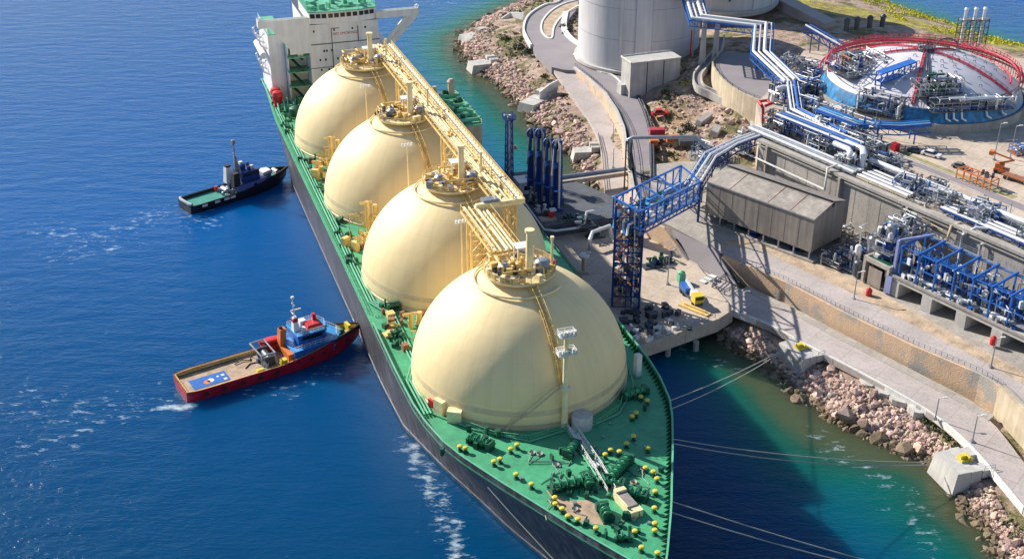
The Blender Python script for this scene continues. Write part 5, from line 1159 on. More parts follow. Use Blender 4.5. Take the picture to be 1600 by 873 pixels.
for x in range(-22,14,6): mb.beam((x,.2,-.3),(x,1.6,-.8),.2)
mb.build('bracket', 'rust', o)
o = thing('wall_pipe', 'pale pipe loop hung on the concrete wall right of the pump tower', 'pipe', pf(56,-1.4,18), PA)
mb = MB(); mb.path([(-8,0,1.5),(6,0,.2),(6.4,0,4.2),(7.5,1.8,5.2)], .3, 8); mb.path([(-8,0,3.4),(4.5,0,2.4)], .2, 6); mb.build('pipe', 'tan', o, smooth=True)
mb = MB(); mb.box(-8,-7.6,-.2,.6,0,4); mb.box(0,.3,-.2,.6,.3,3); mb.build('bracket', 'steel', o)
o = thing('wall_pipe', 'white drain pipe dropping down the wall behind the vaporiser frames', 'pipe', pf(66,-1.6,14), PA)
mb = MB(); mb.path([(0,0,-3),(0,0,7.5),(1.5,2.2,9.4),(3.5,4,9.4)], .34, 8); mb.path([(5,.2,-3),(5,.2,7),(6,2.4,8)], .28, 8); mb.build('pipe', 'lag', o, smooth=True)
# shed
o = thing('process_shed', 'long grey open-sided shed with weathered double-pitched roof', 'shed', Vector((65.6,278.4,9.4)), R(-46.2))
L0, L1 = -16.1, 16.1
def slab(y0, z0_, y1, z1, th=.15): return MB().add([(L0,y0,z0_),(L1,y0,z0_),(L1,y1,z1),(L0,y1,z1),(L0,y0,z0_+th),(L1,y0,z0_+th),(L1,y1,z1+th),(L0,y1,z1+th)], [(3,2,1,0),(4,5,6,7),(0,1,5,4),(1,2,6,5),(2,3,7,6),(3,0,4,7)])
rf = slab(-6.4,10.8,1.0,12.8).build('roof', 'roofg', o)
slab(1.5,13.2,7.2,11.6).build('roof', 'wallg', o)
mb = MB(); mb.box(L0,L1,.7,1.9,11.8,12.9); mb.build('ridge_vent', 'black', rf)
for x in (-9,2.5,9): mb = MB(); mb.add([(x-.06,-6.35,10.9),(x+.06,-6.35,10.9),(x+.06,1,12.99),(x-.06,1,12.99),(x-.06,-6.35,11.02),(x+.06,-6.35,11.02),(x+.06,1,13.05),(x-.06,1,13.05)], [(3,2,1,0),(4,5,6,7),(0,1,5,4),(1,2,6,5),(2,3,7,6),(3,0,4,7)]); mb.build('roof_joint', 'rust', rf)
mb = MB(); mb.box(L0,L1,-6.3,-6.1,2.2,10.8)
fcl = mb.build('front_cladding', 'wallg', o)
mb = MB()
for q in range(8): mb.box(L0+4*q,L0+4*q+.1,-6.34,-6.3,2.2,10.8)
mb.build('cladding_joint', 'roofg', fcl)
for x in (L0,L1-.2):
    mb = MB(); mb.add([(x,-6.1,2.2),(x,7.0,2.2),(x,7.0,11.6),(x,1.4,13.0),(x,-6.1,10.8),(x+.2,-6.1,2.2),(x+.2,7.0,2.2),(x+.2,7.0,11.6),(x+.2,1.4,13.0),(x+.2,-6.1,10.8)], [(4,3,2,1,0),(5,6,7,8,9),(0,1,6,5),(1,2,7,6),(2,3,8,7),(3,4,9,8),(4,0,5,9)]); mb.build('gable_cladding', 'wallg', o)
mb = MB(); mb.box(L0+.2,L1-.2,6.8,6.98,0,11.5); mb.build('rear_wall', 'wallg', o)
mb = MB(); mb.box(L0,L1,-6.55,-6.3,10.6,10.85); mb.build('gutter', 'steel', o)
for x in np.linspace(L0+.4, L1-.4, 8):
    mb = MB(); mb.box(x-.2,x+.2,-6.3,-5.9,0,2.3); mb.build('column', 'steel', o)
mb = MB(); mb.box(L0-1,L1+1,-6.6,7.2,-.5,.12); mb.build('floor_slab', 'conc', o)
rs = random.Random(14)
for k in range(8):
    mb = MB(); x = L0+1+3.9*k; mb.cbox((0,0,0),2.2,1.4,.4); mb.tube((-.8,0,1.1),(.9,0,1.1),.6,10); mb.tube((.3,0,1),(.3,0,2.1),.25,7)
    single(mb, 'pump', ['dblue','steel','dgreen'][k%3], 'pump in the dark under the open shed', 'pump', Vector((65.6,278.4,9.55))+Vector((.692*(x+2),-.722*(x+2),0))+Vector((-.722,-.692,0))*rs.uniform(2,5), R(-46.2), 'pumps under the shed', True)
# pieces of plant
PAL = ['lag','steel','dsteel','blue','dblue','steel','dsteel','offwhite','steel','rust','dsteel']
def skid(label, p, rz, sx, sy, seed, h=4.0, nb=12, npipe=10, pal=PAL, base='conc', cat='pipework skid', name='pipework_skid', legs=0.0):
    rs = random.Random(seed); o = thing(name, label, cat, p, rz); npipe = int(npipe*2.2); nb = int(nb*.9)
    mb = MB(); mb.box(-sx/2,sx/2,-sy/2,sy/2,legs,legs+.3)
    if legs:
        for x in (-sx/2+.3,0,sx/2-.3):
            for y in (-sy/2+.3,sy/2-.3): mb.beam((x,y,0),(x,y,legs),.35)
    mb.build('base', base, o); z0_ = legs+.3
    mb = MB(); n = max(2, int(sx/2.6)); fh = h*rs.uniform(.6,.95)
    for i in range(n+1):
        x = -sx/2+.3+(sx-.6)*i/n
        for y in (-sy*.42,sy*.42): mb.beam((x,y,z0_),(x,y,z0_+fh),.16)
        for z in (fh*.55,fh): mb.beam((x,-sy*.42,z0_+z),(x,sy*.42,z0_+z),.15)
    for y in (-sy*.42,0,sy*.42):
        for z in (fh*.55,fh): mb.beam((-sx/2+.3,y,z0_+z),(sx/2-.3,y,z0_+z),.15)
    mb.build('steel_frame', rs.choice(['steel','dsteel','blue','steel']), o)
    for k in range(nb):
        mb = MB(); x, y = rs.uniform(-.45,.45)*sx, rs.uniform(-.45,.45)*sy; c = rs.random(); r = rs.uniform(.2,.52); zb = z0_+(fh*.55 if rs.random() < .35 else 0)
        if c < .35: mb.lathe([(.1,0),(r,.1),(r,h*rs.uniform(.25,.6)),(r*.6,h*.65),(.1,h*.7)], (x,y,zb), 10); nm = 'vessel'
        elif c < .6:
            l = rs.uniform(.8,2.0); mb.tube((x-l/2,y,zb+r+.3),(x+l/2,y,zb+r+.3),r,10); mb.box(x-.15,x+.15,y-.2,y+.2,zb,zb+.4); nm = 'drum'
        else: mb.cbox((x,y,zb), rs.uniform(.4,1.2), rs.uniform(.4,1.1), rs.uniform(.4,h*.4), rs.choice([0,0,.3])); nm = 'cabinet'
        mb.build(nm, pal[rs.randrange(len(pal))], o, smooth=nm != 'cabinet')
    for k in range(npipe):
        mb = MB(); y = rs.uniform(-.5,.5)*sy; z = z0_+rs.uniform(.3,h); x0 = rs.uniform(-.52,.1)*sx; x1 = x0+rs.uniform(.15,.7)*sx; x1 = min(x1, sx*.54); y1 = y+rs.uniform(-2.2,2.2); z1 = rs.choice([z0_,z0_,z+rs.uniform(.3,1.2),z])
        if rs.random() < .35: x0, y, x1, y1 = y*sx/sy, x0*sy/sx, y*sx/sy+rs.uniform(-1,1), x1*sy/sx
        zb = rs.choice([z0_, z-rs.uniform(.2,.6)])
        mb.path([(x0,y,zb),(x0,y,z),(x1,y,z),(x1,y1,z),(x1,y1,z1)], rs.choice([.07,.09,.11,.14,.18,.26]), 6)
        mb.build('pipe', rs.choice(['lag','lag','offwhite','steel','dsteel','lag','steel',pal[rs.randrange(len(pal))],pal[rs.randrange(len(pal))]]), o, smooth=True)
    mb = MB(); rail(mb, [(-sx/2,-sy/2,z0_),(sx/2,-sy/2,z0_),(sx/2,sy/2,z0_)], 1.1, 2, .05); mb.build('handrail', 'blue' if seed % 3 == 0 else 'steel', o)
    return o
def rack(label, pts, width, pipes, h, col_m='blue', pipe_m=('lag',), drop=None, truss=True, name='pipe_rack', bent=8.0, rmul=1.0, legs=True):
    """pipe rack along a 3D polyline (z = pipe level)"""
    pts = [Vector(p) for p in pts]; o = thing(name, label, 'pipe rack', (pts[0].x,pts[0].y,pts[0].z-h), 0)
    nor = []
    for i in range(len(pts)):
        a = pts[max(i-1,0)]; b = pts[min(i+1,len(pts)-1)]
        if 0 < i < len(pts)-1:
            d1 = (pts[i]-a); d1.z = 0; d1.normalize(); d2 = (b-pts[i]); d2.z = 0; d2.normalize(); d = (d1+d2).normalized(); k = 1/max(.5, d.dot(d1))
        else: d = (b-a); d.z = 0; d.normalize(); k = 1
        nor.append(Vector((-d.y,d.x,0))*k)
    for j in range(pipes):
        u = (j+.5)/pipes-.5; r = [.32,.2,.38,.16,.26,.14,.3][j%7]*rmul
        mb = MB(); mb.path([p+nn*u*width+Vector((0,0,r)) for p, nn in zip(pts, nor)], r, 8); mb.build('pipe', pipe_m[j % len(pipe_m)], o, world=True, smooth=True)
    mb = MB(); L = [p+nn*width*.5 for p, nn in zip(pts, nor)]; Rr = [p-nn*width*.5 for p, nn in zip(pts, nor)]
    for i in range(len(pts)-1):
        ln = (pts[i+1]-pts[i]).length; m = max(1, int(ln/2.4))
        for E_ in (L, Rr):
            a, b = E_[i], E_[i+1]; mb.beam(a-Vector((0,0,.1)), b-Vector((0,0,.1)), .28)
            if truss:
                dz = Vector((0,0,2.0)); mb.beam(a-dz, b-dz, .28)
                for q in range(m):
                    c, e = a.lerp(b, q/m), a.lerp(b, (q+1)/m); mb.beam(c-Vector((0,0,.1)), e-dz, .16); mb.beam(c-Vector((0,0,.1)), c-dz, .16)
        for q in range(m+1):
            c, e = L[i].lerp(L[i+1], q/m), Rr[i].lerp(Rr[i+1], q/m); mb.beam(c-Vector((0,0,.2)), e-Vector((0,0,.2)), .2)
    mb.build('truss' if truss else 'beam', col_m, o, world=True)
    if legs:
        for i in range(len(pts)-1):
            ln = (pts[i+1]-pts[i]).length; m = max(1, int(ln/bent))
            for q in range(m):
                mb = MB(); t = (q+.5)/m; c, e = L[i].lerp(L[i+1], t), Rr[i].lerp(Rr[i+1], t); hh = Vector((0,0,h+ (drop or 0)))
                mb.beam(c-hh, c, .3); mb.beam(e-hh, e, .3); mb.beam(c-hh*.5, e-hh*.5, .2); mb.build('bent', col_m, o, world=True)
    return o
# zigzag rack from the big tanks
zz = [at(1072,-40,38.5), at(1093,28,35.5), at(1193,40,34.5), at(1190,82,31), at(1238,128,27.5)]
o = rack('blue truss rack with white pipes zigzagging from the big tanks to the plant', zz, 6.6, 4, 14, 'blue', ('lag','lag','offwhite'), rmul=1.45, name='pipe_rack', legs=False)
for k, (px, py, zb) in enumerate(((1097,93,19.6),(1117,92,19.6))):
    b = at(px,py,zb); mb = MB(); mb.frus(b.x-1.1,b.x+1.1,b.y-.8,b.y+.8,zb-4,b.x-.6,b.x+.6,b.y-.6,b.y+.6,33.0); mb.build('concrete_pier', 'lconc', o, world=True)
for (px, py) in ((1182,110),(1196,116),(1232,150)):
    b = at(px,py,20); mb = MB(); mb.beam((b.x,b.y,16),(b.x,b.y,27.5),.45); mb.build('leg', 'dblue', o, world=True)
mb = MB(); b = at(1083,75,20); mb.path([(b.x,b.y,17),(b.x,b.y,34.5),(b.x+2,b.y-.5,35)], .35, 7); mb.build('riser_pipe', 'offwhite', o, world=True, smooth=True)
mb = MB(); mb.path([b+Vector((-.8,.3,-3)),b+Vector((-.8,.3,6))], .25, 7); mb.build('fire_riser', 'red', o, world=True, smooth=True)
o = rack('dark blue roofed truss behind the dome tank with a white edge pipe', [at(1262,40,30), at(1318,72,27)], 4.0, 2, 9, 'dblue', ('lag','blue'))
rack('long row of pale pipes along the left end of the concrete wall top', [pf(-8,3,23.6), pf(30,3,23.6)], 4.2, 6, 1.6, 'steel', ('lag','lag','steel','offwhite'), truss=False)
rack('wide bank of white pipes along the middle of the wall top', [pf(31,4.4,23.2), pf(47,4.4,23.2)], 6.6, 7, 1.2, 'tan', ('offwhite','lag','lag'), truss=False)
rack('white pipes on the wall top at the right edge of the frame', [pf(56,4.8,23.4), pf(100,4.8,23.4)], 5.4, 6, 1.4, 'dblue', ('lag','offwhite','lag'), truss=False)
rack('single long white main along the back of the pipe terrace', [pf(28,9.4,24.2), pf(50,9.6,24.2), pf(100,9.6,24.2)], 1.2, 1, 2.2, 'steel', ('lag',), truss=False, rmul=2.0)
rack('raised blue rack with grey mains in front of the dome tank', [pf(-4,9,27.5), pf(24,9,27.5)], 4.5, 5, 5.5, 'dblue', ('lag','steel','blue','lag'), truss=True)
rack('upper rack of grey and blue pipes curving towards the dome tank', [pf(-2,22,27), pf(12,22,27), pf(20,29,27.5), pf(24,36,28)], 4.2, 5, 5, 'blue', ('blue','lag','lblue','steel'), truss=True)
rack('low pipe bundle feeding the dome tank from the zigzag rack', [at(1238,128,27.5), pf(-6,17,26.5), pf(14,15,26)], 4.0, 4, 4.5, 'dblue', ('lag','lag','blue'), truss=False)
rack('blue rack running from the gangway bridge end to the concrete wall corner', [bp(1.0,.5,-4.2), at(1110,243,17.5), at(1150,222,20.5), at(1190,208,23.2)], 4.4, 5, 6, 'dblue', ('lag','steel','lag','blue'), truss=True)
rack('tan and white pipes ending behind the grey shed', [at(1070,285,14), at(1098,300,13.6)], 4.0, 4, 4, 'steel', ('offwhite','tan','lag'), truss=False)
for k, (x, y, sx, sy, h, lab) in enumerate([
  (-3,7,7,6,5,'dark cluster of valves at the left end of the wall top'),
  (4,14,8,6,6,'tangle of grey vessels and pipes behind the left wall end'),
  (12,8,8,5,5.5,'pipework skid between the pale pipe row and the blue rack'),
  (13,20,9,7,7,'tall pipework under the curving blue rack'),
  (22,15,8,7,6,'shaded pumps in front of the dome tank corner'),
  (24,4.5,5,4,4,'valve group where the lagged pipe bends down the wall'),
  (2,24,8,7,6,'grey pipework left of the dome tank'),
  (30,12,6,4,4,'white framed skid in the middle of the pipe terrace'),
  (46,12.5,5,4,3.5,'small skid behind the white pipe bank'),
  (52,5.5,8,6,4.5,'square white framed manifold on the pipe terrace'),
  (63,5,6,5,4,'blue pump group above the pale wall loop'),
  (80,7,10,6,4,'pipework at the right edge above the vaporiser frames')]):
    skid(lab, pf(x,y,22.0), PA+.02*k, sx, sy, 200+k, h, 13 if k < 8 else 9, 13 if k < 8 else 9, base='quay' if k > 8 else 'conc')

for k, (px, py, z, sx, sy, h, lab) in enumerate([
  (1222,165,20.4,6,7,7,'tall dark blue pipework under the lower end of the zigzag rack'),
  (1250,150,22,9,8,6,'dense dark pipework between the zigzag rack and the dome tank'),
  (1268,120,22,8,7,5,'grey and tan valve group left of the red ring pipes'),
  (1290,150,22,10,6,5,'long grey pump platform left of the dome tank'),
  (1262,182,22,9,7,6,'dark blue piping behind the raised blue rack'),
  (1300,190,22,10,6,5,'shaded dark piping under the curving blue rack'),
  (1340,178,22,9,5,4,'dark pump set at the shaded foot of the blue skirt'),
  (1215,200,22,7,5,5,'valve cluster over the left corner of the concrete wall'),
  (1330,232,22,8,4,4,'blue skid where the white pipe bank begins'),
  (1380,262,22,7,4,3.5,'rusty skid behind the white pipe bank'),
  (1420,300,22,8,5,4,'framed manifold at the middle of the pipe terrace'),
  (1540,340,22,8,5,4,'blue pump group over the wall drain pipes'),
  (1235,110,20.6,6,6,5,'scattered valves beside the paved shelf')]):
    skid(lab, at(px,py,z), PA+.03*k, sx, sy, 400+k, h, 15, 15, pal=['dblue','dsteel','blue','dsteel','steel','lag','dsteel','steel'], base='dsteel')
mb = MB()
o = thing('pipe_bend', 'thick white lagged pipe bending over the wall edge', 'pipe', pf(24,2,22), PA)
mb.path([(-6,4.5,4.6),(-1,4.5,4.6),(.6,3.4,4.4),(1.2,2,3.4),(1.3,1.6,.4)], .75, 12); mb.path([(-4,6.4,5.2),(2,6.4,5.2),(4,4.6,4.6),(4.2,4,.5)], .8, 12); mb.build('pipe', 'lag', o, smooth=True)
mb = MB(); mb.cbox((1.3,1.6,0),1.6,1.6,.5); mb.build('base', 'conc', o)
o = thing('pipe_bend', 'pale grey pipe bend beside the red gate frame', 'pipe', at(1206,172,20), 0)
mb = MB(); a_ = at(1206,165,20); mb.path([(6,0,7),(2.6,0,7),(.8,0,6.4),(0,0,5),(-.2,0,-1)], .7, 12); mb.build('pipe', 'lag', o, smooth=True); mb = MB(); mb.cbox((-.2,0,-2),1.6,1.6,2.4); mb.build('base', 'conc', o)
# pump tower on its concrete frame
o = thing('pump_tower', 'grey concrete frame carrying a crowded pump tower', 'pump tower', pf(57,-15,9.4), PA)
mb = MB()
mb.box(-3.4,4.2,-4.6,-4.0,5.6,6.6); mb.box(-3.4,4.2,2.8,3.4,0,6.6); mb.box(-3.4,-2.9,-4.0,2.8,0,6.6); mb.box(3.7,4.2,-4.0,2.8,0,6.6); mb.box(-2.9,3.7,-4.0,2.8,5.2,5.6); mb.box(-3.4,-2.7,-4.6,-4.0,0,5.6); mb.box(3.5,4.2,-4.6,-4.0,0,5.6); mb.build('frame', 'conc', o)
mb = MB(); mb.box(-2.6,3.4,-3.6,2.4,6.0,6.3); mb.build('floor', 'dgreen', o)
for k, (x, y, r, z0_, z1_, m_) in enumerate([(0,-.5,1.7,6.3,11,'dblue'),(0,-.5,2.3,11,11.7,'steel'),(0,-.5,1.2,11.7,15,'steel'),(-6,1,1.0,0,9,'steel'),(-7.4,-2,.8,0,7,'lag'),(-5.6,-3.4,1.1,0,4,'dsteel')]):
    mb = MB(); mb.lathe([(r*.8,z0_),(r,z0_+.2),(r,z1_-.4),(r*.6,z1_)], (x,y,0), 14); mb.build('vessel', m_, o, smooth=True)
rs = random.Random(23)
for k in range(34):
    mb = MB(); a_ = rs.uniform(0,6.28); rr = rs.uniform(1,3); mb.cbox((rr*math.cos(a_)-1,rr*math.sin(a_),rs.choice([6.3,9,11.7,12.2])), rs.uniform(.4,1.3), rs.uniform(.4,1.3), rs.uniform(.4,2), rs.uniform(0,3)); mb.build('equipment_box', ['steel','lag','dsteel','offwhite','blue'][k%5], o)
for k in range(20):
    mb = MB(); x, y = rs.uniform(-8,3), rs.uniform(-3.5,3); z = rs.uniform(3,13); mb.path([(x,y,rs.uniform(0,6)),(x,y,z),(x+rs.uniform(-3,3),y,z),(x+rs.uniform(-1,1),y+2,z+.8)], rs.uniform(.12,.32), 7); mb.build('pipe', ['lag','steel','lag','dsteel'][k%4], o, smooth=True)
mb = MB()
for z in (8.6,11.7): rail(mb, [(-2.8,-3.4,z),(2.8,-3.4,z),(2.8,2.6,z),(-2.8,2.6,z),(-2.8,-3.4,z)], 1.1, 1, .06)
mb.box(-2.9,2.9,-3.5,2.7,8.45,8.6); mb.build('platform', 'steel', o)
mb = MB(); mb.box(-1.6,2.2,-4.5,-4.35,0,4.6); mb.build('door_leaf', 'wallg', o)
skid('grey pumps and valves crowded at the shed end', pf(47,-10,9.5), PA, 9, 8, 231, 5, 16, 14)
skid('low dark skids between the shed and the concrete frame', pf(44,-18,9.5), PA, 6, 4, 233, 3, 9, 8, cat='skid')
skid('grey pipes under the gable end of the shed', pf(47,-16,9.5), PA, 7, 5, 237, 5, 14, 14)
skid('valve rows between the shed and the tall wall', pf(30,-6,9.5), PA, 14, 5, 239, 4, 16, 16)
skid('grey pipe platform bridging to the wall beside the pump tower', pf(53,-5,9.4), PA, 9, 7, 235, 4, 12, 14, legs=8.5, base='steel')
# vaporiser structure
o = thing('vaporiser_frame', 'long concrete base with dark bays under bright blue portal frames', 'vaporiser', pf(63,-19,9.6), PA+.03)
NB = 9; BW = 4.7
mb = MB(); mb.box(-1.5,NB*BW+4,0,10.5,3.4,4.4); mb.build('deck_slab', 'lconc', o)
for k in range(6):
    mb = MB(); mb.box(k*9.0-1.5,k*9.0+1.1,-.15,10.3,-.2,3.4); mb.build('pier', 'lconc', o)
mb = MB(); mb.box(-1.4,NB*BW,8.8,9.2,-.2,3.4); mb.build('back_wall', 'dsteel', o)
mb = MB(); mb.box(-1.5,NB*BW+.5,-.25,.05,4.4,5.0); mb.build('kerb_beam', 'conc', o)
for k in range(NB+1):
    x = k*BW-.2; mb = MB()
    mb.beam((x,.8,4.4),(x,.8,12.2),.34); mb.beam((x,8.8,4.4),(x,8.8,12.6),.34); mb.beam((x,.2,12.0),(x,9.4,12.9),.36,.6); mb.beam((x,.8,8.4),(x,8.8,8.4),.28); mb.beam((x,4.6,4.4),(x,4.6,12.4),.3)
    mb.build('portal_frame', 'blue', o)
for y, z in ((.8,12.0),(8.8,12.4),(.8,8.4),(8.8,8.4),(4.6,10.4)):
    mb = MB(); mb.beam((0,y,z),(NB*BW,y,z),.22); mb.build('tie_beam', 'blue', o)
rs = random.Random(27)
for k in range(NB):
    x = k*BW+BW*.5
    for q in range(3):
        mb = MB(); xx = x-1.4+q*1.4; mb.box(xx-.1,xx+.1,4.4,7.8,5.2,9.6); mb.build('vaporiser_panel', ['dblue','lblue','blue'][q], o)
    mb = MB(); mb.tube((x-2.2,1.6,5.6),(x+2.2,1.6,5.6),.42,9); mb.build('header_pipe', 'lag' if k%2 else 'steel', o, smooth=True)
    for q in range(16):
        mb = MB(); xx, yy = x+rs.uniform(-2.2,2.2), rs.uniform(.6,9.6); z = rs.uniform(5.4,11.4)
        mb.path([(xx,yy,4.4),(xx,yy,z),(xx+rs.uniform(-1.6,1.6),yy,z),(xx+rs.uniform(-1.4,1.4),yy+rs.uniform(-2,2),z+.5)], rs.uniform(.08,.2), 6); mb.build('pipe', ['lag','blue','offwhite','lag','steel'][rs.randrange(5)], o, smooth=True)
    for q in range(11):
        mb = MB(); mb.cbox((x+rs.uniform(-2,2),rs.choice([rs.uniform(.3,2.6),rs.uniform(.4,9.6)]),rs.choice([4.4,4.4,8.6])), rs.uniform(.3,1.1), rs.uniform(.3,1.0), rs.uniform(.4,1.8), rs.uniform(0,3)); mb.build('equipment_box', ['steel','offwhite','blue','dsteel','lag','offwhite'][rs.randrange(6)], o)
mb = MB(); mb.beam((-1.6,1,4.4),(-1.6,1,13),.7); mb.beam((-1.6,1,13),(1.5,9,13.4),.5); mb.cbox((-1.6,.2,0),1.6,1.6,4.4); mb.build('end_post', mat('lilac_steel', (.25,.28,.5), .5), o)
mb = MB(); mb.box(-1.2,NB*BW,9.4,10.4,12.3,12.45); rail(mb, [(-1.2,10.4,12.45),(NB*BW,10.4,12.45)], 1, 2, .05); mb.build('walkway', 'steel', o)
# dome tank
DC = Vector((121,345,22.0)); DR = 30.0
o = thing('dome_tank', 'broad low tank with a white dome roof, red ring pipes and blue skirt', 'tank', DC, 0)
mb = MB(); mb.lathe([(DR,0),(DR,2.6),(DR-.6,2.6),(DR-.6,1.6)], (0,0,0), 90); mb.build('wall', 'conc', o)
mb = MB(); mb.lathe([(DR-.7,1.4),(DR-1.0,2.6),(DR-2.6,6.0)], (0,0,0), 90); mb.build('blue_skirt', mat('blue_skirt_paint', (.03,.24,.52), .4, var=.45, scale=.5, streak=.45), o, smooth=True)
Rr_ = DR-2.6; prof = [(Rr_,7.6)]+[(Rr_*math.cos(a), 7.8+8.2*math.sin(a)) for a in np.linspace(.05, math.pi/2-.01, 14)]
def roof_z(r): return 7.8+8.2*math.sqrt(max(0,1-(r/Rr_)**2))
prof = [(r, 6.2+8.2*(1-(r/Rr_)**2)) for r in np.linspace(Rr_, .05, 14)]
def roof_z(r): return 6.2+8.2*(1-(r/Rr_)**2)
mb = MB(); mb.lathe([(Rr_,5.8)]+prof, (0,0,0), 90); dome_ = mb.build('dome_roof', mat('dome_white', (.56,.55,.61), .55, var=.12, scale=.2, streak=.0), o, smooth=True)
for r, zz_, rad, m_ in ((DR-2.2,9.2,.42,'pinkred'),(DR-3.8,10.4,.3,'pinkred'),(DR-.6,7.4,.3,'pinkred'),(DR-5.4,8.4,.26,'pinkred')):
    mb = MB(); a0, a1 = -.5, math.pi-.15
    mb.path([(r*math.cos(a), r*math.sin(a), zz_) for a in np.linspace(a0, a1, 60)], rad, 7); mb.build('ring_pipe', m_, o, smooth=True)
mb = MB()
for a in np.linspace(-.5, math.pi-.15, 56):
    mb.beam(((DR-3)*math.cos(a),(DR-3)*math.sin(a),6.6),((DR-3)*math.cos(a),(DR-3)*math.sin(a),11.6),.16); mb.beam(((DR-3)*math.cos(a),(DR-3)*math.sin(a),10.4),((DR-4.6)*math.cos(a),(DR-4.6)*math.sin(a),11.6),.12)
for zz_ in (11.0,11.8): mb.path([((DR-3.4)*math.cos(a),(DR-3.4)*math.sin(a),zz_) for a in np.linspace(-.5, math.pi-.15, 60)], .09, 4)
mb.build('ring_walkway', 'pinkred', o)
mb = MB(); mb.path([((Rr_-.2)*math.cos(a),(Rr_-.2)*math.sin(a),8.6) for a in np.linspace(0,2*math.pi,72)[:-1]], .14, 5, True); rail(mb, [((Rr_+.6)*math.cos(a),(Rr_+.6)*math.sin(a),7.6) for a in np.linspace(-2.6,-.4,14)], 1.2, 2, .06); mb.build('edge_rail', 'dsteel', o)
for a, m_, wd in ((-.72,'pinkred',.8),(-1.95,'pinkred',.6),(3.0,'pinkred',.9),(.4,'pinkred',.8),(2.2,'pinkred',.7),(1.2,'pinkred',.7),(-1.8,'dsteel',.35)):
    mb = MB(); c, s_ = math.cos(a), math.sin(a); q = Vector((-s_,c,0))
    pts = [Vector((r*c,r*s_,roof_z(r)+.35)) for r in np.linspace(1.5, Rr_-.6, 16)]
    for sg in (-1,1): mb.path([p+q*wd*.5*sg for p in pts], .2, 5)
    for p in pts: mb.beam(p-q*wd*.5, p+q*wd*.5, .16)
    if wd > .5:
        for sg in (-1,1): rail(mb, [p+q*wd*.5*sg for p in pts], .9, 3, .04, 1)
    mb.build('radial_stair', m_, o)
mb = MB(); mb.lathe([(2.2,13.8),(2.4,15.0),(2.0,15.4),(.1,15.5)], (0,0,0), 16); rail(mb, [(2.4*math.cos(a),2.4*math.sin(a),15) for a in np.linspace(0,2*math.pi,13)], 1.2, 1, .07); mb.build('roof_hub', 'dsteel', o)
for k in range(46):                                         # lifting lugs over the dome
    r = 6+((k*37)%100)/100*18; a = -2.4+((k*61)%100)/100*2.6
    p = Vector((r*math.cos(a), r*math.sin(a), roof_z(r))); mb = MB(); mb.path([p+Vector((-.4,0,-.1)),p+Vector((-.3,0,.55)),p+Vector((.3,0,.6)),p+Vector((.5,-.2,-.1))], .12, 4); mb.build('roof_lug', 'steel', o)
mb = MB(); mb.path([(8+3.5*math.cos(a),6,roof_z(10)+3.0*math.sin(a)) for a in np.linspace(0,math.pi,14)], .22, 6); mb.build('arched_pipe', 'dsteel', o, smooth=True)
mb = MB()
for x in (9,13,17): mb.path([(x,7-x*.2,roof_z(x)+.3),(x+5,3-x*.2,roof_z(x+4.4)+.4)], .3, 6)
mb.build('roof_pipe', 'offwhite', o, smooth=True)
skid('dark pump platform on the front edge of the white dome roof', DC+Vector((-2.5,-21,8.6)), .1, 13, 7, 251, 4.5, 22, 16, pal=['dsteel','dgreen','dblue','black','steel'], base='dsteel', cat='pump platform', name='pump_platform')
skid('grey pipe platform on the left side of the white dome roof', DC+Vector((-19,-2,9)), .3, 15, 12, 253, 5, 30, 26, base='dsteel', cat='pump platform', name='pump_platform')
skid('dark pump platform over the left front of the blue skirt', DC+Vector((-17,-21,3)), -.7, 14, 7, 257, 6, 28, 24, pal=['dsteel','dblue','black','dblue','steel'], base='dsteel', cat='pump platform', name='pump_platform')
skid('dark lower platform hanging over the blue skirt of the dome tank', DC+Vector((6,-25.5,5.6)), .15, 24, 4.5, 255, 3.6, 26, 20, pal=['dsteel','dblue','black','steel'], base='dsteel', cat='pump platform', name='pump_platform')
o = thing('access_bridge', 'bright blue covered bridge sloping up onto the white dome roof', 'bridge', DC+Vector((-17.5,-15.5,10)), .42)
mb = MB()
for y in (-1.2,1.2):
    for z in (0,2.6): mb.beam((0,y,z),(12,y,z+2),.3)
    for k in range(7): mb.beam((2*k,y,k/3),(2*k,y,2.6+k/3),.22); mb.beam((2*k,y,k/3),(min(2*k+2,12),y,2.6+k/3),.14)
mb.add([(0,-1.4,2.7),(12,-1.4,4.7),(12,1.4,4.7),(0,1.4,2.7),(0,-1.4,2.85),(12,-1.4,4.85),(12,1.4,4.85),(0,1.4,2.85)], [(3,2,1,0),(4,5,6,7),(0,1,5,4),(1,2,6,5),(2,3,7,6),(3,0,4,7)]); mb.build('truss', 'blue', o)
mb = MB(); mb.add([(0,-1.2,.1),(12,-1.2,2.1),(12,1.2,2.1),(0,1.2,.1),(0,-1.2,.2),(12,-1.2,2.2),(12,1.2,2.2),(0,1.2,.2)], [(3,2,1,0),(4,5,6,7),(0,1,5,4),(1,2,6,5),(2,3,7,6),(3,0,4,7)]); mb.build('walkway', 'dblue', o)
mb = MB()
for x in (.2,6,11.6):
    for y in (-1.2,1.2): mb.beam((x,y,-7.5),(x,y,x/6),.3)
mb.build('leg', 'dblue', o)
# white streaks of hoses hanging on the blue skirt
for k, a in enumerate((-1.62,-1.55,-1.47,-1.2,-1.0)):
    mb = MB(); c, s_ = math.cos(a), math.sin(a); mb.path([((DR-2.2)*c,(DR-2.2)*s_,6.2),((DR-1.0)*c,(DR-1.0)*s_,4.0),((DR-.6)*math.cos(a+.04),(DR-.6)*math.sin(a+.04),3.4)], .3, 6)
    ob = mb.build('skirt_pipe', 'lag', bpy.data.objects['dome_tank'], smooth=True)
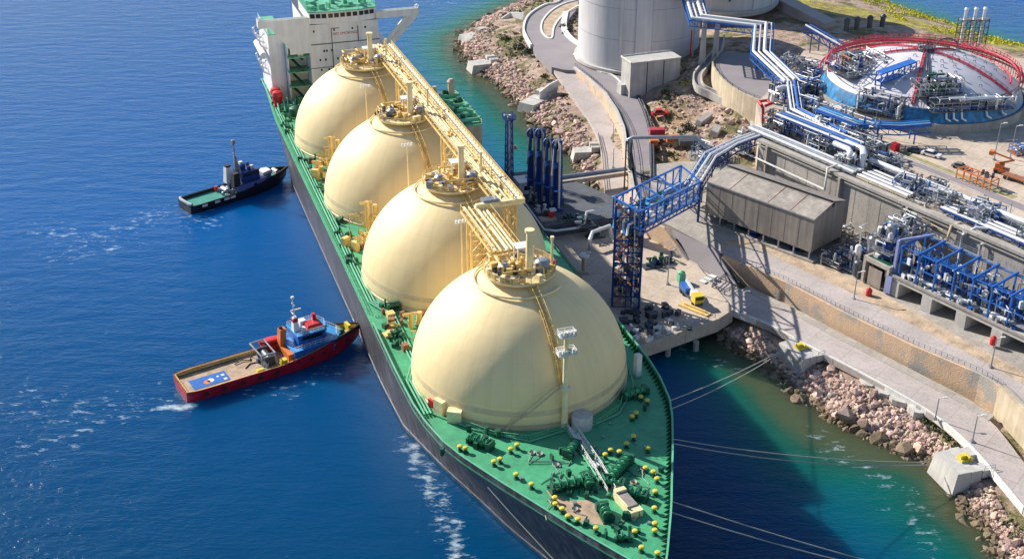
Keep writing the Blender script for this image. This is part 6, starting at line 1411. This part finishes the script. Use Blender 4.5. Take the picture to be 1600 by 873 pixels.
# stacks behind the dome tank
o = thing('vent_stack', 'triple lattice vent stack standing behind the dome tank', 'stack', at(1515,72,19.5), .1)
for x in (-3.4,0,3.2):
    mb = MB(); mb.tube((x,0,0),(x,0,12.4),.5,9); mb.tube((x,0,12.4),(x+.3,0,13.2),.75,9); mb.build('flue', 'lag', o, smooth=True)
mb = MB()
for x in (-5,-1.7,1.6,4.8):
    for y in (-1.4,1.4): mb.beam((x,y,0),(x,y,9.6),.22)
for k in range(4):
    z = 2.4*k+2
    for y in (-1.4,1.4):
        mb.beam((-5,y,z),(4.8,y,z),.18)
        for x in (-5,-1.7,1.6): mb.beam((x,y,z-2),(x+3.3,y,z),.14)
mb.build('lattice', 'dsteel', o); mb = MB(); rail(mb, [(-5,-1.4,9.4),(4.8,-1.4,9.4)], 1.1, 1.5, .06); mb.box(-5,4.8,-1.4,1.4,9.2,9.4); mb.build('platform', 'steel', o)
for k, (px, py) in enumerate(((1322,48),(1338,46),(1358,44),(1378,42))):
    mb = MB(); mb.tube((0,0,0),(0,0,3.6),.9,10); mb.lathe([(1.2,3.4),(1.2,3.8),(.5,4.6)], (0,0,0), 10)
    single(mb, 'storage_drum', 'dsteel', ['dark upright drum at the left end of the row behind the dome tank','second dark upright drum from the left behind the dome tank','third dark upright drum from the left behind the dome tank','dark upright drum at the right end of the row behind the dome tank'][k], 'drum', at(px,py,19.5), .3*k, 'upright drums behind the dome tank', True)
# big concrete tanks
def big_tank(label, c, r, z0_, h, panels):
    o = thing('storage_tank', label, 'storage tank', (c[0],c[1],z0_), 0)
    mb = MB(); mb.lathe([(r,-2),(r,h),(r-1,h+.5)], (0,0,0), 96); w = mb.build('wall', 'tankc', o, smooth=True)
    for a in panels:
        mb = MB(); mb.T = Matrix.Rotation(a,4,'Z'); mb.box(r-.1,r+.45,-.5,.5,-1,h); mb.build('buttress', 'tankc', w)
    for z in (h*.33,h*.66): 
        mb = MB(); mb.lathe([(r,z),(r+.06,z),(r+.06,z+.12),(r,z+.12)], (0,0,0), 96); mb.build('joint_line', 'conc', w)
    prof = [(r-.5, h+.3)]+[(r*math.sin(a)*.99, h+.3+r*.28*math.cos(a)**.8) for a in np.linspace(math.pi/2-.05,.01,12)]
    mb = MB(); mb.lathe(prof, (0,0,0), 64); mb.build('dome', 'lconc', o, smooth=True)
    mb = MB(); mb.lathe([(r+1.3,-.6),(r+1.3,.35),(r,.4)], (0,0,0), 96); mb.build('plinth', 'lconc', o)
    return o
T1 = big_tank('huge pale concrete storage tank by the looping road, cut by the frame top', (45.3,425), 21.6, 10.6, 33, (-1.95,))
mb = MB(); mb.T = Matrix.Rotation(-1.60,4,'Z'); mb.box(21.5,22.6,-2.6,2.6,-1,33); mb.build('lift_shaft', 'tankc', T1)
mb = MB(); mb.T = Matrix.Rotation(-1.95,4,'Z'); mb.tube((21.9,0,0),(21.9,0,33),.14,6); mb.build('downpipe', 'dsteel', T1)
T2 = big_tank('second concrete storage tank behind the white pipe rack, mostly in shade', (81,470), 21.6, 19.5, 30, (-1.1,-.6))
mb = MB()
for k in range(9): mb.T = Matrix.Rotation(-1.55+.05*k,4,'Z'); mb.beam((22,-.6,4+2.4*k),(22,.6,5.6+2.4*k),.9,.3)
mb.build('spiral_stair', 'dsteel', T2)
# white bunker
o = thing('bunker_building', 'plain white concrete box building at the foot of the big tank', 'building', (38.6,380.6,10.4), math.atan2(386.1-379.9,55.2-38.5))
mb = MB(); mb.box(0,18,0,7.0,-2,10.6); mb.build('wall', 'lconc', o); mb = MB(); mb.box(-.25,18.25,-.25,7.25,10.6,11.0); mb.build('roof', 'lconc', o)
mb = MB(); mb.box(-.28,-.1,-.28,7.28,11.0,11.4); mb.box(-.28,18.28,7.1,7.28,11,11.4); mb.build('roof_kerb', 'line', o)
for x in (6,12): mb = MB(); mb.box(x-.12,x+.12,-.16,-.0,-2,10.6); mb.build('panel_joint', 'dsteel', o)
mb = MB(); mb.box(-1.6,-.0,3.2,6.6,-2,2.6); mb.build('porch', 'lconc', o)
# paved shelf with curved wall, pipe trough
PV = [(70.5,396),(66.6,386),(65.6,377),(67,364),(70.6,352.6),(76.6,343.5),(88,338),(87,352),(90,366),(86,392)]
mb = MB(); mb.prism(PV, 12, 20.4); struct(mb.build('paved_shelf', 'asph'))
o = thing('curved_wall', 'curved tan concrete wall round the paved shelf under the pipe rack', 'wall', (66,371,16), 0)
cw = resample(smooth_line([Vector((p[0]-.4,p[1],20)) for p in PV[:6]], 6), 30); mb = MB(); mb.wall(cw, .6, [12]*30, [20.9]*30); mb.build('wall', 'tan', o, world=True)
mb = MB(); rail(mb, [p+Vector((0,0,.9)) for p in cw[::2]], .9, 2, .05); mb.build('handrail', 'dsteel', o, world=True)
o = thing('pipe_trough', 'pale winding concrete trough running down past the curved wall', 'trough', at(1100,130,16), 0)
tp = smooth_line(P3([(1126,55,21),(1120,78,20.5),(1098,104,18.5),(1090,116,17.5),(1094,132,16.4),(1118,144,15.4),(1150,163,14.4),(1180,188,13.6),(1188,200,13)]), 6)
tn = []
for i, p in enumerate(tp):
    d = (tp[min(i+1,len(tp)-1)]-tp[max(i-1,0)]); d.z = 0; d.normalize(); tn.append(Vector((-d.y,d.x,0)))
mb = MB()
for sg in (-1,1): mb.strip([p+q*sg*1.5 for p, q in zip(tp,tn)], [p+q*sg*1.0 for p, q in zip(tp,tn)], 2.4)
mb.build('side_wall', 'lconc', o, world=True); mb = MB(); mb.strip([p+q*1.0-Vector((0,0,.7)) for p, q in zip(tp,tn)], [p-q*1.0-Vector((0,0,.7)) for p, q in zip(tp,tn)], 1.5); mb.build('channel', 'asph', o, world=True)
gp = at(1192,193,22.0); o = thing('gate_frame', 'red pipe frame at the corner of the pipe terrace beside the curved wall', 'frame', gp, 0)
mb = MB(); mb.path([(0,0,0),(-.3,.2,4.2),(-.8,.6,5.2),(-1.2,3.0,5.4),(1.4,4.0,5.4),(2.2,1.4,5.4),(.2,.4,5.0)], .42, 7); mb.build('red_pipe', 'red', o, smooth=True)
mb = MB(); mb.cbox((1.8,.4,0),1.6,1.4,3.4); mb.build('kiosk', 'orange', o)
# ------------------------------------------------------------------ rocks, scrub, small things on land
def lowrock(r_):
    """a handful of jagged stone shapes"""
    out = []
    for k in range(10):
        a = (1+5**.5)/2
        V = np.array([(-1,a,0),(1,a,0),(-1,-a,0),(1,-a,0),(0,-1,a),(0,1,a),(0,-1,-a),(0,1,-a),(a,0,-1),(a,0,1),(-a,0,-1),(-a,0,1)])/1.9
        V = V*(1+r_.uniform(-.34,.3,(12,1)))*np.array([1,r_.uniform(.6,1.1),r_.uniform(.5,.9)])
        out.append(V)
    return out
ICO = np.array([(0,11,5),(0,5,1),(0,1,7),(0,7,10),(0,10,11),(1,5,9),(5,11,4),(11,10,2),(10,7,6),(7,1,8),(3,9,4),(3,4,2),(3,2,6),(3,6,8),(3,8,9),(4,9,5),(2,4,11),(6,2,10),(8,6,7),(9,8,1)])
def rock_mat():
    m = mat('rubble_stone', (.62,.46,.375), .9, scale=.5, c2=(.37,.28,.23), bump=.5, bscale=3)
    nt = m.node_tree; N = nt.nodes; L = nt.links; b = N['Principled BSDF']; src = b.inputs['Base Color'].links[0].from_socket
    a = N.new('ShaderNodeAttribute'); a.attribute_name = 'tone'
    mx = N.new('ShaderNodeMixRGB'); mx.blend_type = 'MULTIPLY'; mx.inputs[0].default_value = 1; L.new(src, mx.inputs[1]); L.new(a.outputs['Color'], mx.inputs[2]); L.new(mx.outputs[0], b.inputs['Base Color']); return m
def scatter_rocks(name, px, py, pz, size, m, tones):
    sh_ = lowrock(rng); n = len(px); V = np.zeros((n,12,3)); F = np.zeros((n,20,3), int)
    for i in range(n):
        v = sh_[i % 10]*size[i]; a = rng.uniform(0,6.28); t = rng.uniform(-.5,.5); c, s_ = math.cos(a), math.sin(a); ct, st = math.cos(t), math.sin(t)
        v = v @ np.array([[1,0,0],[0,ct,-st],[0,st,ct]]).T @ np.array([[c,-s_,0],[s_,c,0],[0,0,1]]).T
        V[i] = v+np.array([px[i],py[i],pz[i]]); F[i] = ICO+12*i
    me = bpy.data.meshes.new(name); me.from_pydata(V.reshape(-1,3).tolist(), [], F.reshape(-1,3).tolist()); me.materials.append(m)
    at_ = me.color_attributes.new('tone', 'FLOAT_COLOR', 'POINT'); at_.data.foreach_set('color', np.repeat(np.concatenate([tones, np.ones((n,1))], 1), 12, 0).ravel().astype(np.float32))
    o = bpy.data.objects.new(name, me); col.objects.link(o); return o
def near_low(X, Y):
    pts = np.array([[p.x,p.y] for p in lowL]); return np.min(np.hypot(X[:,None]-pts[None,:,0], Y[:,None]-pts[None,:,1]), 1)
def cand(n, box): return rng.uniform(box[0],box[1],n), rng.uniform(box[2],box[3],n)
X1, Y1 = cand(44000, (40,100,150,262)); d1 = shore_dist(X1,Y1)
k = (d1 > -2.0) & (d1 < 11.5); X1, Y1, d1 = X1[k], Y1[k], d1[k]
# stay off the road: the road's seaward edge is where the ground levels out
def inside_road(X, Y, grow=.2):
    A_ = [(p.x,p.y) for p in lowL]+[(p.x,p.y) for p in lowR[::-1]]; ins = np.zeros(X.shape, bool); n = len(A_)
    for i in range(n):
        (x0,y0),(x1,y1) = A_[i], A_[(i+1)%n]
        if y0 == y1: continue
        ins ^= ((y0 > Y) != (y1 > Y)) & (X < (x1-x0)*(Y-y0)/(y1-y0)+x0)
    return ins
k = ~inside_road(X1,Y1) & (near_low(X1,Y1) > 1.6); X1, Y1, d1 = X1[k], Y1[k], d1[k]
ln = len(lowL)
X2, Y2 = cand(50000, (-30,50,262,560)); d2 = shore_dist(X2,Y2)
k = (d2 > -2.5) & (d2 < 20) & (rng.random(len(d2)) < np.clip(1.3-d2/11, .05, 1)) & ~inside_road(X2,Y2) & (near_low(X2,Y2) > 1.8)
X2, Y2, d2 = X2[k], Y2[k], d2[k]
X3, Y3 = cand(1900, (38,84,318,412)); hz_ = ground_z(X3,Y3,False); k = (np.hypot((X3-60)/16,(Y3-362)/36) < 1.0); X3, Y3 = X3[k], Y3[k]
X = np.concatenate([X1,X2,X3]); Y = np.concatenate([Y1,Y2,Y3]); dd = np.concatenate([d1,d2,np.full(len(X3),6.0)])
# leave the jetty, plaza and buildings clear
def clear(X, Y):
    P = [(52,394,-4) for _ in ()]
    k = np.ones(len(X), bool)
    for (cx, cy, r) in ((45.3,425,24.5),(48,386,9),(41,383,5),(33,322,3)): k &= np.hypot(X-cx,Y-cy) > r
    pl = np.array([[p.x,p.y] for p in P3(plaza,9.6)]); ins = np.zeros(X.shape, bool)
    for A_ in (pl, np.array([[p.x,p.y] for p in list(upL)+list(upR)[::-1]]), np.array(PV)):
        ins[:] = False
        for i in range(len(A_)):
            (x0,y0),(x1,y1) = A_[i], A_[(i+1)%len(A_)]
            if y0 != y1: ins ^= ((y0 > Y) != (y1 > Y)) & (X < (x1-x0)*(Y-y0)/(y1-y0)+x0)
        k &= ~ins
    return k
k = clear(X,Y); X, Y, dd = X[k], Y[k], dd[k]
Z = ground_z(X, Y); sz = rng.gamma(1.1, .18, len(X))+.15; sz = np.minimum(sz, 1.7); sz *= np.where(dd < 2.0, 1.35, 1.0)*np.where(Y > 300, 1.2, 1.0)
base_t = rng.uniform(.5,1.3,(len(X),1))*np.array([1,1,1])*(1+rng.normal(0,.05,(len(X),3)))*np.array([1.03,.98,1.0])
wetk = Z < .55; base_t[wetk] *= np.array([.36,.38,.30])
rk = scatter_rocks('riprap', X, Y, Z+sz*.18, sz, rock_mat(), np.clip(base_t,.05,1.6)); stuff(rk, 'rough pinkish armour rocks piled along the shore and the hill', 'rocks')
# scrub: small leaf clumps, many faces
def scrub(name, X, Y, Z, S, m, label):
    V = []; F = []
    for x, y, z, s in zip(X, Y, Z, S):
        for q in range(int(8+s*10)):
            a = rng.uniform(0,6.28); rr = s*math.sqrt(rng.random()); hh = s*.75*(1-(rr/s)**2)*rng.uniform(.3,1.1)
            c = np.array([x+rr*math.cos(a), y+rr*math.sin(a), z+hh]); u = rng.normal(0,1,3); u /= np.linalg.norm(u); v = np.cross(u, rng.normal(0,1,3)); v /= np.linalg.norm(v)+1e-6; l = rng.uniform(.18,.42)
            o_ = len(V); V += [tuple(c+u*l), tuple(c+v*l*.7), tuple(c-u*l), tuple(c-v*l*.7)]; F.append((o_,o_+1,o_+2,o_+3))
    me = bpy.data.meshes.new(name); me.from_pydata(V, [], F); me.materials.append(M[m] if isinstance(m,str) else m)
    ob = bpy.data.objects.new(name, me); col.objects.link(ob); return stuff(ob, label, 'scrub')
Xs, Ys = cand(6000, (-30,60,262,620)); ds = shore_dist(Xs,Ys); k = (ds > 12) & ~inside_road(Xs,Ys) & (near_low(Xs,Ys) > 1.2) & (vnoise(Xs,Ys,.07,12) > .47) & clear(Xs,Ys) & (Xs < 76)
k &= ~((Xs > 34) & (Ys < 325)); Xs, Ys = Xs[k][:700], Ys[k][:700]
Xg, Yg = P3([(1480,640),(1500,665)],4)[0][:2]
ex = np.array([[*at(px_,py_,4)[:2]] for px_, py_ in [(1445,640),(1455,648),(1462,655),(1470,660),(1448,648),(1480,668),(1488,676),(1460,665),(1475,672),(1500,690),(1590,820),(1580,805),(1594,830)] for _ in range(3)])+rng.normal(0,.7,(39,2))
Xs = np.concatenate([Xs,ex[:,0]]); Ys = np.concatenate([Ys,ex[:,1]])
scrub('scrub', Xs, Ys, ground_z(Xs,Ys), rng.uniform(.4,1.3,len(Xs)), 'shrub', 'low olive scrub growing on the rocky slopes')
Xl, Yl = cand(9000, (95,330,340,600)); dl = shore_dist(Xl,Yl)
k = (dl > 3) & (dl < 46) & (vnoise(Xl,Yl,.05,31) > .46) & (Xl*.78+Yl > 500); Xl, Yl = Xl[k][:900], Yl[k][:900]
scrub('flowering_scrub', Xl, Yl, ground_z(Xl,Yl), rng.uniform(1.0,2.3,len(Xl)), 'lime', 'yellow green scrub along the far coast behind the dome tank')
def bush(px, py, z, r, h, label, n=260, m='shrub'):
    p = at(px,py,z); p.z = max(gz(p.x,p.y,True), z-1); t = thing('bush', label, 'bush', p, 0, 'round bushes on the slope')
    V = []; F = []
    for q in range(n):
        u = rng.normal(0,1,3); u /= np.linalg.norm(u); rr = rng.random()**.4*(1+.35*math.sin(3*u[0]+5*u[1])); c = np.array([u[0]*r*rr,u[1]*r*rr,h*.5+u[2]*h*.5*rr]); a = rng.normal(0,1,3); a /= np.linalg.norm(a); b = np.cross(a,rng.normal(0,1,3)); b /= np.linalg.norm(b)+1e-6; l = rng.uniform(.2,.45)
        o_ = len(V); V += [tuple(c+a*l),tuple(c+b*l*.7),tuple(c-a*l),tuple(c-b*l*.7)]; F.append((o_,o_+1,o_+2,o_+3))
    mb = MB(); mb.add(V,F); mb.build('crown', m, t); mb = MB()
    for q in range(3): mb.tube((0,0,-.5),(rng.uniform(-.5,.5)*r,rng.uniform(-.5,.5)*r,h*.5),.1,5,.05)
    mb.build('trunk', 'earth', t)
dkb = mat('dark_bush_leaves', (.035,.05,.03), .9, var=.5, scale=.6)
bush(812,75,7.5,3.0,2.8,'large dark bush on the slope left of the looping road',360,dkb); bush(826,80,7.8,2.0,2.0,'smaller dark bush just left of the road edge',220,dkb)
bush(880,42,9.7,1.3,2.2,'dark shrub at the inner kerb beside the big tank',160,dkb); bush(889,48,9.7,1.1,1.8,'shrub nearest the big tank wall at the kerb',140,dkb); bush(882,52,9.7,1.0,1.6,'lowest shrub of the kerb group by the big tank',130,dkb)
bush(1075,200,9.5,2.4,2.0,'dark thorny bush under the rubble mound',260,dkb); bush(1040,150,12,1.6,1.6,'olive bush halfway up the rocky hill',180); bush(1070,128,16,1.8,1.6,'olive bush high on the rocky hill',180); bush(790,60,6.5,1.8,1.5,'olive bush above the seaward boulders',180); bush(852,118,6.5,1.6,1.4,'olive bush under the road below the plaza',160)
# concrete splash pads
for k, (px, py, r) in enumerate(((1358,590,2.2),(1384,607,1.9),(1410,619,2.3),(1434,636,1.9))):
    p = at(px,py,4.2); mb = MB(); n = 15; ang = rng.uniform(0,6.28); mb.prism([(r*rng.uniform(.75,1.1)*math.cos(2*math.pi*i/n),r*1.25*rng.uniform(.75,1.1)*math.sin(2*math.pi*i/n)) for i in range(n)], -.6, .45+.1*k)
    single(mb, 'concrete_pad', 'lconc', ['leftmost pale concrete blob poured over the rocks','second pale concrete blob from the left on the rocks','third pale concrete blob, joined to its neighbour','rightmost pale concrete blob beside the green weeds'][k], 'slab', (p.x,p.y,max(gz(p.x,p.y),3.4)), ang*.1, 'pale concrete blobs on the rocks')
def vehicle(name, label, p, rz, m, L=4.4, W=1.8, H=1.45, kind='car'):
    o = thing(name, label, kind, p, rz)
    mb = MB(); h0 = .32
    mb.frus(-L/2,L/2,-W/2,W/2,h0,-L/2+.05,L/2-.1,-W/2+.06,W/2-.06,h0+H*.38); mb.frus(-L*.36,L*.22,-W/2+.06,W/2-.06,h0+H*.38,-L*.26,L*.08,-W/2+.22,W/2-.22,H); mb.build('body', m, o)
    mb = MB(); mb.frus(-L*.365,L*.225,-W/2+.04,W/2-.04,h0+H*.42,-L*.275,L*.095,-W/2+.19,W/2-.19,H-.1); mb.build('window', 'dark', o)
    for x in (-L*.31,L*.31):
        for y in (-W/2+.08,W/2-.08): mb = MB(); mb.tube((x,y-.1,.33),(x,y+.1,.33),.33,10); mb.build('wheel', 'black', o)
    return o
yr = math.atan2(-.834,.552)
vehicle('parked_car', 'white car parked on the pale yard before the dome tank', at(1455,244,22.02), yr+.25, 'white', 5.2, 2.1, 1.6)
vehicle('parked_car', 'dark car parked left of the white car', at(1429,238,22.02), yr+.5, 'dsteel', 4.0, 1.8, 1.5)
vehicle('parked_car', 'grey blue car beside the orange scaffold frame', at(1500,263,22.02), yr+.3, 'wallg', 4.2, 1.8, 1.5)
vehicle('parked_car', 'dark car at the red island beside the bunker building', at(941,108,9.9), -.5, 'dsteel', 4.2, 1.8, 1.5)
vehicle('parked_car', 'red pickup parked beside the ramp road under the hill', at(1031,180,9.2), .1, 'red', 5.4, 2.2, 2.0)
mb = MB(); mb.cbox((0,0,0),1.9,1.9,2.0); mb.box(-1.05,1.05,-1.05,1.05,2.0,2.15); single(mb, 'fire_cabinet', 'red', 'bright red cabinet at the edge of the pale yard', 'cabinet', at(1397,236,22), yr)
for nm, lab, px, py, z, m_, sx, sy, h in (('storage_container','red container beside the ramp road, below the red pickup',1026,213,9.0,'pinkred',4.6,2.4,2.4),('storage_box','orange box on the bare earth by the road',1021,226,9.0,'orange',2.4,2.2,1.6),('storage_box','orange frame box near the dark slab',1050,222,9.0,'orange',3.4,2.0,1.8),('storage_container','dark flat container lying by the orange box',1080,226,9.2,'dsteel',7.5,3.0,1.6)):
    mb = MB(); mb.box(-sx/2,sx/2,-sy/2,sy/2,.15,h); mb.box(-sx/2-.05,sx/2+.05,-sy/2-.05,sy/2+.05,h,h+.1)
    for q in range(int(sx/.5)): mb.box(-sx/2+.5*q+.1,-sx/2+.5*q+.25,-sy/2-.06,sy/2+.06,.2,h-.05)
    single(mb, nm, m_, lab, 'container' if 'cont' in nm else 'box', at(px,py,z), .08)
mb = MB()
for k in range(4): mb.tube((-3.4,.35*k,.2),(3.4,.35*k,.2),.16,6)
single(mb, 'pipe_stack', 'offwhite', 'white pipes lying by the road below the hill', 'pipes', at(1020,204,9.2), .12)
skid('small cluster of blue green valves behind the grey shed end', at(1098,250,9.5), -.9, 6, 5, 301, 5, 14, 10, pal=['lblue','steel','dgreen','dblue','lag'])
skid('pipe and valve group at the foot of the concrete wall end', at(1130,258,9.5), -.9, 6, 5, 303, 4, 12, 12)
skid('grey valves under the left end of the concrete wall', at(1160,235,9.8), -.9, 6, 5, 305, 6, 12, 12, pal=['steel','lag','dgreen','dblue'])
o = thing('scaffold_frame', 'orange red scaffold frame over the drain in the yard', 'scaffold', pf(49,25,22), PA)
mb = MB()
for x in np.linspace(-5,5,6):
    for y in (-1.6,1.6): mb.beam((x,y,-1.5),(x,y,2.6),.22)
    mb.beam((x,-1.6,2.6),(x,1.6,2.6),.2)
for y in (-1.6,1.6): mb.beam((-5,y,2.6),(5,y,2.6),.22); mb.beam((-5,y,1.2),(5,y,1.2),.16)
mb.build('frame', 'orange', o); mb = MB()
for k in range(6): mb.cbox((rng.uniform(0,4.6),rng.uniform(-1.2,1.2),2.6), .5,.5,rng.uniform(.8,1.8))
mb.build('load', 'dsteel', o)
o = thing('boom_lift', 'orange boom lift standing on the pale yard', 'lift', at(1564,270,22), yr+.4)
mb = MB(); mb.box(-1.8,1.8,-1.1,1.1,.5,1.3); mb.cbox((-.6,0,1.3),2,1.8,1.2); mb.build('chassis', 'orange', o)
for x in (-1.2,1.2):
    for y in (-1.0,1.0): mb = MB(); mb.tube((x,y-.2,.5),(x,y+.2,.5),.5,10); mb.build('wheel', 'black', o)
mb = MB(); mb.beam((-1,0,2.4),(2.6,0,4.0),.4); mb.beam((2.6,0,4.0),(-2.6,0,5.0),.35); mb.build('boom', 'orange', o); mb = MB(); mb.cbox((-3.1,0,4.4),1.1,1.6,1.0); mb.build('basket', 'orange', o)
o = thing('flatbed_truck', 'brown flatbed truck at the right edge of the yard', 'truck', at(1590,284,22), yr+.1)
mb = MB(); mb.box(-4,2,-1.2,1.2,.9,1.2); mb.build('load_bed', 'rust', o); mb = MB(); mb.box(2.1,4,-1.2,1.2,.6,2.7); mb.build('cab', 'orange', o)
for x in (-3,-1.8,3):
    for y in (-1.05,1.05): mb = MB(); mb.tube((x,y-.15,.5),(x,y+.15,.5),.5,10); mb.build('wheel', 'black', o)
skid('brown equipment pile at the far right of the yard', at(1600,238,22), .3, 8, 4, 311, 2.2, 12, 4, pal=['rust','dsteel','black','rust','earth'], base='rust', cat='equipment', name='equipment_pile')
# drain and planted strip in the yard
mb = MB(); mb.prism([tuple(pf(x,y)[:2]) for x,y in ((23,24.2),(60,24.2),(60,26.6),(23,26.6))], 21.5, 22.006); struct(mb.build('yard_verge', mat('dry_grass', (.3,.27,.12), .95, var=.35, scale=.6)))
mb = MB(); mb.prism([tuple(pf(x,y)[:2]) for x,y in ((22,20.4),(80,20.4),(80,23.6),(22,23.6))], 21.5, 22.004); struct(mb.build('yard_drain', 'asph'))
mb = MB(); mb.prism([tuple(pf(x,y)[:2]) for x,y in ((-5,.6),(90,.6),(90,16.5),(-5,16.5))], 21.5, 22.01); struct(mb.build('pipe_terrace_slab', 'conc'))
mb = MB()
for y in (24.0,20.2): mb.box(0,55,y-.15,y+.15,22.0,22.35)
mb.T = None; vv = [tuple(pf(a,b,c)) for a,b,c in mb.v]; mb.v = vv; struct(mb.build('yard_kerb', 'lconc'))
# lamp posts
for (px, py, z, h, lab) in ((1553,250,22,10,'tall lamp post on the yard left of the boom lift'),(1578,248,22,9,'lamp post on the yard nearest the right edge'),(1365,212,22,9,'lamp post in front of the dome tank, by the shaded corner'),(1334,468,8.9,7,'lamp post on the plant road nearest the shed'),(1548,574,10,7,'lamp post on the plant road near the bend'),(1157,492,5.2,6,'short lamp post at the inner end of the jetty'),(1461,655,4.9,5,'lamp post beside the green weeds on the shore road'),(1519,690,4.9,6,'lamp post beside the bottom right mooring block'),(958,222,5,6,'lamp post by the shore road behind the loading arms'),(958,262,5,6,'lamp post on the shore road near the pipe crossing')):
    lamp('lamp_post', at(px,py,z), h, lab)
for k, (px, py, z) in enumerate(((1357,462,9.2),(1551,538,10.1))):
    mb = MB(); mb.lathe([(.62,0),(.7,.1),(.7,1.5),(.6,1.7),(.1,1.75)], (0,0,0), 12); mb.cbox((0,0,1.7),.5,.5,.4)
    single(mb, 'fire_hydrant', 'red', ['red hydrant post on the verge before the concrete frame','red hydrant post on the verge near the right edge'][k], 'hydrant', at(px,py,z), 0, None, True)
o = thing('guard_rail', 'long dark guard rail along the seaward edge of the ramp road', 'railing', upL[10], 0)
mb = MB(); rail(mb, [p+Vector((.3,-.2,.7)) for p in upL[::2]], 1.0, 2, .05); mb.build('rails', 'dsteel', o, world=True)
o = thing('guard_rail', 'double pipe rail between the ramp road and the hill', 'railing', upR[20], 0)
mb = MB(); pp = [p+Vector((.4,0,.3)) for p in upR[4:34]]; mb.path(pp, .3, 6); mb.path([p+Vector((.8,0,0)) for p in pp], .22, 6); mb.build('rails', 'dsteel', o, world=True)
o = thing('guard_rail', 'pale kerb rail along the shore road by the loading arms', 'railing', at(945,262,5), 0)
mb = MB(); rail(mb, [at(935,212,5.0),at(941,240,5.0),at(943,268,5.0),at(946,300,5.0)], 1.0, 1.5, .07); mb.build('rails', 'dsteel', o, world=True)
o = thing('boundary_wall', 'low white wall bending from the looping road to the coast', 'wall', at(800,26,8.5), 0)
mb = MB(); w_ = resample(P3([(784,30,6),(798,21,8),(818,22,9.6)]), 10); mb.wall(w_, .5, [p.z-3 for p in w_], [p.z+.5 for p in w_]); mb.build('wall', 'offwhite', o, world=True)
o = thing('boundary_wall', 'low pale wall running from the shore road to the upper mooring block', 'wall', at(860,135,6.5), 0)
mb = MB(); w_ = resample(P3([(843,146,5.4),(858,134,7),(872,127,8)]), 10); mb.wall(w_, .5, [p.z-3 for p in w_], [p.z+.5 for p in w_]); mb.build('wall', 'offwhite', o, world=True)
# road behind the big tanks
mb = MB(); a = P3([(1206,-6,20.2),(1240,12,20.2),(1290,38,20.2),(1330,60,20.2)]); b = P3([(1216,-14,20.2),(1258,6,20.2),(1308,30,20.2),(1350,52,20.2)]); mb.strip(resample(px_line([(1206,-6,19.9),(1240,12,19.9),(1290,38,19.9)]),20), resample(px_line([(1216,-14,19.9),(1256,6,19.9),(1306,32,19.9)]),20), 6); struct(mb.build('back_road', 'road'))
# boulder pieces of old concrete on the mound
for k, (px, py, sx, sy, a) in enumerate(((1100,188,7,2.2,.9),(1068,212,8,1.8,.7),(1090,232,6,2.4,.4),(1118,205,5,2.6,1.2))):
    mb = MB(); mb.T = Matrix.Rotation(.25,4,'X') @ Matrix.Rotation(-.15,4,'Y'); mb.frus(-sx/2,sx/2,-sy/2,sy/2,-.6,-sx/2+.4,sx/2-.2,-sy/2+.3,sy/2-.2,1.2)
    p = at(px,py,10.5); single(mb, 'broken_slab', ['lconc','tan','pinkred' if 0 else 'conc','lconc'][k], ['pale broken slab at the top of the rubble mound','long tan broken slab lying across the rubble mound','grey broken slab low on the rubble mound','pale broken slab next to the winding trough'][k], 'rubble slab', (p.x,p.y,gz(p.x,p.y)+.8), a, 'broken slabs on the rubble mound')
